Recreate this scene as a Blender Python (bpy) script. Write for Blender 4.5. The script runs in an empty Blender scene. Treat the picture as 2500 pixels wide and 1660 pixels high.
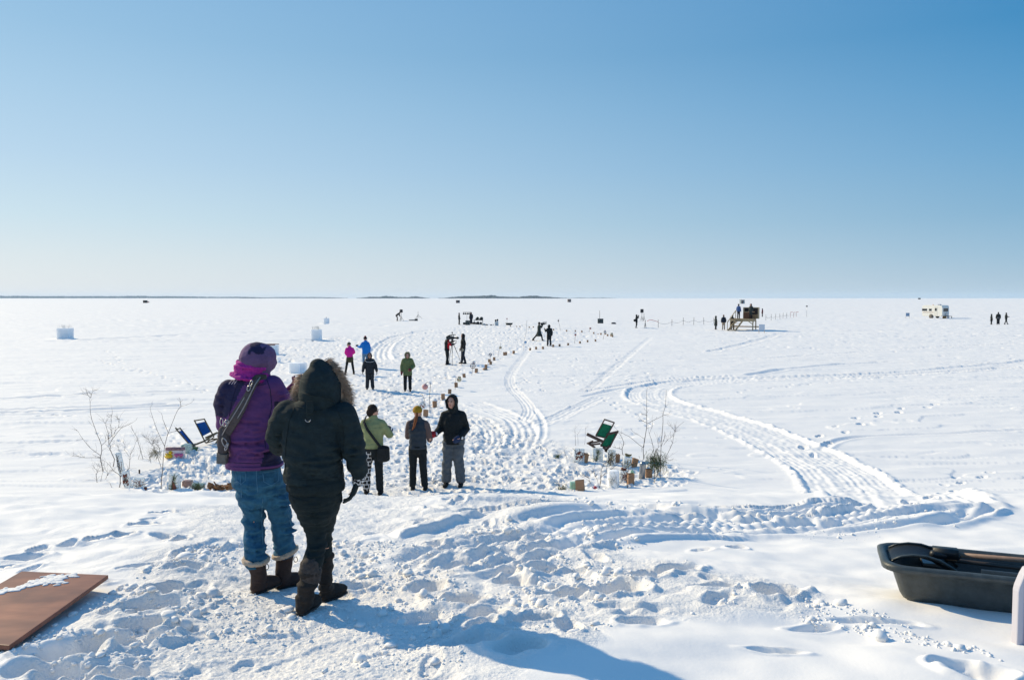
EXPO = 0.0
HAZE = 0.00005
import bpy, bmesh, math, random
import numpy as np
from mathutils import Vector, Matrix, Euler

scene = bpy.context.scene
COL = scene.collection
R = math.radians
rng = np.random.RandomState(7)
random.seed(11)

# ------------------------------------------------------------------ camera
FW = 1836.0                      # focal length in units of the 2361-wide sketch grid
PITCH = math.atan(97.0 / FW)
CAMZ = 3.8
cam_d = bpy.data.cameras.new('camera'); cam_d.lens = 28; cam_d.sensor_width = 36
cam_d.clip_end = 40000; cam_d.clip_start = 0.05
cam = bpy.data.objects.new('camera', cam_d); COL.objects.link(cam)
cam.location = (0, 0, CAMZ); cam.rotation_euler = (math.pi / 2 - PITCH, 0, 0)
scene.camera = cam

def ray(u, v):
    a = (u - 1180.5) / FW; b = (784.0 - v) / FW
    return np.array([a, math.cos(PITCH) + b * math.sin(PITCH), -math.sin(PITCH) + b * math.cos(PITCH)])

# ------------------------------------------------------------------ noise
def _hash(ix, iy, seed):
    h = (ix.astype(np.int64) * 374761393 + iy.astype(np.int64) * 668265263 + seed * 1442695041) & 0xFFFFFFFF
    h = ((h ^ (h >> 13)) * 1274126177) & 0xFFFFFFFF
    return (h ^ (h >> 16)) & 0xFFFFFFFF

def perlin(x, y, seed=0):
    x = np.asarray(x, float); y = np.asarray(y, float)
    x0 = np.floor(x); y0 = np.floor(y); fx = x - x0; fy = y - y0
    sx = fx * fx * fx * (fx * (fx * 6 - 15) + 10); sy = fy * fy * fy * (fy * (fy * 6 - 15) + 10)
    def g(dx, dy):
        a = _hash(x0 + dx, y0 + dy, seed) * (2 * math.pi / 4294967296.0)
        return np.cos(a) * (fx - dx) + np.sin(a) * (fy - dy)
    n0 = g(0, 0) * (1 - sx) + g(1, 0) * sx
    n1 = g(0, 1) * (1 - sx) + g(1, 1) * sx
    return (n0 * (1 - sy) + n1 * sy) * 1.5

def fbm(x, y, seed, octv=3, gain=.5):
    a = 1.0; s = 0
    for o in range(octv):
        s = s + a * perlin(x, y, seed + o * 17); x = x * 2.03 + 5.1; y = y * 2.03 - 3.7; a *= gain
    return s

def sstep(a, b, x):
    t = np.clip((x - a) / (b - a), 0, 1); return t * t * (3 - 2 * t)

# ------------------------------------------------------------------ terrain
PY = [-400, -60, 0, 3, 4.3, 5.1, 5.6, 6.5, 8, 9.2, 9.8, 10.3, 11.2, 12.5, 13.6, 14.6, 15.6, 17, 2e5]
PZ = [9, 3.6, 2.25, 1.96, 1.86, 1.79, 1.745, 1.66, 1.52, 1.41, 1.35, 1.25, .95, .52, .27, .14, .07, .0, 0]
def base(x, y):
    wob = .25 * np.sin(x * .35 + 1.0) + .12 * np.sin(x * 1.1)
    t = sstep(11, 9, y)
    return np.interp(y + wob * .3 * t, PY, PZ)

def at0(u, v):                      # hit of a line of sight with the smooth terrain
    d = ray(u, v); t = 2.0
    lo, hi = 1.0, 1.0
    while hi < 9000:
        p = d * hi
        if CAMZ + p[2] < base(p[0], p[1]): break
        lo = hi; hi *= 1.03
    for _ in range(40):
        m = (lo + hi) / 2; p = d * m
        if CAMZ + p[2] < base(p[0], p[1]): hi = m
        else: lo = m
    p = d * hi
    return p[0], p[1]

# polar grid: fine where one looks, coarse behind
rr = [0.6, 1.0, 1.4, 1.8, 2.1, 2.3]
while rr[-1] < 9000:
    r = rr[-1]
    if r < 16: step = max(.007, .0135 * (r / 5.5) ** 2)
    elif r < 60: step = .055 * (r / 10.0)
    else: step = .4 * (r / 60.0) ** 1.75
    if r < 16: step = min(step, .055)
    elif r < 60: step = min(.055 + (r - 16) * .006, .4)
    rr.append(r + min(step, 600))
rr = np.array(rr)
fine = np.linspace(R(-37), R(37), 900)
coarse = np.concatenate([np.linspace(R(37), R(60), 50)[1:], np.linspace(R(60), R(300), 100)[1:-1], np.linspace(R(300), R(323), 50)[:-1]])
th = np.concatenate([fine, coarse])
NR, NT = len(rr), len(th)
X = rr[:, None] * np.sin(th)[None, :]; Y = rr[:, None] * np.cos(th)[None, :]
print('grid', NR, NT)
Z = base(X, Y)

def poly_mask(pts, soft, warp=.0, seed=3):
    P = np.array([at0(u, v) for u, v in pts])
    far = Y.max(axis=1)
    x0, y0 = P.min(0) - soft * 3 - warp * 2; x1, y1 = P.max(0) + soft * 3 + warp * 2
    M = np.zeros_like(X)
    sel = (X > x0) & (X < x1) & (Y > y0) & (Y < y1)
    xs = X[sel]; ys = Y[sel]
    if warp:
        k = 1.0 / (warp * 4)
        wx = perlin(xs * k, ys * k, seed) * warp * 1.6; wy = perlin(xs * k + 9, ys * k, seed + 1) * warp * 1.6
        xs = xs + wx; ys = ys + wy
    inside = np.zeros(xs.shape, bool); dmin = np.full(xs.shape, 1e9)
    n = len(P)
    for i in range(n):
        ax, ay = P[i]; bx, by = P[(i + 1) % n]
        c = ((ay > ys) != (by > ys))
        with np.errstate(divide='ignore', invalid='ignore'):
            xi = (bx - ax) * (ys - ay) / (by - ay + 1e-12) + ax
        inside ^= c & (xs < xi)
        dx, dy = bx - ax, by - ay
        t = np.clip(((xs - ax) * dx + (ys - ay) * dy) / (dx * dx + dy * dy + 1e-12), 0, 1)
        dmin = np.minimum(dmin, np.hypot(xs - ax - t * dx, ys - ay - t * dy))
    sd = np.where(inside, dmin, -dmin)
    M[sel] = sstep(-soft, soft, sd)
    return M

# long wave relief
near = sstep(60, 14, Y)
bank = sstep(14.5, 11, Y)
Z += bank * (.05 * fbm(X * .55, Y * .8, 1, 3) + .016 * fbm(X * 2.1 + .8 * Y, Y * 2.6, 5, 2))
Z += (1 - bank) * (.035 * fbm(X * .16, Y * .35, 21, 3))
far = sstep(20, 60, Y)
Z += far * .05 * fbm(X * .03, Y * .16, 31, 3)
# wind-drift ripples on the lake: long low ones, elongated across the view
Z += (1 - bank) * sstep(400, 30, Y) * .018 * fbm(X * .5, Y * 1.5, 41, 3, .55)

# thin crusts and little wind-cut scarps on the open lake
lk_ = (1 - bank) * sstep(260, 60, Y)
c1_ = perlin(X * .22 + .4 * perlin(X, Y, 44), Y * .8, 45); Z += lk_ * .022 * (sstep(.26, .30, c1_) + .8 * sstep(.12, .15, perlin(X * .4 + 3, Y * 1.5 + .5 * c1_, 47)) * sstep(-.1, .3, perlin(X * .1, Y * .1, 49)))
c2_ = perlin(X * .05, Y * .35, 46); Z += sstep(40, 90, Y) * .07 * sstep(.15, .22, c2_)
Zsm = Z.copy()
# --- trodden areas
m_path = poly_mask([(250, 1640), (1000, 1640), (1080, 1500), (900, 1330), (870, 1250), (930, 1180), (1010, 1150), (1330, 1120), (1360, 1060),
                    (1260, 1010), (1080, 950), (1020, 905), (1050, 862), (1120, 828), (1200, 800), (1330, 785), (1420, 770), (1380, 752), (1200, 742),
                    (1060, 746), (1000, 775), (940, 765), (820, 772), (700, 782), (600, 800), (640, 850), (620, 900), (600, 1000), (450, 1035), (400, 1070),
                    (300, 1090), (420, 1120), (560, 1150), (540, 1230), (470, 1330), (420, 1400), (330, 1480), (230, 1560)], .18, .16)
m_chunk = poly_mask([(860, 1330), (900, 1210), (1000, 1148), (1180, 1130), (1330, 1150), (1250, 1215), (1290, 1260), (1420, 1265), (1700, 1330), (1870, 1372),
                     (1860, 1420), (1640, 1420), (1450, 1450), (1330, 1490), (1130, 1470), (1000, 1420)], .15, .14, 8)
m_left = poly_mask([(0, 1660), (0, 1520), (120, 1480), (230, 1380), (330, 1340), (380, 1240), (420, 1170), (560, 1165), (600, 1230), (480, 1340), (420, 1440), (300, 1560), (200, 1640)], .15, .15, 14)
m_leftc = poly_mask([(0, 1400), (0, 1150), (130, 1200), (400, 1190), (450, 1260), (400, 1330), (250, 1330)], .4, .3, 15)
m_fore = poly_mask([(1000, 1660), (950, 1450), (1200, 1460), (1300, 1490), (1150, 1640)], .2, .12, 19)
m_mound = poly_mask([(560, 1060), (560, 1140), (1330, 1140), (1330, 1040), (1200, 1000), (1080, 960), (900, 900), (640, 900)], .3, .3, 25)
m_far = poly_mask([(640, 790), (1000, 770), (1300, 800), (1700, 790), (2361, 830), (2361, 760), (1700, 745), (1300, 740), (900, 742), (640, 750)], 1.0, .8, 27)
m_right = poly_mask([(1460, 905), (1200, 1000), (1090, 940), (1200, 830), (1500, 800), (1760, 780), (2000, 790), (2000, 820), (1700, 850), (1500, 870)], .6, .5, 28)

def lumps(sc, seed):                 # crumbly snow: sharp-edged lumps
    a = 1 - np.abs(fbm(X * sc, Y * sc, seed, 3, .55)) * 2.0
    return a
def lumps2(sc, seed, sel):            # crumbled snow: rounded tops, sharp creases between
    out = np.zeros_like(X); xs = X[sel]; ys = Y[sel]
    xs, ys = xs + .35 / sc * perlin(xs * sc * .7, ys * sc * .7, seed + 31), ys + .35 / sc * perlin(xs * sc * .7 + 7, ys * sc * .7, seed + 33)
    out[sel] = np.minimum(np.abs(fbm(xs * sc, ys * sc, seed, 2, .45)) * 1.5, .8) - .35 + .5 * perlin(xs * sc * .55, ys * sc * .55, seed + 5)
    return out
nearz = Y < 14
sel = (m_path > .01) & nearz
pn = sstep(13, 11, Y)
Z += m_path * (-.03) * pn
Z += m_path * pn * (.009 * lumps2(3.4, 51, sel) + .008 * lumps2(10, 52, sel) + .007 * lumps2(24, 50, sel))
for m_, a1, a2, a3, s1, sd in [(m_chunk, .022, .013, .007, 2.6, 53), (m_left, .012, .009, .006, 2.6, 155), (m_fore, .018, .007, .004, 2.0, 257), (m_leftc, .018, .005, 0, 1.5, 265)]:
    q = m_ > .01
    patch = np.zeros_like(X); patch[q] = sstep(-.25, .45, perlin(X[q] * 1.1, Y[q] * 1.1, sd + 70))
    Z += m_ * (a1 * lumps2(s1, sd, q) + patch * (a2 * lumps2(s1 * 2.6, sd + 1, q) + a3 * lumps2(s1 * 6.5, sd + 2, q)))
sel = (m_path > .01) & (Y >= 11) & (Y < 120)
Z += m_path * sstep(11, 13, Y) * (.028 * lumps2(1.5, 61, sel) + .02 * lumps2(3.4, 62, sel))
Z += m_mound * sstep(11, 13, Y) * (.03 * lumps2(1.6, 63, m_mound > .01))
Z += m_far * .013 * lumps2(.5, 66, m_far > .01)
Z += m_right * .010 * lumps2(1.1, 67, m_right > .01)

# --- grooves and ridges along polylines -------------------------------------
def chaikin(P, n=3):
    for _ in range(n):
        Q = [P[0]]
        for a, b in zip(P[:-1], P[1:]):
            Q += [a * .75 + b * .25, a * .25 + b * .75]
        Q.append(P[-1]); P = np.array(Q)
    return P
def track(pts, w, fn, world=False, warp=.0):
    """fn(s, d): height to add at length s along the line and signed side distance d"""
    P = np.array([at0(u, v) for u, v in pts]) if not world else np.array(pts, float)
    P = chaikin(P, 3)
    x0, y0 = P.min(0) - w * 1.3; x1, y1 = P.max(0) + w * 1.3
    selr = np.where((X > x0) & (X < x1) & (Y > y0) & (Y < y1))
    xs = X[selr]; ys = Y[selr]
    best = np.full(xs.shape, 1e9); sd = np.zeros(xs.shape); ss = np.zeros(xs.shape); s0 = 0
    for a, b in zip(P[:-1], P[1:]):
        dx, dy = b - a; L = math.hypot(dx, dy)
        if L < 1e-6: continue
        m = (xs > min(a[0], b[0]) - w * 1.2) & (xs < max(a[0], b[0]) + w * 1.2) & (ys > min(a[1], b[1]) - w * 1.2) & (ys < max(a[1], b[1]) + w * 1.2)
        if m.any():
            t = np.clip(((xs[m] - a[0]) * dx + (ys[m] - a[1]) * dy) / (L * L), 0, 1)
            ex = xs[m] - a[0] - t * dx; ey = ys[m] - a[1] - t * dy
            d = np.hypot(ex, ey); bb = best[m]; up = d < bb
            idx = np.where(m)[0][up]
            best[idx] = d[up]; sd[idx] = (np.sign(dx * ey - dy * ex) * d)[up]; ss[idx] = s0 + t[up] * L
        s0 += L
    ok = best < w
    sd = sd + warp * perlin(ss * 1.3, np.zeros_like(ss), 91)
    h = np.zeros(xs.shape); ends = sstep(0, w * .6 + .05, ss) * sstep(s0, s0 - w * .6 - .05, ss)
    h[ok] = fn(ss[ok], sd[ok], xs[ok], ys[ok]) * sstep(w, w * .75, best[ok]) * ends[ok]
    Z[selr] += h

def tread(width, n, depth, rim=.03, rough=.012, cleat=0):
    def f(s, d, x, y):
        hw = width / 2
        ins = sstep(hw * 1.06, hw * .96, np.abs(d))
        g = np.cos(d / width * n * 2 * math.pi) * .5
        h = ins * (-depth * .7 + depth * .8 * g)
        h += rim * np.exp(-((np.abs(d) - hw * 1.12) / (hw * .16 + .03)) ** 2) * (1 + .45 * perlin(x * 2.5, y * 2.5, 7) + .35 * perlin(x * 14, y * 14, 17))
        if cleat: h += ins * cleat * np.sin(s * 2 * math.pi / .12) * (np.abs(d) < hw * .5)
        h += ins * rough * perlin(x * 9, y * 9, 8)
        return h
    return f
def ridge(width, height, asym=0, rough=.3, sc=4):
    rough *= .45
    def f(s, d, x, y):
        dd = np.where(d < 0, d * 3.2, d * .9) if asym else d
        return height * np.exp(-(dd / (width / 2)) ** 2) * (1 + rough * fbm(x * sc, y * sc, 9, 3))
    return f
def groove(width, depth):
    def f(s, d, x, y):
        k = .6 + .5 * perlin(s * .7, s * 0, 4)
        return -depth * k * np.exp(-(d / (width / 2)) ** 4) + depth * .5 * k * np.exp(-((np.abs(d) - width * .8) / (width * .3)) ** 2)
    return f

# main packed trail across the lake, then along the shore
trail = [(2110, 1172), (1960, 1100), (1840, 1040), (1720, 985), (1600, 950), (1520, 930), (1488, 912), (1505, 893), (1580, 882), (1750, 872), (2000, 866), (2200, 853), (2361, 838), (2500, 820)]
def wide_trail(s, d, x, y):
    hw = .85
    ins = sstep(hw * 1.05, hw * .92, np.abs(d))
    h = -.04 * ins + ins * .008 * np.cos(d * 2 * math.pi / .14) * (.6 + .8 * perlin(s * .25 + 3, d * 1.5, 6)) + ins * .018 * perlin(x * 7, y * 7, 8)
    h += .034 * np.exp(-((np.abs(d) - hw * 1.1) / .1) ** 2) * (1 + 1.2 * fbm(x * 5, y * 5, 7, 3))
    h += .016 * np.exp(-((d - .25) / .09) ** 2) + .014 * np.exp(-((d + .38) / .07) ** 2)
    return h
track(trail, 1.3, wide_trail)
track([(2105, 1168), (1990, 1178), (1900, 1192), (1750, 1202), (1550, 1212), (1400, 1222), (1280, 1240), (1120, 1272), (960, 1320)], .9, tread(1.05, 6, .06, .02, .012, .01), warp=.03)
track([(2060, 1160), (1930, 1168), (1850, 1176), (1700, 1190), (1500, 1185), (1350, 1170), (1200, 1172), (1060, 1190)], .5, tread(.5, 3, .06, .02, .015), warp=.05)
track([(2300, 1168), (2260, 1190), (2180, 1208), (2000, 1224), (1800, 1228), (1600, 1226)], .3, groove(.16, .06))
track([(2250, 1175), (2210, 1200), (2140, 1215)], .3, groove(.2, .07))
# berms pushed up by the plough along the shore
track([(1000, 1164), (1080, 1156), (1180, 1151), (1300, 1156), (1450, 1160), (1640, 1159)], .5, ridge(.42, .045, 1, .35))
track([(1150, 1172), (1280, 1160), (1400, 1160), (1520, 1174), (1640, 1186), (1800, 1184), (1900, 1170), (1975, 1150)], .45, ridge(.34, .07, 1, .4, 6))
track([(1150, 1210), (1250, 1190), (1340, 1182), (1440, 1184), (1530, 1196)], .7, ridge(.55, .16, 1, .15, 2))
track([(900, 1235), (960, 1222), (1060, 1200), (1130, 1182)], .35, ridge(.25, .09, 1, .5))
track([(1180, 1226), (1300, 1212), (1450, 1198), (1600, 1196)], .25, ridge(.15, .055, 1, .5, 9))
track([(1180, 1243), (1330, 1228), (1500, 1214), (1700, 1209)], .25, ridge(.14, .045, 1, .5, 9))
track([(1980, 1190), (2060, 1182), (2150, 1178), (2260, 1168), (2361, 1170)], .4, ridge(.2, .04, 1, .7, 5))
for pts_, w_, h_ in [([(960, 1300), (1100, 1278), (1300, 1252), (1500, 1238), (1640, 1230)], .16, .045), ([(1230, 1213), (1400, 1196), (1600, 1192), (1800, 1197), (1960, 1200)], .13, .05), ([(1240, 1252), (1400, 1232), (1600, 1219), (1850, 1215)], .12, .04),
                     ([(1500, 1178), (1700, 1190), (1850, 1186), (2000, 1172)], .12, .05), ([(1840, 1168), (1900, 1155), (1960, 1148)], .12, .05), ([(1880, 1186), (1960, 1172), (2030, 1160)], .12, .05), ([(1420, 1262), (1600, 1246), (1750, 1240)], .1, .03), ([(1000, 1262), (1130, 1240), (1240, 1226)], .14, .05),
                     ([(1100, 1292), (1300, 1272), (1450, 1262)], .1, .035), ([(2150, 1212), (2250, 1196), (2330, 1176)], .12, .03), ([(2040, 1185), (2150, 1176), (2230, 1160)], .12, .025)]:
    track(pts_, .3, ridge(w_ * 1.6, h_ * 1.5, 1, .5, 7))
track([(1100, 1262), (1300, 1243), (1500, 1232), (1700, 1226)], .25, groove(.1, .03))
# sled drag marks towards the black sled
track([(1280, 1268), (1500, 1290), (1700, 1322), (1850, 1345), (2080, 1372)], .35, tread(.42, 6, .012, .006, .003), warp=.02)
# belt tracks on the lake
belt = tread(.42, 3, .035, .004, .004)
track([(1225, 795), (1210, 820), (1185, 850), (1172, 875), (1180, 897), (1205, 920), (1225, 945), (1208, 972)], .28, belt)
track([(1500, 778), (1440, 830), (1400, 862), (1375, 885), (1345, 905)], .28, belt)
track([(1085, 928), (1140, 945), (1195, 970), (1215, 1000), (1190, 1040)], .75, tread(.8, 4, .03, .02, .01))
track([(1230, 940), (1250, 965), (1255, 1000), (1240, 1030)], .4, groove(.15, .04))
track([(1080, 960), (1120, 975), (1145, 1010), (1120, 1050)], .5, tread(.6, 4, .03, .015, .01))
track([(1390, 915), (1330, 940), (1280, 965), (1215, 990)], .45, tread(.6, 3, .03, .015, .01))
track([(1340, 915), (1420, 900), (1500, 885), (1600, 872), (1650, 867)], .4, groove(.25, .06))
track([(1350, 905), (1450, 885), (1560, 872), (1700, 866)], .4, tread(.5, 3, .04, .03, .01))
track([(1370, 862), (1500, 868), (1650, 872), (1900, 872), (2150, 858), (2361, 846)], .6, tread(.8, 4, .05, .03, .01))
track([(880, 830), (872, 815), (885, 795), (920, 775), (1000, 762)], 1.2, tread(1.5, 4, .07, .05, .01))
track([(1640, 812), (1720, 795), (1800, 770)], .8, tread(1, 3, .06, .04, .01))
track([(1560, 830), (1750, 830), (1950, 812), (2361, 790)], .5, groove(.35, .09))
for pts, w, dp in [([(-60, 922), (200, 912), (430, 902), (620, 900)], .22, .06), ([(-60, 956), (120, 952), (300, 942), (430, 935)], .22, .07), ([(-60, 948), (200, 940), (400, 930)], .18, .05),
                   ([(-60, 1024), (60, 1022), (170, 1018), (280, 1019)], .16, .05), ([(60, 1050), (150, 1048)], .2, .07), ([(-60, 736), (500, 742), (900, 752)], 1.0, .14),
                   ([(-60, 762), (150, 757), (420, 748), (640, 741)], .6, .1), ([(140, 786), (300, 779), (640, 766), (760, 762)], .8, .12), ([(100, 787), (340, 787), (640, 789), (760, 782)], .9, .13),
                   ([(1895, 1035), (1930, 1012), (2000, 1004), (2150, 1000), (2380, 994)], .22, .06), ([(640, 735), (1000, 738), (1400, 740), (1700, 748)], 1.4, .14), ([(1650, 825), (1900, 832), (2361, 842)], .3, .06),
                   ([(1700, 758), (2000, 765), (2361, 775)], 1.0, .1), ([(0, 1045), (90, 1037)], .2, .05), ([(1720, 865), (1860, 845), (2060, 835)], .3, .05), ([(200, 1180), (330, 1172), (480, 1178)], .3, .03)]:
    q = 1.0 if pts[0][1] > 960 else 1.5; w *= q; track(pts, w * 1.5, groove(w, dp * (1.1 if q == 1 else 2.2)))

# --- stamps: footprints and holes ------------------------------------------
def stamp(x, y, ang, L, W, depth, rim=.3, seed=0):
    r = math.hypot(x, y); a = math.atan2(x, y); rad = max(L, W) * 1.5
    i0, i1 = np.searchsorted(rr, [r - rad, r + rad])
    if abs(a) > R(37): return
    dth = rad / r; j0, j1 = np.searchsorted(fine, [a - dth, a + dth])
    if i1 <= i0 or j1 <= j0: return
    xs = X[i0:i1, j0:j1] - x; ys = Y[i0:i1, j0:j1] - y
    c, s = math.cos(ang), math.sin(ang)
    p = (xs * c + ys * s) / (L / 2); q = (-xs * s + ys * c) / (W / 2)
    w = .22 * perlin(xs * 7 + seed * 3.1, ys * 7, seed)
    d = np.sqrt(p * p + q * q) + w
    Z[i0:i1, j0:j1] += -depth * sstep(1.12, .72, d) + depth * rim * .7 * np.exp(-((d - 1.3) / .24) ** 2) * (1 + .9 * perlin(xs * 9 + seed, ys * 9, seed + 1))

def walk(pts, step=.65, depth=.07, size=.28, spread=.12):
    P = chaikin(np.array([at0(u, v) for u, v in pts]), 2); s = 0; k = 0; nxt = 0
    for a, b in zip(P[:-1], P[1:]):
        dx, dy = b - a; L = math.hypot(dx, dy)
        while nxt < s + L:
            t = (nxt - s) / L; side = spread if k % 2 else -spread
            x = a[0] + dx * t - dy / L * side + rng.normal() * .04; y = a[1] + dy * t + dx / L * side + rng.normal() * .05
            stamp(x, y, math.atan2(dy, dx) + rng.normal() * .15, size * rng.uniform(.85, 1.2), size * .45 * rng.uniform(.8, 1.3), depth * rng.uniform(.6, 1.3), .25, k)
            nxt += step * rng.uniform(.85, 1.15); k += 1
        s += L
# snow on the left of the path
walk([(-30, 1290), (70, 1275), (160, 1245), (280, 1222), (380, 1215), (470, 1240)], .5, .09)
walk([(60, 1300), (170, 1250), (330, 1200), (420, 1180)], .8, .06)
walk([(200, 1340), (300, 1330), (400, 1290), (480, 1230)], .5, .08)
walk([(340, 1190), (420, 1175)], .25, .08)
walk([(240, 1000), (260, 1020), (300, 1045)], .5, .06); walk([(230, 830), (300, 858), (350, 850)], .6, .06); walk([(250, 810), (300, 850), (420, 880), (480, 905)], .7, .07)
walk([(360, 985), (400, 1010), (430, 1045), (440, 1060)], .45, .06)
walk([(100, 960), (180, 962)], .3, .07)
# lines of prints over the smooth lake
walk([(1850, 1045), (1900, 1012), (1960, 975), (2050, 950), (2120, 938), (2200, 932)], .9, .09, .35, .2)
walk([(2090, 1165), (2190, 1120), (2220, 1100), (2330, 1090)], .6, .07)
walk([(1590, 1010), (1720, 1015)], .8, .04); walk([(1700, 905), (1900, 880), (2200, 860)], .8, .05)
walk([(1400, 925), (1470, 960), (1500, 985)], .5, .04)
for u, v, L, W, a, dp in [(1795, 1368, .42, .26, .7, .13), (1700, 1263, .17, .13, 0, .07), (1420, 1362, .42, .28, .3, .13), (1060, 1378, .36, .26, .2, .11), (1175, 1332, .3, .2, .8, .08),
                          (1320, 1368, .42, .2, .1, .1), (1490, 1335, .34, .22, .4, .08), (1560, 1318, .4, .2, .5, .08), (985, 1345, .28, .2, 0, .07), (1250, 1310, .28, .16, .6, .07), (1230, 1430, .3, .2, .1, .08),
                          (1790, 1500, .3, .07, -.2, .035), (1060, 1300, .3, .2, .3, .07), (1000, 1250, .25, .16, .3, .06), (1120, 1410, .3, .22, .5, .09), (1650, 1360, .3, .16, .1, .05), (1620, 1272, .2, .08, 0, .03),
                          (140, 1500, .4, .26, .1, .11), (270, 1470, .5, .26, .3, .12), (360, 1402, .4, .26, .5, .11), (230, 1555, .55, .22, .6, .1), (330, 1440, .3, .2, .4, .09), (90, 1545, .4, .25, .0, .08),
                          (395, 1360, .3, .18, .4, .08), (430, 1320, .3, .16, .3, .07), (60, 1278, .34, .17, .3, .08), (270, 1235, .3, .1, .6, .08), (1090, 1480, .36, .26, .2, .09), (1200, 1500, .3, .2, .4, .07),
                          (820, 1335, .3, .18, .4, .05), (960, 1410, .3, .18, .4, .05), (1480, 1440, .3, .18, .3, .05), (1880, 1440, .3, .12, .1, .04), (2020, 1430, .5, .1, -.2, .04), (2260, 1555, .3, .2, .1, .08), (2200, 1540, .25, .16, .1, .06)]:
    x, y = at0(u, v); stamp(x, y, a, L, W, dp, .35, int(u))
def scatter(poly_uv, n, L, dp, r0=.45):
    P = [at0(u, v) for u, v in poly_uv]; xs = [p[0] for p in P]; ys = [p[1] for p in P]; k = 0; tries = 0
    while k < n and tries < n * 20:
        tries += 1
        x = rng.uniform(min(xs), max(xs)); y = rng.uniform(min(ys), max(ys)); ins = False
        for (ax, ay), (bx, by) in zip(P, P[1:] + P[:1]):
            if (ay > y) != (by > y) and x < (bx - ax) * (y - ay) / (by - ay) + ax: ins = not ins
        if ins: stamp(x, y, rng.uniform(0, 3.1), L * rng.uniform(.7, 1.4), L * r0 * rng.uniform(.7, 1.4), dp * rng.uniform(.5, 1.4), .35, k + 50); k += 1
pathpoly = [(560, 1150), (1000, 1150), (900, 1250), (900, 1330), (1100, 1500), (1050, 1640), (300, 1640), (480, 1400), (560, 1250)]
scatter(pathpoly, 60, .26, .014)
scatter([(900, 1330), (920, 1200), (1050, 1145), (1250, 1180), (1250, 1260), (1650, 1330), (1850, 1370), (1750, 1420), (1400, 1460), (1150, 1470)], 36, .27, .035)
scatter([(150, 1600), (160, 1500), (300, 1390), (480, 1250), (560, 1250), (420, 1440), (300, 1600)], 16, .3, .035)
scatter([(560, 1140), (1330, 1125), (1330, 1060), (1080, 950), (1000, 900), (640, 900), (450, 1040), (300, 1100)], 1900, .22, .06, .6)
scatter([(640, 900), (1040, 890), (1200, 810), (1420, 772), (1150, 745), (900, 770), (640, 790)], 2200, .34, .1, .55)
scatter([(1100, 930), (1500, 870), (1480, 820), (1300, 820), (1200, 860)], 110, .3, .05, .5)
scatter([(300, 1130), (420, 1130), (600, 1060), (420, 1040)], 120, .3, .08, .6)
scatter([(1320, 1130), (1560, 1120), (1620, 1090), (1350, 1040)], 110, .25, .05, .6)
scatter([(1500, 800), (2361, 840), (2361, 770), (1700, 750), (1400, 760)], 260, .5, .06, .3)

# loose snow cannot stand up high: limit what sticks out of the surface
Dz = Z - Zsm; up = .11 + .5 * sstep(14, 30, Y); dn = .13 + .5 * sstep(14, 30, Y)
Dz = np.where(Dz > 0, up * np.tanh(Dz / up), dn * np.tanh(Dz / dn)); Z = Zsm + Dz
LI = np.log(rr)
def H(x, y):                         # height of the finished snow at a point
    r = max(math.hypot(x, y), rr[0] + 1e-6); a = math.atan2(x, y)
    if a < fine[0]: a += 2 * math.pi
    i = min(max(int(np.searchsorted(rr, r)) - 1, 0), NR - 2); j = min(max(int(np.searchsorted(th, a)) - 1, 0), NT - 2)
    fr = (r - rr[i]) / (rr[i + 1] - rr[i]); fa = min(max((a - th[j]) / (th[j + 1] - th[j]), 0), 1)
    return float((Z[i, j] * (1 - fa) + Z[i, j + 1] * fa) * (1 - fr) + (Z[i + 1, j] * (1 - fa) + Z[i + 1, j + 1] * fa) * fr)
def at(u, v):
    x, y = at0(u, v); return x, y, H(x, y)

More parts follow.
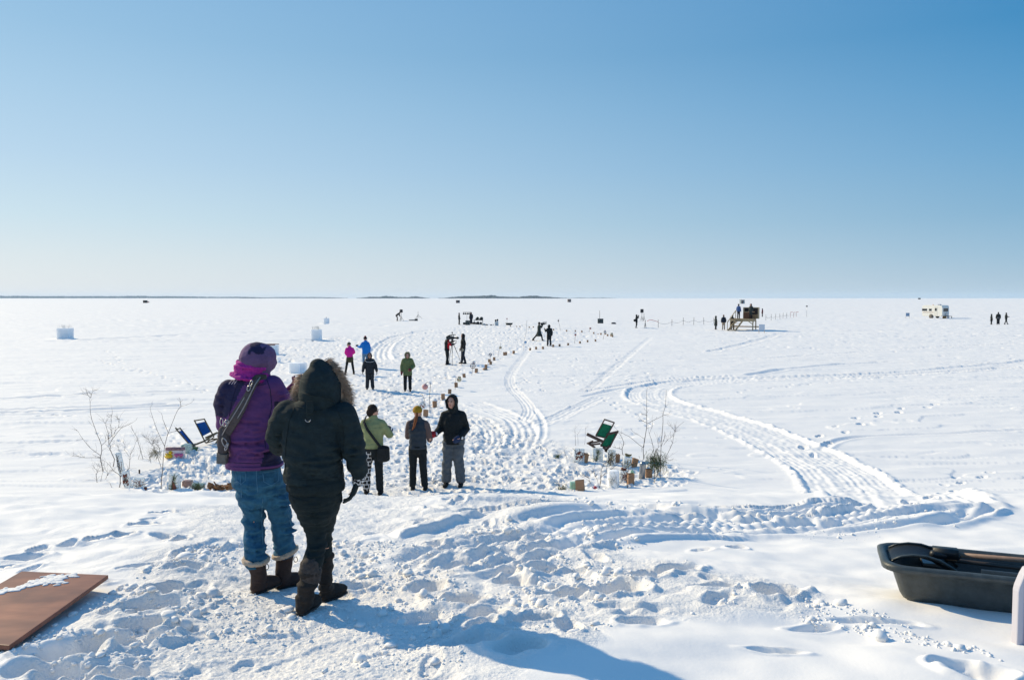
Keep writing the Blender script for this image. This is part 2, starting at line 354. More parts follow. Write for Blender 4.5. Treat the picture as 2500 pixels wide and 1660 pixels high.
# ------------------------------------------------------------------ materials
MATS = {}
def mat(name, col, rough=.7, metal=0, bump=None, noise=None, spec=.5, sheen=0, trans=0, ior=1.45, alpha=1, emit=None, sss=0, wr=None):
    """noise=(scale, amount): brightness mottling; bump=(scale, distance)"""
    if name in MATS: return MATS[name]
    m = bpy.data.materials.new(name); m.use_nodes = True; nt = m.node_tree; b = nt.nodes['Principled BSDF']
    b.inputs['Base Color'].default_value = (*col, 1); b.inputs['Roughness'].default_value = rough; b.inputs['Metallic'].default_value = metal
    b.inputs['Specular IOR Level'].default_value = spec; b.inputs['IOR'].default_value = ior
    if sheen: b.inputs['Sheen Weight'].default_value = sheen
    if trans: b.inputs['Transmission Weight'].default_value = trans
    if sss: b.inputs['Subsurface Weight'].default_value = sss; b.inputs['Subsurface Radius'].default_value = (.05, .06, .07); b.inputs['Subsurface Scale'].default_value = .5
    if emit: b.inputs['Emission Color'].default_value = (*emit[0], 1); b.inputs['Emission Strength'].default_value = emit[1]
    tc = nt.nodes.new('ShaderNodeTexCoord')
    if noise:
        n = nt.nodes.new('ShaderNodeTexNoise'); n.inputs['Scale'].default_value = noise[0]; n.inputs['Detail'].default_value = 5; n.inputs['Roughness'].default_value = .65
        nt.links.new(tc.outputs['Object'], n.inputs['Vector'])
        mr = nt.nodes.new('ShaderNodeMapRange'); mr.inputs[1].default_value = .25; mr.inputs[2].default_value = .75; mr.inputs[3].default_value = 1 - noise[1]; mr.inputs[4].default_value = 1 + noise[1]
        nt.links.new(n.outputs['Fac'], mr.inputs[0])
        vm = nt.nodes.new('ShaderNodeVectorMath'); vm.operation = 'SCALE'; vm.inputs[0].default_value = col
        nt.links.new(mr.outputs[0], vm.inputs['Scale']); nt.links.new(vm.outputs[0], b.inputs['Base Color'])
    if bump:
        n = nt.nodes.new('ShaderNodeTexNoise'); n.inputs['Scale'].default_value = bump[0]; n.inputs['Detail'].default_value = 4; n.inputs['Roughness'].default_value = .6
        nt.links.new(tc.outputs['Object'], n.inputs['Vector'])
        bp = nt.nodes.new('ShaderNodeBump'); bp.inputs['Distance'].default_value = bump[1]; bp.inputs['Strength'].default_value = 1
        nt.links.new(n.outputs['Fac'], bp.inputs['Height']); nt.links.new(bp.outputs[0], b.inputs['Normal'])
        if wr:
            mp_ = nt.nodes.new('ShaderNodeMapping'); mp_.inputs['Scale'].default_value = wr[0]; mp_.inputs['Rotation'].default_value = (0, .35, 0); nt.links.new(tc.outputs['Object'], mp_.inputs[0])
            n3 = nt.nodes.new('ShaderNodeTexNoise'); n3.inputs['Scale'].default_value = 1; n3.inputs['Detail'].default_value = 3; n3.inputs['Distortion'].default_value = .6; nt.links.new(mp_.outputs[0], n3.inputs[0])
            b3 = nt.nodes.new('ShaderNodeBump'); b3.inputs['Distance'].default_value = wr[1]; nt.links.new(n3.outputs['Fac'], b3.inputs['Height']); nt.links.new(b3.outputs[0], bp.inputs['Normal'])
    MATS[name] = m; return m

def snow_material():
    m = bpy.data.materials.new('snow'); m.use_nodes = True; nt = m.node_tree; b = nt.nodes['Principled BSDF']; L = nt.links.new
    b.inputs['Roughness'].default_value = .75; b.inputs['Specular IOR Level'].default_value = .25
    geo = nt.nodes.new('ShaderNodeNewGeometry')
    n0 = nt.nodes.new('ShaderNodeTexNoise'); n0.inputs['Scale'].default_value = .6; n0.inputs['Detail'].default_value = 6; L(geo.outputs['Position'], n0.inputs['Vector'])
    cr = nt.nodes.new('ShaderNodeMixRGB'); cr.inputs[1].default_value = (.84, .82, .80, 1); cr.inputs[2].default_value = (.89, .865, .835, 1)
    L(n0.outputs['Fac'], cr.inputs[0]); L(cr.outputs[0], b.inputs['Base Color'])
    n1 = nt.nodes.new('ShaderNodeTexNoise'); n1.inputs['Scale'].default_value = 45; n1.inputs['Detail'].default_value = 6; n1.inputs['Roughness'].default_value = .65; L(geo.outputs['Position'], n1.inputs['Vector'])
    n2 = nt.nodes.new('ShaderNodeTexNoise'); n2.inputs['Scale'].default_value = 9; n2.inputs['Detail'].default_value = 3; L(geo.outputs['Position'], n2.inputs['Vector'])
    ad = nt.nodes.new('ShaderNodeMath'); ad.operation = 'MULTIPLY_ADD'; ad.inputs[1].default_value = 1.6; L(n2.outputs['Fac'], ad.inputs[0]); L(n1.outputs['Fac'], ad.inputs[2])
    at_ = nt.nodes.new('ShaderNodeAttribute'); at_.attribute_name = 'rough'
    mr = nt.nodes.new('ShaderNodeMapRange'); mr.inputs[3].default_value = .12; mr.inputs[4].default_value = 1.0; L(at_.outputs['Fac'], mr.inputs[0])
    b1 = nt.nodes.new('ShaderNodeBump'); b1.inputs['Distance'].default_value = .016; L(mr.outputs[0], b1.inputs['Strength']); L(ad.outputs[0], b1.inputs['Height'])
    L(b1.outputs[0], b.inputs['Normal'])
    return m

# ------------------------------------------------------------------ object helpers
def link(o): COL.objects.link(o); return o
def tag(o, label=None, cat=None, group=None, kind=None):
    if label: o['label'] = label
    if cat: o['category'] = cat
    if group: o['group'] = group
    if kind: o['kind'] = kind
    return o
def mesh_obj(name, V, F, m, parent=None, smooth=True, mats=None, fmat=None):
    me = bpy.data.meshes.new(name); me.from_pydata([tuple(v) for v in V], [], F)
    if mats:
        for k in mats: me.materials.append(k)
        if fmat is not None: me.polygons.foreach_set('material_index', fmat)
    elif m: me.materials.append(m)
    if smooth: me.polygons.foreach_set('use_smooth', [True] * len(me.polygons))
    me.update()
    o = bpy.data.objects.new(name, me); link(o)
    if parent: o.parent = parent
    return o
def empty(name, loc=(0, 0, 0), rz=0, scale=1):
    o = bpy.data.objects.new(name, None); link(o); o.location = loc; o.rotation_euler = (0, 0, rz); o.scale = (scale,) * 3; o.empty_display_size = .1; return o

def build_ground():
    NF = len(fine)
    V = np.empty((NR * NT + 1, 3), np.float32)
    V[:-1, 0] = X.ravel(); V[:-1, 1] = Y.ravel(); V[:-1, 2] = Z.ravel(); V[-1] = (0, 0, base(0., 0.))
    i = np.arange(NR - 1)[:, None] * NT; j = np.arange(NT)[None, :]; j2 = (np.arange(NT) + 1) % NT
    q = np.stack([i + j, i + j2[None, :], i + NT + j2[None, :], i + NT + j], -1).reshape(-1, 4)[:, ::-1]
    tri = np.stack([np.full(NT, NR * NT), j2, np.arange(NT)], -1)[:, ::-1]
    tri = tri[:, ::-1] if False else tri
    nv = len(V); nq = len(q); ntr = len(tri)
    me = bpy.data.meshes.new('snow_ground')
    me.vertices.add(nv); me.vertices.foreach_set('co', V.ravel())
    loops = np.concatenate([q.ravel(), tri.ravel()]).astype(np.int32)
    me.loops.add(len(loops)); me.loops.foreach_set('vertex_index', loops)
    me.polygons.add(nq + ntr)
    st = np.concatenate([np.arange(nq) * 4, nq * 4 + np.arange(ntr) * 3]).astype(np.int32)
    me.polygons.foreach_set('loop_start', st)
    me.polygons.foreach_set('use_smooth', np.ones(nq + ntr, bool))
    me.update(calc_edges=True); me.validate()
    a = me.attributes.new('rough', 'FLOAT', 'POINT')
    rgh = np.clip(m_path * .9 + m_chunk + m_left + m_fore * .7 + m_leftc * .3 + m_mound + m_right * .3, 0, 1)
    a.data.foreach_set('value', np.append(rgh.ravel(), 0).astype(np.float32))
    me.materials.append(MATS.setdefault('snow', snow_material()))
    o = bpy.data.objects.new('ground', me); link(o)
    tag(o, 'white snow covering the shore and the frozen lake out to the horizon', kind='structure')
    return o
build_ground()
# ------------------------------------------------------------------ modelling helpers
def P(u, v, y):                      # point where the line of sight (u, v) reaches world depth y
    d = ray(u, v); t = y / d[1]
    return Vector((d[0] * t, d[1] * t, CAMZ + d[2] * t))
def A(p): return np.array(p, float)
def frame(t, side):
    t = t / (np.linalg.norm(t) + 1e-9); s = side - t * side.dot(t)
    if np.linalg.norm(s) < .05: s = np.array([0, 1., 0]) - t * t[1]
    s /= np.linalg.norm(s); return t, s, np.cross(t, s)
def loft(pts, rad, side=(1, 0, 0), n=14, caps=True, power=2.0):
    """closed tube through pts; rad = r or (r along side, r across)"""
    P_ = [A(p) for p in pts]; Rr = [(r, r) if np.isscalar(r) else tuple(r) for r in rad]; side = A(side)
    rings = []
    T = [P_[min(i + 1, len(P_) - 1)] - P_[max(i - 1, 0)] for i in range(len(P_))]
    if caps:
        k = 3; r0 = min(Rr[0]); r1 = min(Rr[-1]); t0 = T[0] / (np.linalg.norm(T[0]) + 1e-9); t1 = T[-1] / (np.linalg.norm(T[-1]) + 1e-9); seq = []
        for i in range(k, 0, -1):
            a = i / (k + .35) * math.pi / 2; seq.append((P_[0] - t0 * r0 * math.sin(a), (Rr[0][0] * math.cos(a), Rr[0][1] * math.cos(a)), T[0]))
        seq += list(zip(P_, Rr, T))
        for i in range(1, k + 1):
            a = i / (k + .35) * math.pi / 2; seq.append((P_[-1] + t1 * r1 * math.sin(a), (Rr[-1][0] * math.cos(a), Rr[-1][1] * math.cos(a)), T[-1]))
    else: seq = list(zip(P_, Rr, T))
    V = []; ang = np.arange(n) * 2 * math.pi / n
    c, s = np.cos(ang), np.sin(ang)
    if power != 2.0: c = np.sign(c) * np.abs(c) ** (2 / power); s = np.sign(s) * np.abs(s) ** (2 / power)
    for p, r, t in seq:
        t, a, b = frame(t, side); V.append(p[None] + c[:, None] * a[None] * r[0] + s[:, None] * b[None] * r[1])
    m = len(V); V = np.concatenate(V); F = []
    for i in range(m - 1):
        for j in range(n):
            F.append((i * n + j, i * n + (j + 1) % n, (i + 1) * n + (j + 1) % n, (i + 1) * n + j))
    F.append(tuple(range(n - 1, -1, -1))); F.append(tuple(range((m - 1) * n, m * n)))
    return V, F
def ell(c, r, rot=None, n=14, m=9):
    V = []; F = []
    for i in range(1, m):
        a = math.pi * i / m
        for j in range(n):
            b = 2 * math.pi * j / n; V.append((math.sin(a) * math.cos(b) * r[0], math.sin(a) * math.sin(b) * r[1], -math.cos(a) * r[2]))
    V.append((0, 0, -r[2])); V.append((0, 0, r[2])); V = np.array(V)
    for i in range(m - 2):
        for j in range(n): F.append((i * n + j, i * n + (j + 1) % n, (i + 1) * n + (j + 1) % n, (i + 1) * n + j))
    b0, b1 = len(V) - 2, len(V) - 1
    for j in range(n):
        F.append((b0, (j + 1) % n, j)); F.append((b1, (m - 2) * n + j, (m - 2) * n + (j + 1) % n))
    if rot is not None: V = V @ np.array(Euler(rot).to_matrix()).T
    return V + A(c), F
def box(c, s, rz=0, rot=None, taper=1.0):
    V = np.array([(x, y, z) for z in (-.5, .5) for x, y in ((-.5, -.5), (.5, -.5), (.5, .5), (-.5, .5))]) * A(s)
    if taper != 1: V[4:, :2] *= taper
    M = np.array(Euler(rot if rot is not None else (0, 0, rz)).to_matrix()); V = V @ M.T + A(c)
    return V, [(0, 3, 2, 1), (4, 5, 6, 7), (0, 1, 5, 4), (1, 2, 6, 5), (2, 3, 7, 6), (3, 0, 4, 7)]
def beam(a, b, w, h, up=(0, 0, 1)):
    a = A(a); b = A(b); t = b - a; L = np.linalg.norm(t); t /= L; up = A(up)
    s = np.cross(t, up); s = s / np.linalg.norm(s) if np.linalg.norm(s) > .01 else A((1, 0, 0)); q = np.cross(s, t)
    V = [p + s * sx * w / 2 + q * sy * h / 2 for p in (a, b) for sx, sy in ((-1, -1), (1, -1), (1, 1), (-1, 1))]
    return np.array(V), [(0, 1, 2, 3), (7, 6, 5, 4), (0, 4, 5, 1), (1, 5, 6, 2), (2, 6, 7, 3), (3, 7, 4, 0)]
def join(shapes):
    V = []; F = []; o = 0
    for v, f in shapes:
        V.append(np.asarray(v)); F += [tuple(i + o for i in q) for q in f]; o += len(v)
    return np.concatenate(V), F
def tube(pts, r, n=6):
    rr_ = [r] * len(pts) if np.isscalar(r) else r
    return loft(pts, rr_, side=(.3, .9, .1), n=n, caps=False)
def bevel(o, w=.01, seg=2):
    m = o.modifiers.new('bevel', 'BEVEL'); m.width = w; m.segments = seg; m.limit_method = 'ANGLE'; m.angle_limit = R(40); return o
def part(name, shapes, m, parent=None, smooth=False, bev=0, org=None):
    V, F = join(shapes) if isinstance(shapes, list) else shapes
    if org is not None: V = V - A(org)
    o = mesh_obj(name, V, F, m, parent, smooth)
    if bev: bevel(o, bev)
    return o
_dg = None
def solid(name, shapes, voxel, m, parent=None, iters=2, disp=None, org=(0, 0, 0), clamp=None, mats=None, pick=None, factor=.5):
    """union of closed shapes as one continuous skin (voxel remesh), smoothed, displaced by disp(V, N)"""
    V, F = join(shapes); V = V - A(org)
    me = bpy.data.meshes.new(name); me.from_pydata([tuple(v) for v in V], [], F); me.update()
    o = bpy.data.objects.new(name, me); link(o)
    r = o.modifiers.new('r', 'REMESH'); r.mode = 'VOXEL'; r.voxel_size = voxel
    s = o.modifiers.new('s', 'SMOOTH'); s.iterations = iters; s.factor = factor
    dg = bpy.context.evaluated_depsgraph_get()
    me2 = bpy.data.meshes.new_from_object(o.evaluated_get(dg)); me2.name = name
    o.modifiers.clear(); o.data = me2; bpy.data.meshes.remove(me)
    n = len(me2.vertices); co = np.empty(n * 3, np.float32); me2.vertices.foreach_get('co', co); co = co.reshape(-1, 3)
    if disp is not None:
        no = np.empty(n * 3, np.float32); me2.vertices.foreach_get('normal', no); no = no.reshape(-1, 3)
        co = co + no * disp(co, no)[:, None]
    if clamp: co = clamp(co)
    me2.vertices.foreach_set('co', co.astype(np.float32).ravel())
    me2.polygons.foreach_set('use_smooth', [True] * len(me2.polygons))
    me2.materials.clear()
    for k in (mats or [m]): me2.materials.append(k)
    if pick is not None:
        c = np.empty(len(me2.polygons) * 3, np.float32); me2.polygons.foreach_get('center', c); c = c.reshape(-1, 3)
        me2.polygons.foreach_set('material_index', pick(c).astype(np.int32))
    me2.update()
    if parent: o.parent = parent
    return o

from mathutils.bvhtree import BVHTree
def surf(obj, org, pts, off=.003, sub=4):
    """points on the surface of obj under the sketch points pts, for seams and trim that follow the cloth"""
    me = obj.data; bv = BVHTree.FromPolygons([v.co for v in me.vertices], [p.vertices for p in me.polygons]); out = []
    o = Vector((0, 0, CAMZ)) - Vector(org); dense = []
    for a, b in zip(pts[:-1], pts[1:]):
        for i in range(sub): dense.append((a[0] + (b[0] - a[0]) * i / sub, a[1] + (b[1] - a[1]) * i / sub))
    dense.append(pts[-1])
    for x, y in dense:
        d = Vector(ray(*z1(x, y))).normalized(); h = bv.ray_cast(o, d)
        if h[0] is not None: out.append(A(h[0] + h[1] * off + Vector(org)))
    return out
def seam(name, obj, org, lines, r, m, off=.001, n=5):
    sh = []
    for l in lines:
        q = surf(obj, org, l, off)
        if len(q) > 2: sh.append(tube(q, r, n))
    if sh: return part(name, sh, m, obj, True, org=org)
FAB = dict(rough=.85, spec=.25, wr=((5, 5, 16), .02))
def fabric(name, col, nz=(30, .15), bump=(220, .0015), **k): return mat(name, col, bump=bump, noise=nz, **{**FAB, **k})
skin = mat('skin', (.55, .30, .22), .55, noise=(20, .12), spec=.4)
M_black = fabric('black_cloth', (.012, .016, .018)); M_char = fabric('charcoal_cloth', (.035, .042, .05)); M_navy = fabric('navy_cloth', (.012, .02, .035))
M_boot = fabric('dark_boot', (.018, .016, .016)); M_plas = mat('black_plastic', (.014, .017, .02), .45, bump=(90, .001)); M_metal = mat('grey_metal', (.35, .36, .37), .4, metal=.9, noise=(8, .15))
M_dkmetal = mat('dark_metal', (.03, .033, .036), .4, metal=.6)

def folds(amp, kz=9, kx=3, seed=1, org=(0, 0, 0)):
    def f(V, N):
        x = V[:, 0] + V[:, 1] * .7; z = V[:, 2]
        w = perlin(x * 2.2 + seed, z * 2.0, seed + 3) * .12
        a = perlin(x * kx + seed * 1.7, (z + w) * kz, seed); b = perlin(x * kx * 1.9, (z + w) * kz * 2.1 + x * 6, seed + 1)
        return (amp * ((.5 - np.abs(a) * 1.6) + .4 * b)).astype(np.float32)
    return f
def creases(segs, org, amp, w):
    """pressed-in fold lines on the side of the garment that faces -y; segs are polylines of world points"""
    S = [(A(a) - A(org), A(b) - A(org), k) for l, k in segs for a, b in zip(l[:-1], l[1:])]
    def f(V, N):
        h = np.zeros(len(V), np.float32); m0 = N[:, 1] < .25
        for a, b, k in S:
            ax, az, bx, bz = a[0], a[2], b[0], b[2]; dx, dz = bx - ax, bz - az; L2 = dx * dx + dz * dz + 1e-9
            t = ((V[:, 0] - ax) * dx + (V[:, 2] - az) * dz) / L2; tc = np.clip(t, 0, 1); ex = V[:, 0] - ax - tc * dx; ez = V[:, 2] - az - tc * dz; d = np.sign(ez) * np.hypot(ex, ez); m = m0 & (np.abs(d) < 4 * w)
            fade = np.where((t < 0) | (t > 1), .6, 1)
            h += np.where(m, amp * k * fade * (-1.0 * np.exp(-(d / w) ** 2) + .75 * np.exp(-((d - 1.9 * w) / (1.2 * w)) ** 2)), 0)
        return h
    return f
def crease_set(rows, y, seed, sag=8):
    g = np.random.RandomState(seed); out = []
    for x0, x1, zc, sp, n in rows:
        for i in range(n):
            a = x0 + g.uniform(0, .45) * (x1 - x0); b = x1 - g.uniform(0, .45) * (x1 - x0); z = zc + g.uniform(-sp, sp); sl = g.uniform(-.16, .16) * (b - a)
            out.append(([A(P(*z1(a, z), y)), A(P(*z1((a + b) / 2, z + sl * .5 + g.uniform(0, sag)), y)), A(P(*z1(b, z + sl), y))], g.uniform(.5, 1.1)))
    return out
def quilt(amp, step, z0=0, fold=.004):
    g = folds(fold, 8, 3, 5)
    def f(V, N): return amp * (np.abs(np.sin((V[:, 2] - z0) * math.pi / step)) ** .5 - .6) + g(V, N)
    return f

BASE = dict(pelvis=(0, 0, .93), chest=(0, 0, 1.24), neck=(0, 0, 1.43), head=(0, .02, 1.575), shR=(.158, 0, 1.345), elR=(.235, -.02, 1.12), wrR=(.25, .06, .88), haR=(.25, .09, .80),
            hipR=(.09, 0, .90), knR=(.10, .02, .49), anR=(.105, -.01, .09))
def mirror(j): return {k[:-1] + 'L': (-v[0], v[1], v[2]) for k, v in j.items() if k.endswith('R')}
BASE.update(mirror(BASE))

def hand_shapes(w, h, side, big=1.0):
    """palm, four unequal curled fingers and a thumb, from wrist w towards h"""
    w = A(w); h = A(h); t = h - w; t = t / (np.linalg.norm(t) + 1e-9); s = np.array([0, 1., 0]) if abs(t[1]) < .8 else np.array([1., 0, 0])
    s = s - t * s.dot(t); s /= np.linalg.norm(s); q = np.cross(t, s) * side
    out = [loft([w, w + t * .05 * big, w + t * .095 * big], [(.026 * big, .02 * big), (.04 * big, .018 * big), (.038 * big, .016 * big)], side=s)]
    for k, (o, L) in enumerate([(.03, .068), (.010, .078), (-.010, .072), (-.03, .056)]):
        b = w + t * .09 * big + s * o * big; m = b + t * L * .55 * big + q * -.008 * big; e = m + t * L * .4 * big + q * -.028 * big
        out.append(loft([b, m, e], [.0105 * big, .0098 * big, .0085 * big], n=8))
    b = w + t * .03 * big + s * .035 * big; out.append(loft([b, b + t * .035 * big + s * .028 * big, b + t * .065 * big + s * .034 * big - q * .012], [.0125 * big, .0115 * big, .010 * big], n=8))
    return out

def person(u, v, label, D=None, face=0.0, tall=1.7, jacket=None, hem=.86, thick=1.0, pants=None, boots=None, hat=None, gloves=None, pose=None, group=None, vox=.022, jdisp=None, pdisp=None,
           legw=1.0, look=(0, 1), bootz=.25, facemats=False, flare=1.0, sleeves=None, collar=True, jmats=None, jpick=None, head_r=1.0, pmats=None, ppick=None):
    if D is None: x, y = at0(u, v)
    else: y = D; q = P(u, v, D); x = q.x
    z = H(x, y) - .015
    s = tall / 1.72; root = empty('person', (x, y, z), face - math.atan2(x, y), s)
    tag(root, label, 'person', group)
    J = dict(BASE); J.update(pose or {}); J = {k: A(q) for k, q in J.items()}
    lk = A((look[0], look[1], 0)); lk = lk / np.linalg.norm(lk); hd = J['head']; la = -math.atan2(lk[0], lk[1])
    t = thick
    # body: head with nose and chin, neck, trunk, arms with hands and legs, one skin
    sh = [ell(hd + A((0, 0, .01)), (.078, .096, .112)), ell(hd + lk * .035 + A((0, 0, -.05)), (.055, .06, .065)), loft([J['neck'] - A((0, 0, .06)), hd - A((0, 0, .05))], [.06, .052]),
          ell(hd + lk * .1 + A((0, 0, -.012)), (.014, .02, .02)),
          loft([J['pelvis'] - A((0, 0, .05)), J['pelvis'] + A((0, 0, .06)), J['chest'], J['neck'] - A((0, 0, .05))], [(.13, .10), (.13, .095), (.15, .10), (.07, .06)])]
    for sd in 'LR':
        sh += [loft([J['sh' + sd], J['el' + sd], J['wr' + sd]], [.045, .037, .026]), loft([J['hip' + sd], J['kn' + sd], J['an' + sd]], [.075, .05, .035]),
               loft([J['an' + sd], J['an' + sd] + A((0, .12, -.04))], [.035, .03])]
        sh += hand_shapes(J['wr' + sd], J['ha' + sd], 1 if sd == 'R' else -1)
    if facemats:
        px_ = np.array([lk[1], -lk[0], 0])
        for e in (-1, 1): sh.append(ell(hd + px_ * .078 * e + A((0, 0, -.01)), (.014, .02, .03)))
    solid('body', sh, min(vox, .016 if facemats else .022), skin, root, 1)
    if facemats:
        px_ = np.array([lk[1], -lk[0], 0])
        for e in (-1, 1):
            part('eye', [ell(hd + px_ * .031 * e + lk * .083 + A((0, 0, .012)), (.014, .012, .007), n=8, m=5)], mat('eye_dark', (.02, .015, .012), .3), root, True)
            part('eyebrow', [ell(hd + px_ * .031 * e + lk * .089 + A((0, 0, .032)), (.02, .008, .005), n=8, m=5)], mat('brow', (.05, .03, .02), .9), root, True)
        part('mouth', [ell(hd + lk * .093 + A((0, 0, -.052)), (.026, .012, .009), (0, 0, la), n=8, m=5)], mat('lips', (.35, .09, .08), .5), root, True)
    # trousers
    if pants:
        ps = [loft([J['pelvis'] + A((0, -.005, .05)), J['pelvis'] + A((0, -.015, -.03)), J['pelvis'] + A((0, -.01, -.09))], [(.155 * legw, .12), (.172 * legw, .135), (.15 * legw, .12)])]
        for sd in 'LR':
            h, k, a = J['hip' + sd], J['kn' + sd], J['an' + sd]
            ps.append(loft([h - A((0, 0, .03)), (h + k) / 2, k, (k + a) / 2, a + (k - a) * .12], [.098 * legw, .088 * legw, .074 * legw, .072 * legw, .07 * legw]))
        solid('trousers', ps, vox, pants, root, 2, pdisp or folds(.009, 10, 3, 21), mats=pmats, pick=ppick)
    for sd in 'LR':
        k, a = J['kn' + sd], J['an' + sd]; dy = a * 0 + A((.12 * (1 if sd == 'R' else -1) * .25, 1, 0)); g = a - A((0, 0, .09)); g[2] = a[2] - .09
        top = a + (k - a) * (bootz / .45)
        solid('boot', [loft([top, a + A((0, 0, .03))], [.06 * legw, .055]), loft([g + A((0, -.035, .045)), g + dy * .06 + A((0, 0, .05)), g + dy * .16 + A((0, 0, .04))], [(.044, .045), (.047, .05), (.044, .036)], side=(1, 0, 0))], min(vox, .016), boots or M_boot, root, 1)
    if jacket:
        pv, ch, nk = J['pelvis'], J['chest'], J['neck']; hp = A((pv[0], pv[1], hem)); d = hp - pv
        fl = flare
        js = [loft([hp, pv + (ch - pv) * .15 if hem < .8 else (hp + ch) / 2, ch, (ch + nk) / 2 + A((0, 0, .02)), nk - A((0, 0, .0))], [(.17 * t * fl, .14 * t * fl), (.165 * t, .135 * t), (.185 * t, .145 * t), (.15 * t, .115 * t), (.075, .07)], caps=True, power=2.2)]
        def clampz(V):
            m = V[:, 2] < hem; mm = m & (np.hypot(V[:, 0] - hp[0], V[:, 1] - hp[1]) < .19 * t * fl); V[mm, 2] = hem + (V[mm, 2] - hem) * .1; return V
        ars = []
        for sd in 'LR': ars.append(loft([J['sh' + sd], (J['sh' + sd] + J['el' + sd]) / 2, J['el' + sd], J['wr' + sd]], [.078 * t, .072 * t, .066 * t, .052 * t]))
        if sleeves is None: js += ars
        else: solid('sleeves', ars, vox, sleeves, root, 2, folds(.006, 11, 3, 2))
        js += [loft([nk - A((0, 0, .02)), J['shR'] + A((-.01, 0, .005))], [.07 * t, .068 * t]), loft([nk - A((0, 0, .02)), J['shL'] + A((.01, 0, .005))], [.07 * t, .068 * t])]
        if collar: js.append(loft([nk - A((0, 0, .05)), nk + A((0, .005, .045))], [.085, .075]))
        solid('jacket' if sleeves is None else 'vest', js, vox, jacket, root, 2, jdisp or folds(.010, 8, 2.5, int(u) % 50 + 1), clamp=clampz, mats=jmats, pick=jpick)
    if gloves:
        for sd in 'LR':
            gm = gloves[sd] if isinstance(gloves, dict) else gloves
            if gm is None: continue
            w, h = J['wr' + sd], J['ha' + sd]; tt = (h - w) / np.linalg.norm(h - w)
            if isinstance(gloves, dict) and gloves.get('mitten'):
                sgn = np.array([-.5 if sd == 'R' else .5, .6, .3]); gs = [loft([w, w + tt * .06, w + tt * .13], [(.055, .045), (.068, .044), (.056, .036)], side=(0, 0, 1)), loft([w + tt * .03, w + tt * .08 + sgn * .07], [.03, .026])]
            else: gs = hand_shapes(w, h, 1 if sd == 'R' else -1, 1.18)
            solid('mitten' if isinstance(gloves, dict) and gloves.get('mitten') else 'glove', gs, .012, gm, root, 1)
    if hat:
        kind, hm = hat[0], hat[1]
        if kind == 'hood':
            sh = [ell(hd + A((0, 0, .012)) - lk * .022, (.112, .118, .138)), loft([J['neck'] - A((0, 0, .02)) , hd - lk * .03 - A((0, 0, .06))], [.105, .095])]
            rim = loft([hd + lk * .05 + A((0, 0, .125)), hd + lk * .05 + np.array([lk[1], -lk[0], 0]) * .1 + A((0, 0, .03)), hd + lk * .05 + np.array([lk[1], -lk[0], 0]) * .075 + A((0, 0, -.1))], [.022] * 3)
            rim2 = loft([hd + lk * .05 + A((0, 0, .125)), hd + lk * .05 - np.array([lk[1], -lk[0], 0]) * .1 + A((0, 0, .03)), hd + lk * .05 - np.array([lk[1], -lk[0], 0]) * .075 + A((0, 0, -.1))], [.022] * 3)
            def openface(V):     # push the hood back from the face
                r = V - hd; f = r @ lk; lat = np.hypot(r @ np.array([lk[1], -lk[0], 0]) / .075, (r[:, 2] + .01) / .1)
                m = (f > .0) & (lat < 1.1); V[m] -= np.outer((f[m] - .0) * 1.0, lk); return V
            o = solid('hood', sh + [rim, rim2], .014, hm, root, 1, folds(.004, 12, 6, 4), clamp=openface)
        elif kind == 'beanie':
            solid('beanie', [ell(hd + A((0, 0, .05)) - lk * .012, (.096, .108, .095)), loft([hd + A((0, 0, .02)) - lk * .012, hd + A((0, 0, .045)) - lk * .012], [(.098, .11), (.1, .112)], caps=False)], .014, hm, root, 1,
                  clamp=lambda V: np.where((V[:, 2:3] < hd[2] + .005), np.concatenate([V[:, :2], np.full((len(V), 1), hd[2] + .005)], 1), V))
            if len(hat) > 2 and hat[2]: part('pompom', [ell(hd + A((0, 0, .16)), (.035, .035, .035))], hm, root, True)
        elif kind == 'hair':
            hs = [ell(hd + A((0, 0, .035)) - lk * .018, (.095, .108, .105)), ell(hd - lk * .05 + A((0, 0, -.02)), (.085, .06, .09))]
            solid('hair', hs, .013, hm, root, 1, folds(.007, 22, 20, 8))
    return root, J
# ------------------------------------------------------------------ the two women in front
def z1(x, y): return ((480 + x / 2.178) * .9444, (800 + y / 2.178) * .9444)
def Q(x, y, d): return A(P(*z1(x, y), d))
def fur(name, pts, nrm, n, length, r, m, parent, org, seed=0, down=.15):
    """many thin tapering tufts standing off the points"""
    g = np.random.RandomState(seed); V = []; F = []
    for i in range(n):
        k = g.randint(len(pts)); p = A(pts[k]) + g.normal(size=3) * r; d = A(nrm[k]) + g.normal(size=3) * .38 + A((0, 0, -down)); d /= np.linalg.norm(d)
        L = length * g.uniform(.5, 1.15); s = np.cross(d, g.normal(size=3)); s /= np.linalg.norm(s); q = np.cross(d, s); w = .0032; b = len(V)
        bend = A((g.normal() * .15, g.normal() * .15, -.25)) * L
        V += [p + s * w, p - s * w * .5 + q * w, p - s * w * .5 - q * w, p + d * L * .6 + bend * .3 + s * w * .6, p + d * L * .6 + bend * .3 - s * w * .3 + q * w * .6, p + d * L * .6 + bend * .3 - s * w * .3 - q * w * .6, p + d * L + bend]
        F += [(b, b + 1, b + 4, b + 3), (b + 1, b + 2, b + 5, b + 4), (b + 2, b, b + 3, b + 5), (b + 3, b + 4, b + 6), (b + 4, b + 5, b + 6), (b + 5, b + 3, b + 6)]
    return part(name, (np.array(V), F), m, parent, True, org=org)

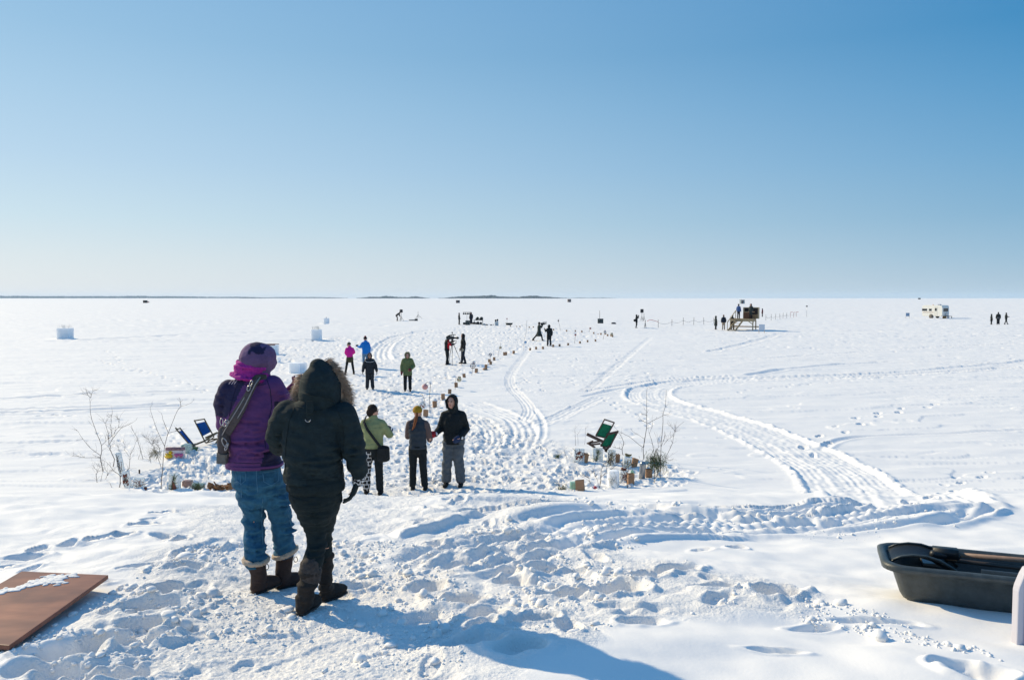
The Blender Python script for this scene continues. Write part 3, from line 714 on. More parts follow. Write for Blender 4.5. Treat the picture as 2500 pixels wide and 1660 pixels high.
M_purple = fabric('purple_shell', (.125, .045, .155), (14, .12), (300, .0012)); M_plum = fabric('dark_plum_panel', (.026, .022, .060), (14, .12), (300, .0012))
M_hoodp = fabric('greyed_purple_hood', (.13, .075, .165), (14, .25), (300, .0012)); M_scarf = fabric('magenta_knit', (.36, .026, .24), (40, .25), (60, .006))
M_jeans = fabric('blue_denim', (.028, .115, .20), (16, .38), (260, .002)); M_bbrown = fabric('brown_boot_suede', (.052, .034, .030), (20, .3), (150, .002))
M_trim = fabric('cream_fleece', (.50, .40, .31), (60, .3), (120, .006)); M_sole = mat('boot_sole', (.015, .014, .013), .6)
M_fblack = fabric('black_wool', (.013, .023, .026), (25, .3), (240, .0025)); M_leg = fabric('black_knit_trousers', (.010, .018, .020), (30, .25), (240, .002))
M_bboot = fabric('worn_black_boot', (.030, .025, .022), (25, .35), (110, .004)); M_fur = mat('brown_fur', (.40, .27, .18), .8, noise=(25, .45), sheen=.3)
M_gstrap = fabric('grey_webbing', (.085, .07, .07), (60, .2), (200, .002)); M_strapedge = mat('light_grey_edging', (.30, .28, .28), .7); M_chrome = mat('chrome', (.42, .42, .44), .35, metal=1)

def boot(root, org, ank, heel, toe, shaft_top, r, m, sole_z, slouch=0, seed=0, sole=True):
    ank, heel, toe, shaft_top = map(A, (ank, heel, toe, shaft_top)); d = toe - heel; d[2] = 0; L = np.linalg.norm(d); d /= L; z = sole_z; s = np.cross(d, (0, 0, 1))
    def at_(k, h): q = heel + d * L * k; return A((q[0], q[1], z + h))
    sh = [loft([shaft_top, (shaft_top + ank) / 2, ank, at_(.22, .07)], [r * 1.04, r, r * .92, r * .9]), loft([at_(.12, .05), at_(.35, .055), at_(.6, .05), at_(.84, .042)], [(.042, .048), (.046, .055), (.05, .05), (.045, .038)], side=s)]
    f = folds(.004 + slouch * .5, 14 if slouch else 10, 3, seed)
    def dd(V, N): return f(V, N) + (slouch * (np.sin((V[:, 2] + A(org)[2] - z) * 75) * sstep(.06, .12, V[:, 2] + org[2] - z)) if slouch else 0)
    b = solid('boot', sh, .010, m, root, 2, dd, org, clamp=lambda V: np.concatenate([V[:, :2], np.maximum(V[:, 2:], z - org[2] + .012)], 1))
    if sole:
        V, F = loft([at_(.04, .012), at_(.3, .012), at_(.62, .012), at_(.95, .014)], [(.04, .013), (.042, .013), (.051, .013), (.036, .013)], side=s, n=20)
        part('sole', (V, F), M_sole, b, True, org=org)
    return b

def build_purple():
    y0 = 5.6; fx, fy = at0(*z1(335, 1395)); org = A((fx, fy, H(fx, fy)))
    root = empty('person', org); tag(root, 'woman in a purple hooded jacket, magenta scarf and blue jeans seen from behind', 'person')
    C = {k: Q(*p) for k, p in dict(head=(322, 165, 5.63), neck=(300, 262, 5.6), chest=(292, 400, 5.6), waist=(300, 600, 5.6), hip=(318, 745, 5.6), shL=(172, 335, 5.58), elL=(158, 515, 5.68), wrL=(260, 470, 5.95),
          shR=(405, 310, 5.62), elR=(470, 470, 5.70), wrR=(492, 392, 5.98), hL=(262, 800, 5.6), kL=(302, 1010, 5.62), aL=(322, 1225, 5.57), hR=(385, 800, 5.62), kR=(446, 1000, 5.68), aR=(472, 1190, 5.76)).items()}
    # body under the clothes
    body = [ell(C['head'], (.085, .095, .115)), loft([C['neck'], C['head']], [.06, .06]), loft([C['hip'], C['waist'], C['chest'], C['neck']], [(.13, .1), (.12, .1), (.15, .1), (.06, .06)])]
    for s in 'LR': body += [loft([C['sh' + s], C['el' + s], C['wr' + s]], [.045, .038, .028]), loft([C['h' + s], C['k' + s], C['a' + s]], [.07, .05, .035])] + hand_shapes(C['wr' + s], C['wr' + s] + A((.02, .05, .06)), 1 if s == 'R' else -1)
    solid('body', body, .018, skin, root, 1, org=org)
    # jacket
    hemz = Q(300, 738, 5.6)[2]
    js = [loft([Q(309, 745, 5.6), Q(300, 650, 5.6), Q(296, 560, 5.6), Q(288, 430, 5.6), Q(286, 350, 5.6), Q(292, 298, 5.6), Q(298, 262, 5.6)],
               [(.196, .15), (.188, .145), (.180, .14), (.19, .145), (.178, .13), (.128, .105), (.08, .08)], power=2.3, n=24),
          loft([C['shL'], Q(142, 410, 5.6), C['elL'], C['wrL']], [.078, .07, .062, .048]), loft([C['shR'], Q(440, 380, 5.65), C['elR'], Q(482, 430, 5.84), C['wrR']], [.08, .076, .068, .058, .044]),
          ell(Q(212, 330, 5.6), (.085, .1, .065)), ell(Q(380, 312, 5.6), (.09, .1, .07))]
    f0 = folds(.018, 8, 1.8, 3)
    def jd(V, N):
        z = V[:, 2] + org[2]; k = sstep(1.55 + 1.75, 1.1 + 1.75, z); low = sstep(hemz + .42, hemz + .2, z) * sstep(hemz + .03, hemz + .1, z)
        return f0(V, N) * (.45 + 1.2 * low)
    cj = creases(crease_set([(190, 380, 560, 20, 3), (180, 420, 610, 25, 5), (180, 430, 665, 25, 5), (420, 455, 420, 50, 4), (105, 150, 430, 60, 5), (200, 360, 500, 30, 2)], 5.5, 4), org, .012, .009)
    jd0 = jd
    jd = lambda V, N: jd0(V, N) + cj(V, N)
    def pick(c):
        w = c + org; u = (w[:, 0] / w[:, 1] * FW * 1.0 + 1180.5) / .9444; zx = (u - 480) * 2.178; dz = w[:, 2] - hemz
        n_ = perlin(w[:, 0] * 9, w[:, 2] * 9, 3) * 4
        yoke = (zx < 255 - (0.62 - dz) * 420 + n_) & (dz > .36) & (dz < .70)
        yoke |= (dz > .655 + .0 * zx) & (zx > 230)
        side = (zx > 372 + 36 * np.sin((dz - .1) * 5.5) + (dz < .12) * -30) & (dz < .47) & (w[:, 0] < 9) & (w[:, 1] < 5.7)
        return np.where(yoke | side, 1, 0)
    jk = solid('jacket', js, .0105, None, root, 2, jd, org, clamp=lambda V: np.concatenate([V[:, :2], np.maximum(V[:, 2:], hemz - org[2])], 1), mats=[M_purple, M_plum], pick=pick)
    V, F = loft([Q(309, 728, 5.6), Q(309, 716, 5.6)], [(.2005, .1545), (.198, .153)], n=40, caps=False, power=2.3)
    part('hem_band', (V, F), M_purple, jk, True, org=org)
    seam('seam', jk, org, [[(232, 268), (205, 330), (185, 400), (175, 470)], [(372, 270), (392, 330), (400, 420), (378, 520), (362, 600), (372, 680), (350, 735)], [(170, 716), (300, 722), (440, 712)], [(250, 300), (300, 312), (368, 300)]], .0026, M_plum)
    seam('reflective_stripe', jk, org, [[(172, 300), (198, 272)], [(186, 302), (210, 274)], [(201, 300), (224, 270)]], .003, mat('pale_stripe', (.45, .40, .48), .6), n=5)
    # hood: round crown, peak to the right
    hs = [ell(Q(318, 168, 5.62), (.118, .13, .122)), ell(Q(345, 160, 5.66), (.105, .12, .105)), loft([Q(322, 150, 5.62), Q(372, 168, 5.66), Q(408, 184, 5.70)], [.10, .075, .03]), loft([Q(310, 235, 5.62), Q(322, 180, 5.62)], [.105, .11]),
          loft([Q(395, 200, 5.68), Q(384, 222, 5.68)], [.035, .022])]
    f1 = folds(.004, 7, 9, 12)
    solid('hood', hs, .0095, None, root, 2, f1, org, mats=[M_hoodp, M_plum], pick=lambda c: ((c[:, 0] + org[0] > Q(296, 150, 5.6)[0]) & (c[:, 2] + org[2] > Q(0, 138, 5.6)[2]) & (c[:, 0] + org[0] < Q(372, 150, 5.6)[0]) & (perlin(c[:, 0] * 20, c[:, 2] * 20, 5) > -.2)).astype(int))
    part('hood_seam', [tube([Q(262 + 3 * i, 225 - 9 * i, 5.5 + .004 * i) + A((-.02, -.012, 0)) for i in range(0, 1)] + [Q(262, 205, 5.52), Q(262, 200, 5.52)], .002)], M_plum, root, True, org=org)
    # scarf: folded rolls of knit round the neck
    g = np.random.RandomState(2); rolls = []
    for i in range(6):
        zc = 184 + i * 14.5; tilt = .17 + .05 * g.normal(); rad = .104 + .0045 * i + .004 * g.normal(); pts = []
        for k in range(33):
            a = 2 * math.pi * k / 32; pts.append(Q(298 - i * 1.2, zc + 8, 5.61) + A((math.cos(a) * rad, math.sin(a) * rad * .95, -math.cos(a) * rad * tilt + .004 * math.sin(3 * a + i))))
        rolls.append(loft(pts, [.0115 + .0035 * math.sin(k * 1.3 + i * 2) for k in range(33)], n=8))
    rolls.append(loft([Q(300, 182, 5.61), Q(293, 256, 5.61)], [.094, .112], n=24))
    solid('scarf', rolls, .0058, M_scarf, root, 0, folds(.004, 60, 30, 6), org)
    # jeans
    js = [loft([Q(315, 700, 5.6), Q(318, 770, 5.6), Q(322, 820, 5.6), Q(320, 862, 5.6)], [(.155, .125), (.172, .14), (.176, .15), (.155, .13)], n=24),
          loft([Q(275, 820, 5.6), Q(292, 905, 5.61), Q(299, 990, 5.62), Q(303, 1060, 5.62), Q(310, 1150, 5.59), Q(314, 1240, 5.57)], [.105, .094, .077, .074, .074, .078], n=20),
          loft([Q(385, 820, 5.61), Q(425, 905, 5.64), Q(444, 985, 5.68), Q(452, 1060, 5.71), Q(462, 1130, 5.73), Q(470, 1190, 5.755)], [.105, .094, .077, .073, .074, .077], n=20)]
    f2 = folds(.026, 13, 2.0, 31)
    def pd(V, N):
        z = V[:, 2] + org[2]; zk = Q(300, 990, 5.62)[2]; zh = Q(300, 880, 5.62)[2]; za = Q(300, 1220, 5.6)[2]
        k = .25 + .5 * np.exp(-((z - zk) / .11) ** 2) + .6 * np.exp(-((z - zh) / .06) ** 2) + .4 * np.exp(-((z - za) / .07) ** 2); return f2(V, N) * k + cq(V, N)
    cq = creases(crease_set([(225, 352, 870, 40, 5), (240, 352, 1000, 60, 8), (255, 352, 1130, 35, 4), (258, 365, 1205, 20, 4), (368, 490, 880, 40, 5), (392, 498, 985, 50, 8), (405, 508, 1080, 30, 3), (412, 520, 1150, 22, 4)], 5.5, 6), org, .011, .008)
    jn = solid('jeans', js, .0095, M_jeans, root, 1, pd, org)
    M_st = mat('denim_seam', (.05, .15, .25), .8)
    for x0, x1 in ():
        q = []
        for a, b in ((x0, x1),):
            q.append(tube([Q(a, 752, 5.44), Q(b, 752, 5.44), Q(b - 3, 822, 5.42), Q((a + b) / 2, 835, 5.42), Q(a + 6, 822, 5.42), Q(a, 752, 5.44)], .0022, 5))
    seam('stitching', jn, org, [[(318, 742), (319, 790), (322, 835), (326, 872)], [(208, 762), (262, 768), (261, 812), (236, 832), (214, 812), (208, 762)], [(352, 768), (432, 760), (434, 815), (396, 838), (358, 818), (352, 768)],
         [(196, 742), (330, 752), (450, 735)], [(232, 760), (240, 900), (252, 1050)], [(352, 905), (345, 1000), (352, 1150)], [(478, 900), (490, 1000), (512, 1090)]], .0024, mat('denim_stitch', (.07, .19, .30), .8))
    # fleece cuffs and boots
    zl = H(*at0(*z1(335, 1395))); gl = at0(*z1(332, 1384)); gr = at0(*z1(474, 1340))
    bz = H(*gl) - .004; bz2 = H(*gr) - .004
    bl = boot(root, org, Q(330, 1310, 5.56), (gl[0] - .04, gl[1] - .01, 0), (gl[0] + .085, gl[1] + .20, 0), Q(318, 1240, 5.565), .062, M_bbrown, bz, seed=3)
    br = boot(root, org, Q(462, 1285, 5.75), (gr[0] - .075, gr[1] - .02, 0), (gr[0] + .15, gr[1] + .12, 0), Q(470, 1215, 5.755), .062, M_bbrown, bz2, seed=4)
    for b_, c, tl in ((bl, (316, 1232, 5.567), -.06), (br, (471, 1194, 5.755), .32)):
        cc = Q(*c); pts = []; 
        for k in range(25):
            a = 2 * math.pi * k / 24; pts.append(cc + A((math.cos(a) * .079, math.sin(a) * .079, math.cos(a) * .079 * tl + .01 * math.sin(a))))
        solid('fleece_cuff', [loft(pts, [.019] * 25, n=10)], .008, M_trim, b_, 1, folds(.006, 45, 40, 7), org)
        lc = cc + A((.07, -.02, -.045)); part('lace_loop', [tube([lc + A((math.sin(a) * .014 + .012, 0, math.cos(a) * .02)) for a in np.linspace(0, 6, 12)], .0028, 6)], M_sole, b_, True, org=org)
    # gloves in front, holding the camera
    for s, w in (('R', C['wrR']), ('L', Q(455, 360, 6.02))):
        solid('glove', hand_shapes(w, w + A((.045, .03, .05 if s == 'L' else -.01)), 1 if s == 'R' else -1, 1.05), .009, fabric('plum_glove', (.16, .02, .09)), root, 1, org=org)
    return root, org
PUR, porg = build_purple()

# shoulder strap with pouch, worn across the purple jacket
def build_strap():
    org = A((porg[0], porg[1] - .16, porg[2] + .7)); root = empty('camera_sling_bag', org)
    tag(root, 'grey padded camera sling with metal clips, strapped across the back of the purple jacket', 'camera sling')
    def band(pts, w0, th, m, name, par):
        V = []; F = []; n = len(pts)
        for i, (p, w) in enumerate(zip(pts, w0)):
            t = A(pts[min(i + 1, n - 1)]) - A(pts[max(i - 1, 0)]); t /= np.linalg.norm(t); s = np.cross(t, (0, 1, 0)); s /= np.linalg.norm(s); nn = np.cross(s, t)
            for a, b in ((-1, -1), (1, -1), (1, 1), (-1, 1)): V.append(A(p) + s * a * w / 2 + nn * b * th / 2)
        for i in range(n - 1):
            for j in range(4): F.append((i * 4 + j, i * 4 + (j + 1) % 4, (i + 1) * 4 + (j + 1) % 4, (i + 1) * 4 + j))
        F += [(3, 2, 1, 0), tuple(range(n * 4 - 4, n * 4))]
        return part(name, (np.array(V), F), m, par, False, .003, org=org)
    path = [Q(330, 268, 5.475), Q(300, 310, 5.44), Q(268, 370, 5.425), Q(235, 430, 5.42), Q(205, 480, 5.42), Q(178, 525, 5.43), Q(158, 560, 5.44)]
    st = band(path, [.035, .042, .052, .066, .074, .07, .066], .012, M_gstrap, 'strap', root)
    band([p + A((0, -.007, 0)) for p in path], [.031, .038, .048, .062, .070, .066, .062], .004, M_gstrap, 'strap_pad', st)
    for sg in (-1, 1):
        part('edging', [tube([A(p) + A((sg * w * .42, -.009, sg * w * .25)) for p, w in zip(path, [.035, .042, .052, .066, .074, .07, .066])], .0035, 6)], M_strapedge, st, True, org=org)
    band([Q(372, 262, 5.50), Q(345, 262, 5.47), Q(318, 268, 5.465), Q(300, 278, 5.455)], [.03, .04, .045, .03], .01, M_plas, 'shoulder_buckle', root)
    pch = solid('pouch', [loft([Q(148, 545, 5.47), Q(146, 600, 5.46), Q(140, 650, 5.46)], [(.042, .035), (.047, .04), (.038, .035)]), loft([Q(141, 640, 5.46), Q(141, 700, 5.47)], [(.028, .03), (.036, .033)], power=3)], .008, M_gstrap, root, 1, folds(.003, 20, 8, 3), org)
    part('end_cap', [loft([Q(141, 664, 5.46), Q(137, 716, 5.47)], [(.037, .038), (.035, .036)], power=4, n=20, caps=False)], fabric('grey_felt_cap', (.13, .125, .12), (60, .2)), pch, False, org=org)
    def ring(c, rx, rz, tilt=0): return tube([A(c) + A((math.cos(a) * rx + math.sin(a) * tilt, -.002, math.sin(a) * rz)) for a in np.linspace(0, 2 * math.pi, 15)], .0032, 6)
    for c, rx, rz, tl in ((Q(290, 296, 5.425), .009, .02, .006), (Q(278, 322, 5.418), .011, .018, .004), (Q(152, 512, 5.40), .013, .016, .004), (Q(162, 500, 5.40), .012, .012, 0), (Q(134, 500, 5.42), .011, .024, 0), (Q(150, 610, 5.40), .016, .03, -.01), (Q(160, 632, 5.405), .008, .026, .01)):
        part('metal_clip', [ring(c, rx, rz, tl)], M_chrome, root, True, org=org)
build_strap()
# small dark camera held in front of her
def build_cam():
    c = Q(500, 350, 6.06); root = empty('camera', c); tag(root, 'small dark camera held up in gloved hands by the woman in purple', 'camera')
    part('camera_body', [box((0, 0, 0), (.12, .05, .08))], M_plas, root, False, .008); part('lens', [loft([(0, .02, 0), (0, .07, 0)], [.03, .028], caps=False)], M_plas, root, True)
build_cam()

def build_black():
    y0 = 5.15; gl = at0(*z1(560, 1488)); gr = at0(*z1(690, 1406)); org = A((gl[0], gl[1], H(*gl)))
    root = empty('person', org); tag(root, 'woman in a black parka with a brown fur ruff on the hood, walking away', 'person')
    C = {k: Q(*p) for k, p in dict(head=(660, 290, 5.2), neck=(640, 400, 5.17), chest=(620, 560, 5.17), waist=(622, 700, 5.17), hip=(634, 830, 5.17), shL=(482, 452, 5.17), elL=(428, 590, 5.2), wrL=(440, 645, 5.45),
          shR=(778, 462, 5.17), elR=(828, 630, 5.17), wrR=(868, 790, 5.2), hL=(590, 870, 5.17), kL=(646, 1085, 5.2), aL=(592, 1380, 5.08), hR=(690, 870, 5.17), kR=(676, 1080, 5.28), aR=(688, 1330, 5.36)).items()}
    body = [ell(C['head'], (.085, .095, .115)), loft([C['neck'], C['head']], [.06, .06]), loft([C['hip'], C['waist'], C['chest'], C['neck']], [(.12, .1), (.12, .1), (.14, .1), (.06, .06)])]
    for s in 'LR': body += [loft([C['sh' + s], C['el' + s], C['wr' + s]], [.045, .038, .028]), loft([C['h' + s], C['k' + s], C['a' + s]], [.065, .045, .03])]
    body += hand_shapes(Q(862, 800, 5.2), Q(862, 800, 5.2) + A((-.035, -.01, -.10)), 1, .8) + hand_shapes(C['wrL'], C['wrL'] + A((.05, .03, 0)), -1)
    solid('body', body, .018, skin, root, 1, org=org)
    hemz = Q(634, 812, 5.17)[2]
    js = [loft([Q(628, 806, 5.17), Q(620, 760, 5.17), Q(616, 680, 5.17), Q(616, 580, 5.17), Q(624, 490, 5.17), Q(634, 430, 5.17), Q(640, 390, 5.17)],
               [(.180, .155), (.188, .165), (.188, .16), (.188, .155), (.186, .14), (.15, .12), (.10, .10)], power=2.3, n=24),
          loft([C['shL'], Q(440, 530, 5.18), C['elL'], C['wrL']], [.084, .078, .072, .055]), loft([C['shR'], Q(812, 545, 5.17), C['elR'], Q(850, 710, 5.18), Q(864, 762, 5.19)], [.086, .083, .079, .068, .05]),
          ell(Q(525, 452, 5.17), (.10, .11, .07)), ell(Q(745, 458, 5.17), (.10, .11, .07))]
    f0 = folds(.020, 7, 1.8, 13)
    cb = creases(crease_set([(480, 780, 745, 32, 4), (790, 880, 680, 60, 5), (390, 450, 610, 40, 3), (640, 780, 640, 40, 2)], 5.05, 19), org, .011, .011)
    jk = solid('parka', js, .0105, M_fblack, root, 2, lambda V, N: cb(V, N) + f0(V, N) * (.5 + .9 * sstep(hemz + .35, hemz + .1, V[:, 2] + org[2])), org, clamp=lambda V: np.concatenate([V[:, :2], np.maximum(V[:, 2:], hemz - org[2])], 1))
    seam('seam', jk, org, [[(520, 425), (492, 500), (478, 600), (470, 700), (470, 780)], [(742, 425), (775, 500), (785, 600), (775, 700), (770, 780)], [(535, 418), (640, 445), (735, 418)], [(560, 800), (640, 806), (750, 796)]], .003, M_leg)
    V, F = loft([Q(634, 868, 5.17), Q(634, 858, 5.17), Q(634, 835, 5.17), Q(633, 812, 5.17)], [(.168, .145), (.186, .158), (.189, .16), (.183, .155)], n=96, power=2.2)
    an = np.arctan2(V[:, 1] - C['hip'][1], V[:, 0] - C['hip'][0]); V[:, :2] += (np.stack([np.cos(an), np.sin(an)], 1)) * (np.sin(an * 60) * .0016)[:, None]
    part('ribbed_hem', (V, F), M_leg, jk, True, org=org)
    # hood and its fur ruff, opening turned to the right
    hs = [loft([Q(655, 400, 5.18), Q(652, 350, 5.19), Q(650, 290, 5.19), Q(648, 235, 5.2), Q(646, 200, 5.2)], [(.125, .12), (.132, .14), (.121, .135), (.092, .115), (.05, .08)], n=20), loft([Q(688, 385, 5.22), Q(690, 310, 5.24), Q(678, 240, 5.25)], [.095, .1, .07])]
    hd = solid('hood', hs, .0095, M_fblack, root, 2, folds(.006, 7, 7, 14), org)
    part('hood_seam', [tube([Q(565, 345, 5.08), Q(600, 358, 5.045), Q(650, 364, 5.04), Q(700, 375, 5.05), Q(735, 395, 5.1)], .004)], M_leg, hd, True, org=org)
    pts = []; nr = []
    arc = [(690, 196), (715, 225), (740, 262), (760, 300), (776, 340), (784, 378), (778, 405)]
    for a, b in zip(arc[:-1], arc[1:]):
        for t in np.linspace(0, 1, 6): p = (a[0] + (b[0] - a[0]) * t, a[1] + (b[1] - a[1]) * t); pts.append(Q(p[0] - 2, p[1], 5.27)); nr.append(A((.85, .35 * rng.uniform(-.6, 1), .30 + (300 - p[1]) * .002)))
    arc = [(575, 262), (566, 290), (558, 320), (552, 350), (556, 372)]
    for a, b in zip(arc[:-1], arc[1:]):
        for t in np.linspace(0, 1, 6): p = (a[0] + (b[0] - a[0]) * t, a[1] + (b[1] - a[1]) * t); pts.append(Q(p[0] + 6, p[1], 5.28)); nr.append(A((-.85, .3, .05)))
    solid('ruff_lining', [loft([Q(x, y, 5.27) for x, y in [(690, 205), (722, 250), (750, 300), (765, 350), (768, 395)]], [.02, .03, .036, .036, .028]), loft([Q(x, y, 5.28) for x, y in [(590, 262), (572, 310), (566, 358)]], [.015, .022, .02])], .01, M_fur, hd, 1, org=org)
    fur('fur_ruff', pts, nr, 5200, .066, .011, M_fur, hd, org, 3, .1)
    # trousers
    ps = [loft([Q(634, 850, 5.17), Q(632, 885, 5.17), Q(634, 930, 5.17), Q(640, 965, 5.17)], [(.165, .13), (.174, .15), (.155, .15), (.13, .12)], n=24),
          loft([Q(580, 900, 5.16), Q(605, 985, 5.17), Q(636, 1085, 5.19), Q(640, 1150, 5.17), Q(622, 1230, 5.13), Q(608, 1285, 5.10)], [.096, .086, .066, .064, .066, .064], n=20),
          loft([Q(695, 900, 5.18), Q(685, 985, 5.22), Q(668, 1085, 5.28), Q(672, 1150, 5.31), Q(682, 1220, 5.34)], [.098, .086, .066, .06, .056], n=20)]
    f2 = folds(.008, 12, 2.0, 41); ct = creases(crease_set([(520, 740, 930, 30, 5), (560, 720, 1000, 40, 6), (590, 705, 1080, 40, 6), (580, 700, 1200, 40, 5)], 5.1, 12), org, .007, .007); solid('trousers', ps, .0095, M_leg, root, 1, lambda V, N: f2(V, N) + ct(V, N), org)
    bz = H(*gl) - .004; bz2 = H(*gr) - .004
    bl = boot(root, org, Q(583, 1395, 5.08), (gl[0] - .005, gl[1] - .03, 0), (gl[0] + .06, gl[1] + .2, 0), Q(604, 1290, 5.10), .064, M_bboot, bz, .006, 5)
    br = boot(root, org, Q(684, 1340, 5.36), (gr[0] - .03, gr[1] - .02, 0), (gr[0] + .1, gr[1] + .16, 0), Q(684, 1215, 5.34), .054, M_bboot, bz2, .006, 6)
    for b_, c, rad in ((bl, (606, 1294, 5.10), .072),):
        cc = Q(*c); 
        solid('fleece_cuff', [loft([cc + A((0, 0, -.045)), cc, cc + A((0, 0, .035))], [rad * .9, rad, rad * .95], n=20)], .008, fabric('grey_fleece', (.062, .052, .048), (50, .4), (100, .006)), b_, 1, folds(.005, 30, 30, 7), org)
    # right glove with patterned cuff
    w = Q(862, 800, 5.2); solid('glove', hand_shapes(w, w + A((-.035, -.01, -.10)), 1, 1.12) + [loft([Q(868, 775, 5.2), w], [.036, .036])], .008, M_fblack, root, 1, folds(.002, 30, 20, 2), org)
    mc = mat('patterned_cuff', (.5, .5, .5), .9); nt_ = mc.node_tree; vz = nt_.nodes.new('ShaderNodeTexVoronoi'); vz.inputs['Scale'].default_value = 75; cr_ = nt_.nodes.new('ShaderNodeValToRGB'); cr_.color_ramp.interpolation = 'CONSTANT'
    cr_.color_ramp.elements[0].color = (.6, .6, .6, 1); cr_.color_ramp.elements[1].position = .45; cr_.color_ramp.elements[1].color = (.015, .015, .018, 1)
    tc_ = nt_.nodes.new('ShaderNodeTexCoord'); nt_.links.new(tc_.outputs['Object'], vz.inputs['Vector']); nt_.links.new(vz.outputs['Distance'], cr_.inputs[0]); nt_.links.new(cr_.outputs[0], nt_.nodes['Principled BSDF'].inputs['Base Color'])
    part('glove_cuff', [loft([Q(868, 778, 5.2), Q(864, 796, 5.2), Q(858, 812, 5.2)], [.048, .046, .042], n=18)], mc, root, True, org=org)
    part('hanging_loop', [tube([Q(592, 488, 4.995) + A((math.cos(a) * .0165, 0, math.sin(a) * .015)) for a in np.linspace(math.pi, 2 * math.pi, 10)], .0022, 6)], M_chrome, jk, True, org=org)
    part('back_tab', [box(Q(604, 440, 5.01), (.045, .006, .12))], M_leg, jk, False, .003, org=org)
build_black()
# ------------------------------------------------------------------ people on the lake
def zz(x, y): return ((800 + x / 3.4075) * .9444, (780 + y / 3.4075) * .9444)
M_green = fabric('light_green_jacket', (.235, .26, .125), (12, .15)); M_olive = fabric('olive_parka', (.125, .155, .065), (12, .2)); M_gfur = fabric('grey_green_fur', (.22, .21, .13), (30, .4), (60, .01))
M_vest = fabric('slate_vest', (.035, .045, .058), (12, .2)); M_mauve = fabric('brown_grey_sleeve', (.115, .08, .075)); M_mustard = fabric('mustard_knit', (.36, .20, .018), (40, .25), (50, .006))
M_redhair = fabric('ginger_hair', (.22, .075, .03), (60, .5), (120, .006)); M_dhair = fabric('dark_hair', (.022, .015, .013), (60, .5), (80, .008)); M_pink = fabric('hot_pink_jacket', (.62, .015, .27)); M_blue = fabric('bright_blue_jacket', (.01, .17, .55))
M_red = fabric('red_jacket', (.50, .015, .03)); M_grey = fabric('grey_snow_trousers', (.095, .11, .125), (10, .25)); M_rmit = fabric('red_mitten', (.32, .018, .03), (40, .3)); M_bmit = fabric('navy_mitten', (.02, .035, .085), (40, .3))
M_white = fabric('white_fleece', (.75, .72, .70)); M_denim2 = fabric('pale_denim', (.10, .19, .30)); M_olv = fabric('olive_skirt', (.06, .055, .03)); M_khaki = fabric('khaki_trousers', (.33, .26, .19)); M_bag = fabric('black_bag_canvas', (.014, .016, .018), (30, .2), (160, .002))
M_dkgreen = fabric('dark_grey_green', (.03, .04, .038)); M_midblue = fabric('mid_blue_jacket', (.04, .09, .24)); M_maroon = fabric('maroon_mitten', (.13, .018, .025)); M_deco = mat('white_stripe', (.6, .6, .6), .8)
M_bgrey = fabric('black_grey_snowsuit', (.022, .027, .034))
GP = 'people walking about on the frozen lake'

grid = bpy.data.materials.new('black_trousers_with_white_grid'); grid.use_nodes = True
def _gridmat(m):
    nt = m.node_tree; b = nt.nodes['Principled BSDF']; b.inputs['Roughness'].default_value = .85; tc = nt.nodes.new('ShaderNodeTexCoord'); br = nt.nodes.new('ShaderNodeTexBrick'); br.offset = .35
    br.inputs['Scale'].default_value = 1; br.inputs['Brick Width'].default_value = .085; br.inputs['Row Height'].default_value = .072; br.inputs['Mortar Size'].default_value = .008; br.inputs['Color1'].default_value = br.inputs['Color2'].default_value = (.012, .013, .015, 1); br.inputs['Mortar'].default_value = (.55, .55, .55, 1)
    mp = nt.nodes.new('ShaderNodeMapping'); mp.inputs['Rotation'].default_value = (math.pi / 2, 0, 0); nt.links.new(tc.outputs['Object'], mp.inputs[0]); nt.links.new(mp.outputs[0], br.inputs[0]); nt.links.new(br.outputs[0], b.inputs[0])
_gridmat(grid)

# woman in light green, seen from behind
wg, J = person(862, 1145, 'woman in a light green puffer jacket with short dark hair, black bag at her hip', D=14.55, face=-.15, tall=1.70, jacket=M_green, hem=.90, thick=1.08, pants=M_black, boots=M_boot, bootz=.33, look=(.75, .55), hat=('hair', M_dhair), vox=.018,
       jdisp=quilt(.009, .075, .1, .007), pose=dict(elR=(.30, .04, 1.13), wrR=(.27, .24, 1.13), haR=(.25, .30, 1.16), elL=(-.22, .12, 1.12), wrL=(-.08, .24, 1.1), haL=(0, .26, 1.12), knL=(-.12, .0, .49), anL=(-.14, 0, .09), knR=(.10, 0, .49), anR=(.12, -.02, .09)),
       pmats=[M_black, grid], ppick=lambda c: ((c[:, 0] < -.03) & (c[:, 2] < .84)).astype(int), facemats=True, gloves={'R': M_bmit, 'L': M_bmit})
q = wg.location
def on(root, p): return A(root.matrix_basis @ Vector(p))
def worn(name, label, cat, root, shapes_parts, group=None):
    """a thing carried by a person: same frame as the person, its own top-level object"""
    e = empty(name, root.location, root.rotation_euler.z, root.scale[0]); tag(e, label, cat, group)
    for nm, sh, m, sm in shapes_parts: part(nm, sh, m, e, sm, 0)
    return e
def strap(pts, w=.035, th=.012): return loft(pts, [(w / 2, th / 2)] * len(pts), side=(.6, 0, .6), n=8)
worn('shoulder_bag', 'black shoulder bag hanging at the hip of the woman in light green', 'bag', wg, [
    ('bag_body', [loft([(.21, -.16, .92), (.21, -.17, .72)], [(.11, .05), (.12, .06)], power=4)], M_bag, True),
    ('strap', [strap([(-.12, -.02, 1.50), (-.15, -.13, 1.40), (-.08, -.19, 1.27), (.03, -.20, 1.12), (.14, -.20, .97), (.2, -.20, .9)], .05)], M_bag, True),
    ('flap', [box((.21, -.2, .86), (.2, .07, .13))], M_bag, False)])
worn('paper_cup', 'dark takeaway cup held by the woman in light green', 'cup', wg, [('cup_body', [loft([(.25, .33, 1.10), (.25, .33, 1.24)], [.032, .042], caps=False)], mat('dark_cup', (.05, .03, .03), .5), True)])

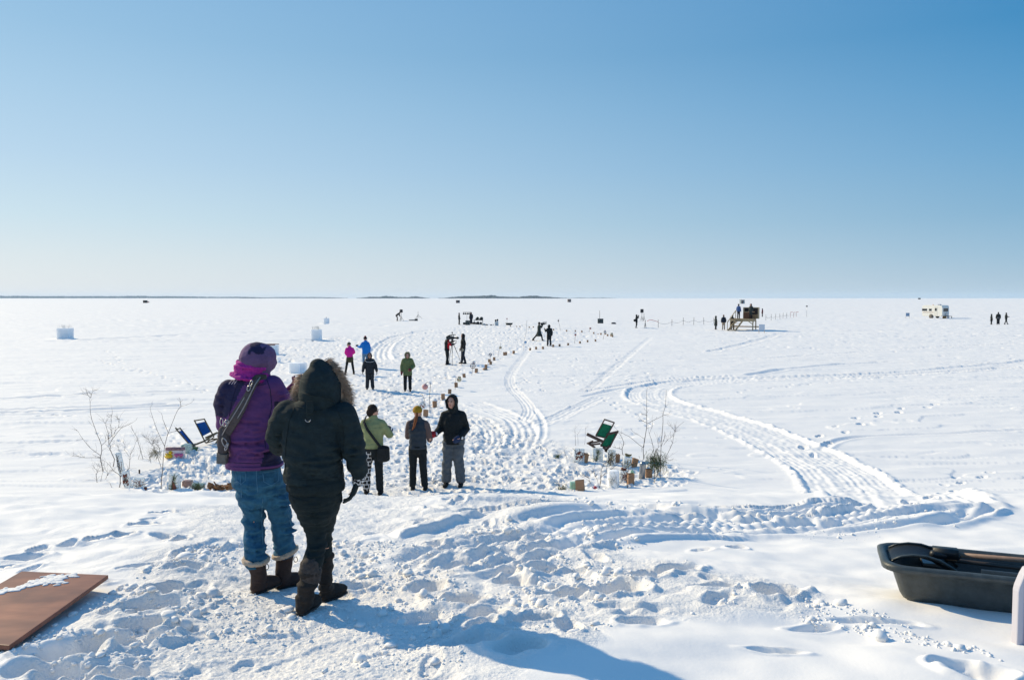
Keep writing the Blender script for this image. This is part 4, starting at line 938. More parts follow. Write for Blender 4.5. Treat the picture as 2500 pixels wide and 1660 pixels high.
# woman in quilted vest, seen from behind
wv, J = person(964, 1140, 'woman in a dark quilted vest and mustard beanie with a ginger ponytail', D=15.3, face=-.1, tall=1.67, jacket=M_vest, hem=.86, thick=1.02, pants=M_black, boots=M_black, bootz=.2, hat=('beanie', M_mustard), vox=.018, sleeves=M_mauve, look=(.3, 1),
       jdisp=quilt(.016, .115, .02, .003), pose=dict(elR=(.25, .0, 1.03), wrR=(.11, .2, 1.24), haR=(.10, .22, 1.33), elL=(-.21, .12, 1.08), wrL=(-.10, .3, 1.12), haL=(-.04, .34, 1.14), anR=(.14, 0, .09)))
solid('ponytail', [loft([(0, -.09, 1.57), (-.015, -.15, 1.49), (-.035, -.16, 1.40), (-.06, -.155, 1.31), (-.10, -.15, 1.25)], [.024, .03, .03, .022, .01])], .011, M_redhair, wv, 1, folds(.006, 6, 50, 3))

# man with mittens, facing the camera
mm, J = person(1046, 1117, 'man in a black hooded jacket and grey snow trousers facing the camera with open mittens', face=math.pi - .15, tall=1.84, jacket=M_black, hem=.82, thick=1.1, pants=M_grey, boots=M_black, bootz=.22, hat=('hood', M_black), vox=.016, facemats=True, look=(.25, 1),
       legw=1.26, pdisp=folds(.02, 9, 3, 17), gloves={'R': M_rmit, 'L': M_bmit, 'mitten': True}, pose=dict(head=(.02, .05, 1.60), elR=(.25, -.02, 1.08), wrR=(.32, .2, 1.02), haR=(.36, .30, 1.03), elL=(-.24, -.02, 1.08), wrL=(-.16, .25, .97), haL=(-.08, .33, .93), knR=(.12, .02, .49), anR=(.14, .0, .09), anL=(-.14, 0, .09)))
for sd, w in (('R', (.32, .2, 1.02)), ('L', (-.16, .25, .97))): part('fleece_cuff', [ell(w, (.062, .05, .05))], M_white, mm, True)

# olive parka, facing the camera
po, J = person(940, 902, 'person in an olive green parka with a fur-edged hood, head bowed, dark red mittens', face=math.pi, tall=1.66, jacket=M_olive, hem=.72, thick=1.12, pants=M_black, boots=M_boot, hat=('hood', M_olive), facemats=True, vox=.02, flare=1.02,
       gloves={'R': M_maroon, 'L': M_maroon, 'mitten': True}, pose=dict(head=(.0, .06, 1.55), elL=(-.27, .0, 1.10), wrL=(-.14, .22, .98), haL=(-.09, .29, .97)), group=GP)
g_ = np.linspace(-2.3, 2.3, 14); solid('fur_edge', [loft([(math.sin(a) * .105, .125, 1.575 + math.cos(a) * .125) for a in g_], [.026] * 14, n=8)], .014, M_gfur, po, 0, folds(.012, 40, 40, 3))
part('fleece_cuff', [ell((-.14, .22, .98), (.055, .045, .045))], M_white, po, True)
# boy in black
bo, J = person(853, 901, 'boy in a black hooded snowsuit with sunglasses and grey piping, arms at his sides', face=math.pi + .05, tall=1.53, jacket=M_bgrey, hem=.80, thick=1.18, pants=M_bgrey, boots=M_boot, bootz=.16, legw=1.2, hat=('hood', M_bgrey), facemats=True, vox=.02, gloves=M_black, group=GP,
       pose=dict(elR=(.27, .0, 1.12), wrR=(.31, .05, .88), haR=(.32, .08, .80), elL=(-.27, .0, 1.12), wrL=(-.31, .05, .88), haL=(-.32, .08, .80), anR=(.13, 0, .09), anL=(-.13, .08, .09)))
part('piping', [tube([(-.22, .09, 1.38), (-.15, .165, 1.31), (0, .185, 1.29), (.15, .165, 1.31), (.22, .09, 1.38)], .008), tube([(-.3, .02, 1.25), (-.345, .0, 1.05)], .007), tube([(.3, .02, 1.25), (.345, .0, 1.05)], .007)], M_deco, bo, True)
part('sunglasses', [box((0, .118, 1.595), (.13, .02, .035))], M_plas, bo, False, .006)
# blue jacket, from behind
bl_, J = person(843, 850, 'person in a bright blue jacket, pale jeans and red-topped black hat', face=.35, tall=1.72, jacket=M_blue, hem=.80, thick=1.08, pants=M_denim2, boots=M_boot, hat=('beanie', M_black), vox=.026, group=GP, gloves=M_black,
       pose=dict(elL=(-.25, .10, 1.15), wrL=(-.30, .30, 1.17), haL=(-.31, .38, 1.19), anR=(.12, .05, .09)))
part('hat_tip', [ell((0.0, 0, 1.715), (.06, .06, .05))], fabric('dark_red_knit', (.22, .02, .03)), bl_, True)
worn('camera', 'black camera held out by the person in the bright blue jacket', 'camera', bl_, [('camera_body', [box((-.31, .44, 1.22), (.13, .07, .09))], M_plas, False), ('lens', [loft([(-.31, .47, 1.22), (-.31, .55, 1.22)], [.035, .035], caps=False)], M_plas, True)])
solid('lowered_hood', [ell((0, -.09, 1.44), (.11, .08, .07))], .02, M_blue, bl_, 1, folds(.006, 12, 8))
# pink jacket, from behind
pk, J = person(807, 864, 'woman in a hot pink jacket, black leggings and grey beanie, looking down to the left', face=.25, tall=1.64, jacket=M_pink, hem=.93, thick=.98, pants=M_black, boots=M_boot, hat=('beanie', fabric('grey_brown_knit', (.07, .06, .045))), vox=.026, group=GP, look=(-.8, .7), legw=.86, bootz=.18, facemats=True,
       pose=dict(head=(-.03, .05, 1.56), elR=(.25, .03, 1.16), wrR=(.16, .2, 1.05), haR=(.1, .26, 1.05), elL=(-.2, .1, 1.14), wrL=(-.1, .22, 1.02), haL=(-.06, .27, .98), hipL=(-.09, 0, .9), knL=(-.17, 0, .49), anL=(-.24, -.02, .09), knR=(.15, .02, .49), anR=(.22, .05, .09)))
solid('short_skirt', [loft([(0, 0, .95), (0, 0, .80)], [(.17, .14), (.20, .17)], caps=True)], .022, M_olv, pk, 1)
# cameraman in red and the man he films with
cx, J = person(1031, 841, 'camera operator in a red and black jacket bent to a television camera on a tripod', face=-math.pi / 2 + .25, tall=1.74, jacket=M_red, hem=.80, thick=1.02, pants=M_black, boots=M_boot, hat=('hair', M_dhair), vox=.024, group=GP, gloves=M_black,
       jmats=[M_red, M_black], jpick=lambda c: ((c[:, 1] < -.02) | (c[:, 2] > 1.40) | (c[:, 1] > .17)).astype(int), pose=dict(head=(0, .12, 1.52), neck=(0, .05, 1.40), elR=(.25, .14, 1.13), wrR=(.20, .34, 1.17), haR=(.18, .42, 1.2), elL=(-.24, .16, 1.18), wrL=(-.18, .42, 1.30), haL=(-.16, .5, 1.33), anR=(.11, -.06, .09), anL=(-.10, .06, .09)))
x, y = at0(1043, 842); z = H(x, y)
tr = empty('tripod', (x, y, z)); tag(tr, 'thin black tripod standing on the snow under the television camera', 'tripod')
for k, (dx, dy) in enumerate(((-.22, .05), (.55, .0), (.02, -.35))):
    hgt = H(x + dx, y + dy) - z; lg = part('leg', [tube([(0, 0, 1.38), (dx * .5, dy * .5, .7)], .017), tube([(dx * .5, dy * .5, .72), (dx, dy, hgt - .02)], .011)], M_dkmetal, tr, True)
part('head', [loft([(0, 0, 1.36), (0, 0, 1.46)], [.05, .06])], M_dkmetal, tr, True); part('pan_bar', [tube([(0, 0, 1.42), (-.3, -.1, 1.22)], .012)], M_dkmetal, tr, True)
tv = empty('television_camera', (x, y, z + 1.45), 0, .78); tag(tv, 'black television camera with round lens and top microphone on the tripod', 'television camera')
part('camera_body', [box((-.10, 0, .13), (.44, .16, .22))], M_plas, tv, False, .02); part('lens', [loft([(.12, 0, .12), (.30, 0, .12), (.31, 0, .12), (.40, 0, .12)], [.06, .065, .09, .09])], M_plas, tv, True)
part('handle', [tube([(-.22, 0, .24), (-.18, 0, .33), (.08, 0, .33), (.12, 0, .24)], .018)], M_plas, tv, True); part('microphone', [tube([(-.05, -.06, .36), (.26, -.06, .36)], .028)], M_plas, tv, True)
part('viewfinder', [box((-.14, .10, .30), (.2, .08, .08))], M_plas, tv, False, .01); part('top_light', [box((.0, 0, .50), (.09, .07, .10)), tube([(0, 0, .34), (0, 0, .47)], .012)], M_plas, tv, False, .01)
part('battery', [box((-.38, 0, .14), (.12, .12, .20))], M_dkgreen, tv, False, .01)
mb, J = person(1068, 839, 'man in a black jacket and pale gloves standing sideways by the television camera', face=math.pi / 2 + .3, tall=1.74, jacket=M_black, hem=.84, pants=M_navy, boots=M_boot, hat=('hood', M_black), facemats=True, gloves=fabric('pale_glove', (.38, .34, .26)), vox=.024, group=GP,
       pose=dict(wrL=(-.25, .06, .90), elL=(-.24, -.04, 1.12), anR=(.1, .05, .09), anL=(-.1, -.10, .09)))
# striding person in a long coat, with camera, and companion
lc, J = person(1243, 786, 'person striding in a long dark flared coat, video camera on the shoulder', face=-1.15, tall=1.68, jacket=M_dkgreen, hem=.42, thick=1.05, flare=1.75, pants=M_black, boots=M_boot, hat=('hair', M_black), vox=.03, group=GP, gloves=M_black,
       pose=dict(elR=(.25, .12, 1.2), wrR=(.16, .28, 1.42), haR=(.14, .33, 1.45), elL=(-.24, .14, 1.2), wrL=(-.12, .3, 1.42), haL=(-.08, .34, 1.45), knL=(-.10, -.22, .50), anL=(-.12, -.58, .12), knR=(.09, .2, .5), anR=(.1, .28, .09)))
cm = worn('video_camera', 'small dark video camera on the shoulder of the striding person in the long coat', 'video camera', lc, [('camera_body', [box((.06, .32, 1.55), (.12, .36, .18))], M_plas, False), ('lens', [loft([(.06, .5, 1.55), (.06, .66, 1.58)], [.055, .06])], M_plas, True), ('microphone', [tube([(.1, .3, 1.68), (.1, .72, 1.73)], .022)], M_plas, True)])
person(1266, 799, 'man in a black hooded jacket and black trousers standing beside the bag lanterns', face=.2, tall=1.68, jacket=M_black, hem=.76, thick=1.12, pants=M_black, legw=1.1, boots=M_boot, hat=('hood', M_black), vox=.03, group=GP, pose=dict(elL=(-.26, .08, 1.16), wrL=(-.32, .18, 1.36), haL=(-.33, .2, 1.44), anL=(-.12, 0, .09), anR=(.14, 0, .09)))
# far ones
BG = 'distant people near the sound equipment and the platform'
bend = dict(pelvis=(0, -.12, .86), chest=(0, .16, 1.06), neck=(0, .32, 1.18), head=(0, .42, 1.24), shR=(.17, .28, 1.14), shL=(-.17, .28, 1.14), elR=(.2, .34, .9), elL=(-.2, .34, .9), wrR=(.15, .42, .72), wrL=(-.15, .42, .72), haR=(.14, .46, .65), haL=(-.14, .46, .65), hipR=(.09, -.12, .84), hipL=(-.09, -.12, .84))
far_args = dict(vox=.045, boots=M_boot, group=BG)
person(916, 740, 'person in a dark jacket and brown trousers bending forward beside the left speaker stand', face=-1.3, tall=1.85, jacket=M_black, hem=.72, pants=fabric('brown_trousers', (.13, .10, .09)), hat=('hair', M_dhair), pose=bend, **far_args)
person(1058.7, 749, 'slim person all in black standing upright left of the light bar', face=-1.2, tall=1.7, jacket=M_black, hem=.8, thick=.92, pants=M_black, hat=('hair', M_dhair), **far_args)
person(1086.4, 748.3, 'bulky person in a dark blue winter jacket standing right under the light bar', face=2.6, tall=1.74, jacket=M_navy, hem=.72, thick=1.35, pants=M_navy, legw=1.3, hat=('hood', M_navy), **far_args)
ph, J = person(1467.4, 757, 'photographer in black with a bag on the back by the right speaker stand', face=-1.25, tall=1.7, jacket=M_black, hem=.76, pants=M_black, hat=('hood', M_black), gloves=M_black, pose=dict(elR=(.24, .2, 1.3), wrR=(.1, .22, 1.5), haR=(.05, .24, 1.55), elL=(-.24, .2, 1.3), wrL=(-.1, .22, 1.5), haL=(-.05, .24, 1.55), anR=(.1, -.12, .09)), **far_args)
worn('shoulder_bag', 'dark bag slung behind the photographer near the right speaker stand', 'bag', ph, [('bag_body', [ell((0, -.24, .98), (.13, .16, .17))], M_bag, True), ('strap', [strap([(0, -.2, 1.1), (.1, -.16, 1.35), (.12, 0, 1.46)])], M_bag, True)])
per, J = person(1650, 761.5, 'person in a long dark coat with a yellow patch left of the wooden platform', face=-1.2, tall=1.64, jacket=M_dkgreen, hem=.5, thick=1.1, flare=1.3, pants=M_black, hat=('hood', M_dkgreen), **far_args)
part('yellow_badge', [box((-.1, .2, 1.0), (.12, .06, .08))], mat('yellow_cloth', (.6, .5, .03), .8), per, False)
person(1668, 762.2, 'person in a dark jacket and khaki trousers seen from behind left of the wooden platform', face=.1, tall=1.78, jacket=M_navy, hem=.84, thick=1.12, pants=M_khaki, hat=('hair', fabric('brown_hair', (.12, .06, .04))), **far_args)
person(1757.6, 731, 'lone person in dark clothes standing on the ice behind the platform, at its right end', face=1.2, tall=1.68, jacket=M_maroon, hem=.7, pants=M_black, hat=('hood', M_black), **far_args)
t3 = 'three dark figures standing together right of the caravan'
person(2285.3, 748.6, 'shortest of the three dark figures right of the caravan, knee-length coat', face=-1.1, tall=1.52, jacket=M_black, hem=.58, flare=1.25, pants=M_black, hat=('hood', M_black), vox=.045, group=t3)
pp, J = person(2301, 749.2, 'broadest of the three dark figures right of the caravan, grey waist band', face=.2, tall=1.82, jacket=M_black, hem=.8, thick=1.25, pants=M_black, legw=1.15, hat=('hair', M_dhair), vox=.045, group=t3)
part('waist_band', [box((-.04, -.18, .93), (.3, .08, .16))], fabric('grey_cloth', (.15, .15, .16)), pp, False)
pp, J = person(2319.2, 748, 'rightmost of the three dark figures right of the caravan, holding something forward', face=-1.1, tall=1.72, jacket=M_black, hem=.82, thick=1.1, pants=M_black, hat=('hair', M_dhair), vox=.045, group=t3, pose=dict(wrR=(.2, .3, 1.1), haR=(.18, .38, 1.12), anR=(.12, .14, .09), anL=(-.12, -.14, .09)))

# ------------------------------------------------------------------ ice, bags, twigs
def icemat(name, col, trans, rough, crack=.3):
    m = bpy.data.materials.new(name); m.use_nodes = True; nt = m.node_tree; b = nt.nodes['Principled BSDF']
    b.inputs['Base Color'].default_value = (*col, 1); b.inputs['Transmission Weight'].default_value = trans; b.inputs['Roughness'].default_value = rough; b.inputs['IOR'].default_value = 1.31
    tc = nt.nodes.new('ShaderNodeTexCoord'); n = nt.nodes.new('ShaderNodeTexNoise'); n.inputs['Scale'].default_value = 7; n.inputs['Detail'].default_value = 6; nt.links.new(tc.outputs['Object'], n.inputs[0])
    mr = nt.nodes.new('ShaderNodeMapRange'); mr.inputs[1].default_value = .35; mr.inputs[2].default_value = .65; mr.inputs[3].default_value = trans + crack; mr.inputs[4].default_value = max(trans - crack, 0); nt.links.new(n.outputs[0], mr.inputs[0]); nt.links.new(mr.outputs[0], b.inputs['Transmission Weight'])
    bp = nt.nodes.new('ShaderNodeBump'); bp.inputs['Distance'].default_value = .01; nt.links.new(n.outputs[0], bp.inputs['Height']); nt.links.new(bp.outputs[0], b.inputs['Normal']); return m
ICE = icemat('cloudy_ice', (.86, .90, .90), .45, .22); ICEG = icemat('green_ice', (.42, .66, .50), .35, .25, .2); ICES = icemat('grey_green_ice', (.45, .58, .55), .45, .25, .2)
SNOWB = mat('packed_snow', (.86, .87, .88), .7, bump=(14, .02), noise=(6, .04), sss=.8); SNOWB.node_tree.nodes['Principled BSDF'].inputs['Subsurface Radius'].default_value = (.5, .5, .5); M_twig = mat('bark', (.07, .045, .035), .85, noise=(40, .3)); M_pine = mat('pine_needles', (.075, .105, .035), .7, noise=(30, .4))
M_frost = mat('frosted_leaves', (.20, .17, .08), .8, noise=(30, .5)); M_rust = mat('rust_brown', (.20, .06, .035), .8, noise=(20, .4), bump=(40, .01))
bagm = mat('brown_paper', (.36, .205, .115), .85, noise=(9, .18), bump=(14, .012)); BAGS = 'brown paper bag lanterns lining the trampled path'; candle = mat('wax', (.8, .75, .65), .5)

def snowy_block(u0, u1, v0, v1, label, rz=.12, top=None, group='square snow and ice blocks on the lake', y=None, depth=None):
    x, yy = at0((u0 + u1) / 2, v1) if y is None else (P((u0 + u1) / 2, v1, y).x, y); z = H(x, yy); w = (u1 - u0) / FW * yy * (.92 if rz else 1); h = (v1 - v0) / FW * yy
    e = empty('ice_block', (x, yy + w * .4, z), rz); tag(e, label, 'ice block', group); d = (depth or w)
    V, F = box((0, 0, h / 2 - .03), (w, d, h + .06)); o = part('block', [(V, F)], SNOWB, e, False, .02)
    if top == 'rim': part('rim', [box((0, -d / 2 + .02, h + .02), (w * 1.02, .05, .05)), box((0, d / 2, h + .02), (w, .05, .04))], M_rust, e, False)
    if top == 'cone': part('ornament', [loft([(0, -.1, h), (0, -.1, h + .08), (0, -.1, h + .16)], [.05, .04, .015])], M_twig, e, True)
    if top == 'twigs':
        sh = []
        for k in range(26):
            a = rng.uniform(-w / 2, w / 2); b = rng.uniform(-d / 2, d / 2); sh.append(tube([(a, b, h - .02), (a + rng.normal() * .05, b, h + rng.uniform(.06, .25)), (a + rng.normal() * .09, b, h + rng.uniform(.2, .34))], .008, 4))
        part('frosted_twigs', sh, mat('frost', (.55, .55, .52), .8), e, True)
    return e
snowy_block(130, 160, 757, 781.7, 'large square snow block far left on the lake, frosted twigs on its top', .12, 'twigs')
snowy_block(745.4, 758, 733.2, 748.9, 'farthest square ice block, straight above the pink jacket, small cone on top', .05, 'cone')
snowy_block(715.4, 739.6, 761.6, 786, 'square snow block between the two rows of footprints, frosty twigs on its top edge', .05, 'twigs')
snowy_block(604, 635.3, 795, 818, 'ice block with a brown rim half hidden behind the purple hood', .0, 'rim')
snowy_block(637.6, 646.7, 823.5, 836, 'small pale ice block low on the snow just right of the purple hood', .1)
snowy_block(667, 700, 838, 860.5, 'nearest low ice block, in front of the others, beside the black parka hood', -.32)

def paper_bag(u, v, w_px, h_px, tilt=0, rz=None, label=None, big=False, fold=True, orange=False, y=None):
    x, yy = at0(u, v) if y is None else (P(u, v, y).x, y); z = H(x, yy); w = w_px / FW * yy * .95; h = h_px / FW * yy
    w = min(max(w, .13), .42); h = min(max(h, .2), .6); rz = rng.uniform(-.5, .5) if rz is None else rz
    e = empty('paper_bag', (x, yy, z - .012 - abs(rng.normal()) * .008), rz); e.rotation_euler = (rng.normal() * .05, tilt + rng.normal() * .06, rz); d = w * .72; n = 5; V = []; F = []
    zs = [0, h * .33, h * .66, h * .9, h]; ring = []
    base_ = [(-.5, -.5), (0, -.5), (.5, -.5), (.5, 0), (.5, .5), (0, .5), (-.5, .5), (-.5, 0)]
    for side in (1, .965):
        for k, zq in enumerate(zs):
            for i, (a, b) in enumerate(base_):
                pin = .86 if i in (3, 7) else 1; j = 1 + rng.normal() * .03
                V.append((a * w * side * (pin if k else 1) * j, b * d * side * j, zq + (rng.normal() * .02 * h if k == 4 else 0) + (.006 if side < 1 and k == 0 else 0)))
    nb = 8
    for s in range(2):
        o = s * 40
        for k in range(4):
            for i in range(nb):
                f = (o + k * nb + i, o + k * nb + (i + 1) % nb, o + (k + 1) * nb + (i + 1) % nb, o + (k + 1) * nb + i); F.append(f if s == 0 else f[::-1])
    F.append(tuple(range(7, -1, -1))); F.append(tuple(range(40, 48)))
    for i in range(nb): F.append((32 + i, 32 + (i + 1) % nb, 72 + (i + 1) % nb, 72 + i))
    b_ = part('bag', (np.array(V), F), bagm, e, False)
    part('candle', [loft([(0, 0, .01), (0, 0, h * .3)], [w * .15, w * .15], caps=False, n=10)], candle, e, True)
    if fold: part('folded_rim', [box((0, -d * .5 - .004, h * .94), (w * 1.02, .008, h * .16))], bagm, e, False)
    tag(e, label, 'paper bag', BAGS); return e
def b2(x, y): return ((1040 + x / 4.542) * .9444, (770 + y / 4.542) * .9444)
rowl = [(97, 1012, 46, 66), (190, 942, 42, 62), (262, 862, 34, 44), (427, 697, 32, 52), (372, 735, 30, 50), (335, 795, 34, 55), (556, 635, 24, 48), (663, 590, 32, 48), (637, 610, 42, 26), (716, 545, 26, 38), (702, 522, 22, 40), (757, 499, 22, 40), (870, 445, 26, 40), (888, 440, 22, 38), (971, 431, 24, 36),
        (1155, 389, 19, 28), (1222, 381, 19, 32), (1297, 375, 22, 30), (1410, 356, 22, 25), (1482, 348, 21, 28), (1575, 340, 20, 27), (1708, 319, 16, 25), (1791, 307, 17, 26), (1881, 294, 16, 27), (2068, 244, 16, 21), (2050, 236, 14, 22), (2014, 234, 10, 21), (1990, 208, 18, 18), (1940, 217, 14, 18), (1909, 213, 12, 19), (1860, 202, 14, 20), (1728, 193, 13, 20),
        (1655, 189, 10, 16), (1560, 186, 14, 20), (1416, 173, 14, 15), (1188, 146, 13, 18), (1143, 146, 11, 16), (1042, 134, 12, 16), (1005, 131, 12, 16), (938, 128, 11, 15)]
spots = ['just right of the mitten man\'s hood', 'behind the mitten man\'s hood']
u_, v_ = zz(815, 822)
paper_bag(u_, v_, 10, 15, label='brown paper bag nearest the ginger ponytail, beside the round ice disc on a stake')
names = ['upright paper bag left of the mitten man\'s hood, second nearest of the path row', 'tall creased paper bag touching the mitten man\'s hood on its left', 'paper bag mostly hidden behind the mitten man\'s hood',
         'paper bag standing alone above the tilted ice disc, fourth along the row', 'paper bag leaning against the tilted ice disc, upper of the pair', 'paper bag crumpled below the tilted ice disc, lower of the pair', 'narrow paper bag just right of the wire ring ornament',
         'upright one of two overlapping bags at the end of the film crew\'s shadow', 'flattened paper bag lying on its side at the end of the film crew\'s shadow', 'lower front bag of the tight cluster of three beyond the film crew', 'upper left bag of the tight cluster of three beyond the film crew', 'rightmost bag of the tight cluster of three beyond the film crew',
         'left bag of a touching pair below the pale disc on a stake', 'right bag of a touching pair below the pale disc on a stake', 'single paper bag right of the touching pair, before the blue ball stake', 'first paper bag right of the blue ball stake', 'second paper bag right of the blue ball stake', 'paper bag just left of the feet of the man in black',
         'paper bag just right of the feet of the man in black', 'second paper bag right of the man in black\'s feet', 'third paper bag right of the man in black\'s feet', 'paper bag just right of the red disc stake on the near row', 'second paper bag right of the red disc stake', 'reddish paper bag ending the near row on the right']
far_l = ['bag at the turning of the two rows, lower one of the pair', 'bag at the turning of the two rows, upper one of the pair', 'small bag just left of the turning of the two rows', 'bag beneath the white disc stake of the far row', 'right bag of two close together left of the white disc stake', 'left bag of two close together left of the white disc stake', 'dark bag in the far row left of the close pair',
         'bag right of the thin twig post in the far row', 'reddish bag above the red disc of the near row', 'bag in the far row well right of the striding figure\'s companion', 'bag seen just right of the head of the man in black', 'right bag of two left of the striding figure in the long coat', 'left bag of two left of the striding figure in the long coat', 'third bag right of the plastic sled, far row', 'second bag right of the plastic sled, far row', 'bag just below the plastic sled, far row']
for (x, y, w_, h_), lb in zip(rowl, names + far_l):
    u, v = b2(x, y); o = paper_bag(u, v, w_ / 4.81, h_ / 4.81, label=lb)
    if 'flattened' in lb: o.rotation_euler = (0, R(75), .4)

def disc(u, v, r_px, foot_uv, label, m, ring=False, hang=None, thick=.05, y=None, ball=False):
    x, yy = at0(*foot_uv); z = H(x, yy); k = yy / FW; c = A(P(u, v, yy)); org = A((x, yy, z)); r = max(r_px * k, .05); c = c - org
    e = empty('ice_ornament', org); tag(e, label, 'ice ornament', 'round ice ornaments on stakes')
    if hang: pts = [A(P(a, b, yy)) - org for a, b in hang]
    else: pts = [A((0, 0, -.05)), A((c[0] * .5, 0, c[2] * .5)), c + A((0, 0, r * 1.05))]
    part('stake', [tube(pts, .008 if yy < 60 else .014, 5)], M_twig, e, True)
    if ring: part('ring', [tube([c + A((math.cos(a) * r, 0, math.sin(a) * r)) for a in np.linspace(0, 2 * math.pi, 22)], .016, 6), tube([c - A((r, 0, 0)), c + A((r, 0, 0))], .008), tube([c - A((0, 0, r)), c + A((0, 0, r))], .008)], M_twig, e, True)
    elif ball: part('ball', [ell(c, (r, r, r))], m, e, True)
    else:
        part('disc', [loft([c - A((0, thick / 2, 0)), c + A((0, thick / 2, 0))], [r, r], n=24, caps=False)], m, e, True)
        bloom = []
        for j in range(7): a = rng.uniform(0, 6.3); q = rng.uniform(.1, .7) * r; bloom.append(ell(c + A((math.cos(a) * q, -thick / 2 - .004, math.sin(a) * q)), (r * .2, .006, r * .14), n=7, m=5))
        part('pressed_leaves', bloom, fabric('pressed_red_leaves', (.34, .07, .05)), e, True)
    return e
DR = icemat('reddish_ice', (.60, .30, .28), .2, .3, .2); DB = icemat('pale_blue_ice', (.28, .48, .72), .2, .3, .2); DY = icemat('yellowish_ice', (.75, .72, .52), .3, .3, .2)
u0, v0 = zz(810, 560); disc(u0, v0, 7, zz(850, 765), 'red and white round ornament hanging from a bent wire stake near the mitten man', DR, hang=[zz(850, 765), zz(848, 640), zz(856, 530), zz(830, 522), zz(812, 535)], ball=True)
u0, v0 = zz(787, 715); disc(u0, v0, 8.5, zz(776, 868), 'cloudy ice disc with pink leaves on a stake right above the mustard beanie', ICE, hang=[zz(776, 868), zz(780, 770), zz(790, 715)])
u0, v0 = b2(520, 562); disc(u0, v0, 5.4, b2(507, 665), 'dark wire ring ornament with a cross inside on a stake', ICE, ring=True)
u0, v0 = b2(531, 524); disc(u0, v0, 4, b2(530, 600), 'pale round ice disc just above the wire ring ornament', ICE)
u0, v0 = b2(368, 712); disc(u0, v0, 5.5, b2(322, 825), 'large tilted oval ice disc with brown rim leaning between two bags', DY, hang=[b2(322, 825), b2(330, 740), b2(332, 680)])
u0, v0 = b2(712, 438); disc(u0, v0, 4.5, b2(712, 492), 'whitish frosty ice disc above the cluster of three bags', ICE)
u0, v0 = b2(826, 358); disc(u0, v0, 3.2, b2(798, 470), 'small pale disc hooked on a tall bent stake left of the touching pair of bags', DY, hang=[b2(798, 470), b2(806, 400), b2(826, 330), b2(824, 304)])
u0, v0 = b2(1103, 298); disc(u0, v0, 3.2, b2(1083, 400), 'blue ball on a tall thin stake left of the striding figure', DB, hang=[b2(1083, 400), b2(1088, 280), b2(1108, 210), b2(1119, 55)], ball=True)
u0, v0 = b2(1376, 292); disc(u0, v0, 2.4, b2(1370, 345), 'pale blue ball hanging beside the knee of the man in black', DB, ball=True)
u0, v0 = b2(1657, 217); disc(u0, v0, 2.4, b2(1647, 318), 'orange-red disc on a thin stake of the near bag row', DR)
u0, v0 = b2(1822, 145); disc(u0, v0, 2.4, b2(1806, 190), 'reddish ornament on a leaning stake of the far bag row', DR)
u0, v0 = b2(1985, 182); disc(u0, v0, 3.4, b2(1962, 266), 'white disc on a stake left of the turning of the bag rows', ICE)
u0, v0 = b2(2060, 208); disc(u0, v0, 3.2, b2(2056, 240), 'yellowish white disc standing right at the turning of the bag rows', DY)
u0, v0 = b2(1468, 60); disc(u0, v0, 1.8, b2(1490, 172), 'dark knob on a thin curved twig post right of the man in black', M_twig, hang=[b2(1490, 172), b2(1484, 120), b2(1468, 70), b2(1472, 40)], ball=True)
u0, v0 = b2(898, 38); disc(u0, v0, 1.5, b2(900, 88), 'small dark red ball on a post directly above the plastic sled', fabric('dark_red', (.2, .02, .03)), ball=True)

# --- bare saplings and twigs -------------------------------------------------
def sapling(conv, foot, lines, label, r0=.012, twigs=10, name='bare_sapling', cat='sapling', group='bare saplings stuck in the snow', y=None, tl=.25, seed=1, leaves=None):
    fu, fv = conv(*foot); x, yy = at0(fu, fv)
    if y: yy = y; x = P(fu, fv, y).x
    z = H(x, yy); org = A((x, yy, z)); g = np.random.RandomState(seed)
    e = empty(name, org); tag(e, label, cat, group)
    stems = []; tw = []; r0 *= .75
    for k, ln in enumerate(lines):
        pts = [A(P(*conv(a, b), yy)) - org for a, b in ln]; n = len(pts)
        off = g.normal() * .12
        for i in range(n): pts[i] = pts[i] + A((0, off * i / n, 0))
        if k == 0: pts[0][2] = -.06
        q = [pts[0]]
        for a, b in zip(pts[:-1], pts[1:]):
            L = np.linalg.norm(b - a); m = max(2, int(L / .12))
            for i in range(1, m + 1): q.append(a + (b - a) * i / m + g.normal(size=3) * .006)
        r1 = r0 * (1 if k == 0 else .6); n = len(q); stems.append(tube(q, [r1 * (1 - .75 * i / n) for i in range(n)], 6))
        for t in range(twigs):
            i = g.randint(max(1, n // 4), n); p = q[i]; d = (q[i] - q[i - 1]); d = d / (np.linalg.norm(d) + 1e-6) + g.normal(size=3) * .75; d[2] = abs(d[2]) * .8 + .1; d /= np.linalg.norm(d); L = tl * g.uniform(.3, 1)
            e1 = p + d * L * .5 + g.normal(size=3) * .01; e2 = e1 + (d + g.normal(size=3) * .3) * L * .5; tw.append(tube([p, e1, e2], [r0 * .3, r0 * .22, r0 * .12], 4))
            if g.rand() < .6: tw.append(tube([e1, e1 + (d + g.normal(size=3) * .7) * L * .4], [r0 * .2, r0 * .1], 4))
    part('stem', stems, M_twig, e, True)
    if tw: part('crown', tw, M_twig, e, True)
    if leaves:
        c, rad, n, m = leaves; lv = []
        cc = A(P(*conv(*c), yy)) - org
        V = []; F = []
        for i in range(n):
            p = cc + g.normal(size=3) * rad * A((1, .8, 1)) * .5; d = g.normal(size=3) * .5 + A((0, 0, -1)); d /= np.linalg.norm(d); s = np.cross(d, g.normal(size=3)); s /= np.linalg.norm(s); b = len(V)
            V += [p - s * .004, p + s * .004, p + d * .13 + s * .002]; F.append((b, b + 1, b + 2))
        part('needles', (np.array(V), F), m, e, False)
    return e
def z4(x, y): return ((180 + x / 5.135) * .9444, (950 + y / 5.135) * .9444)
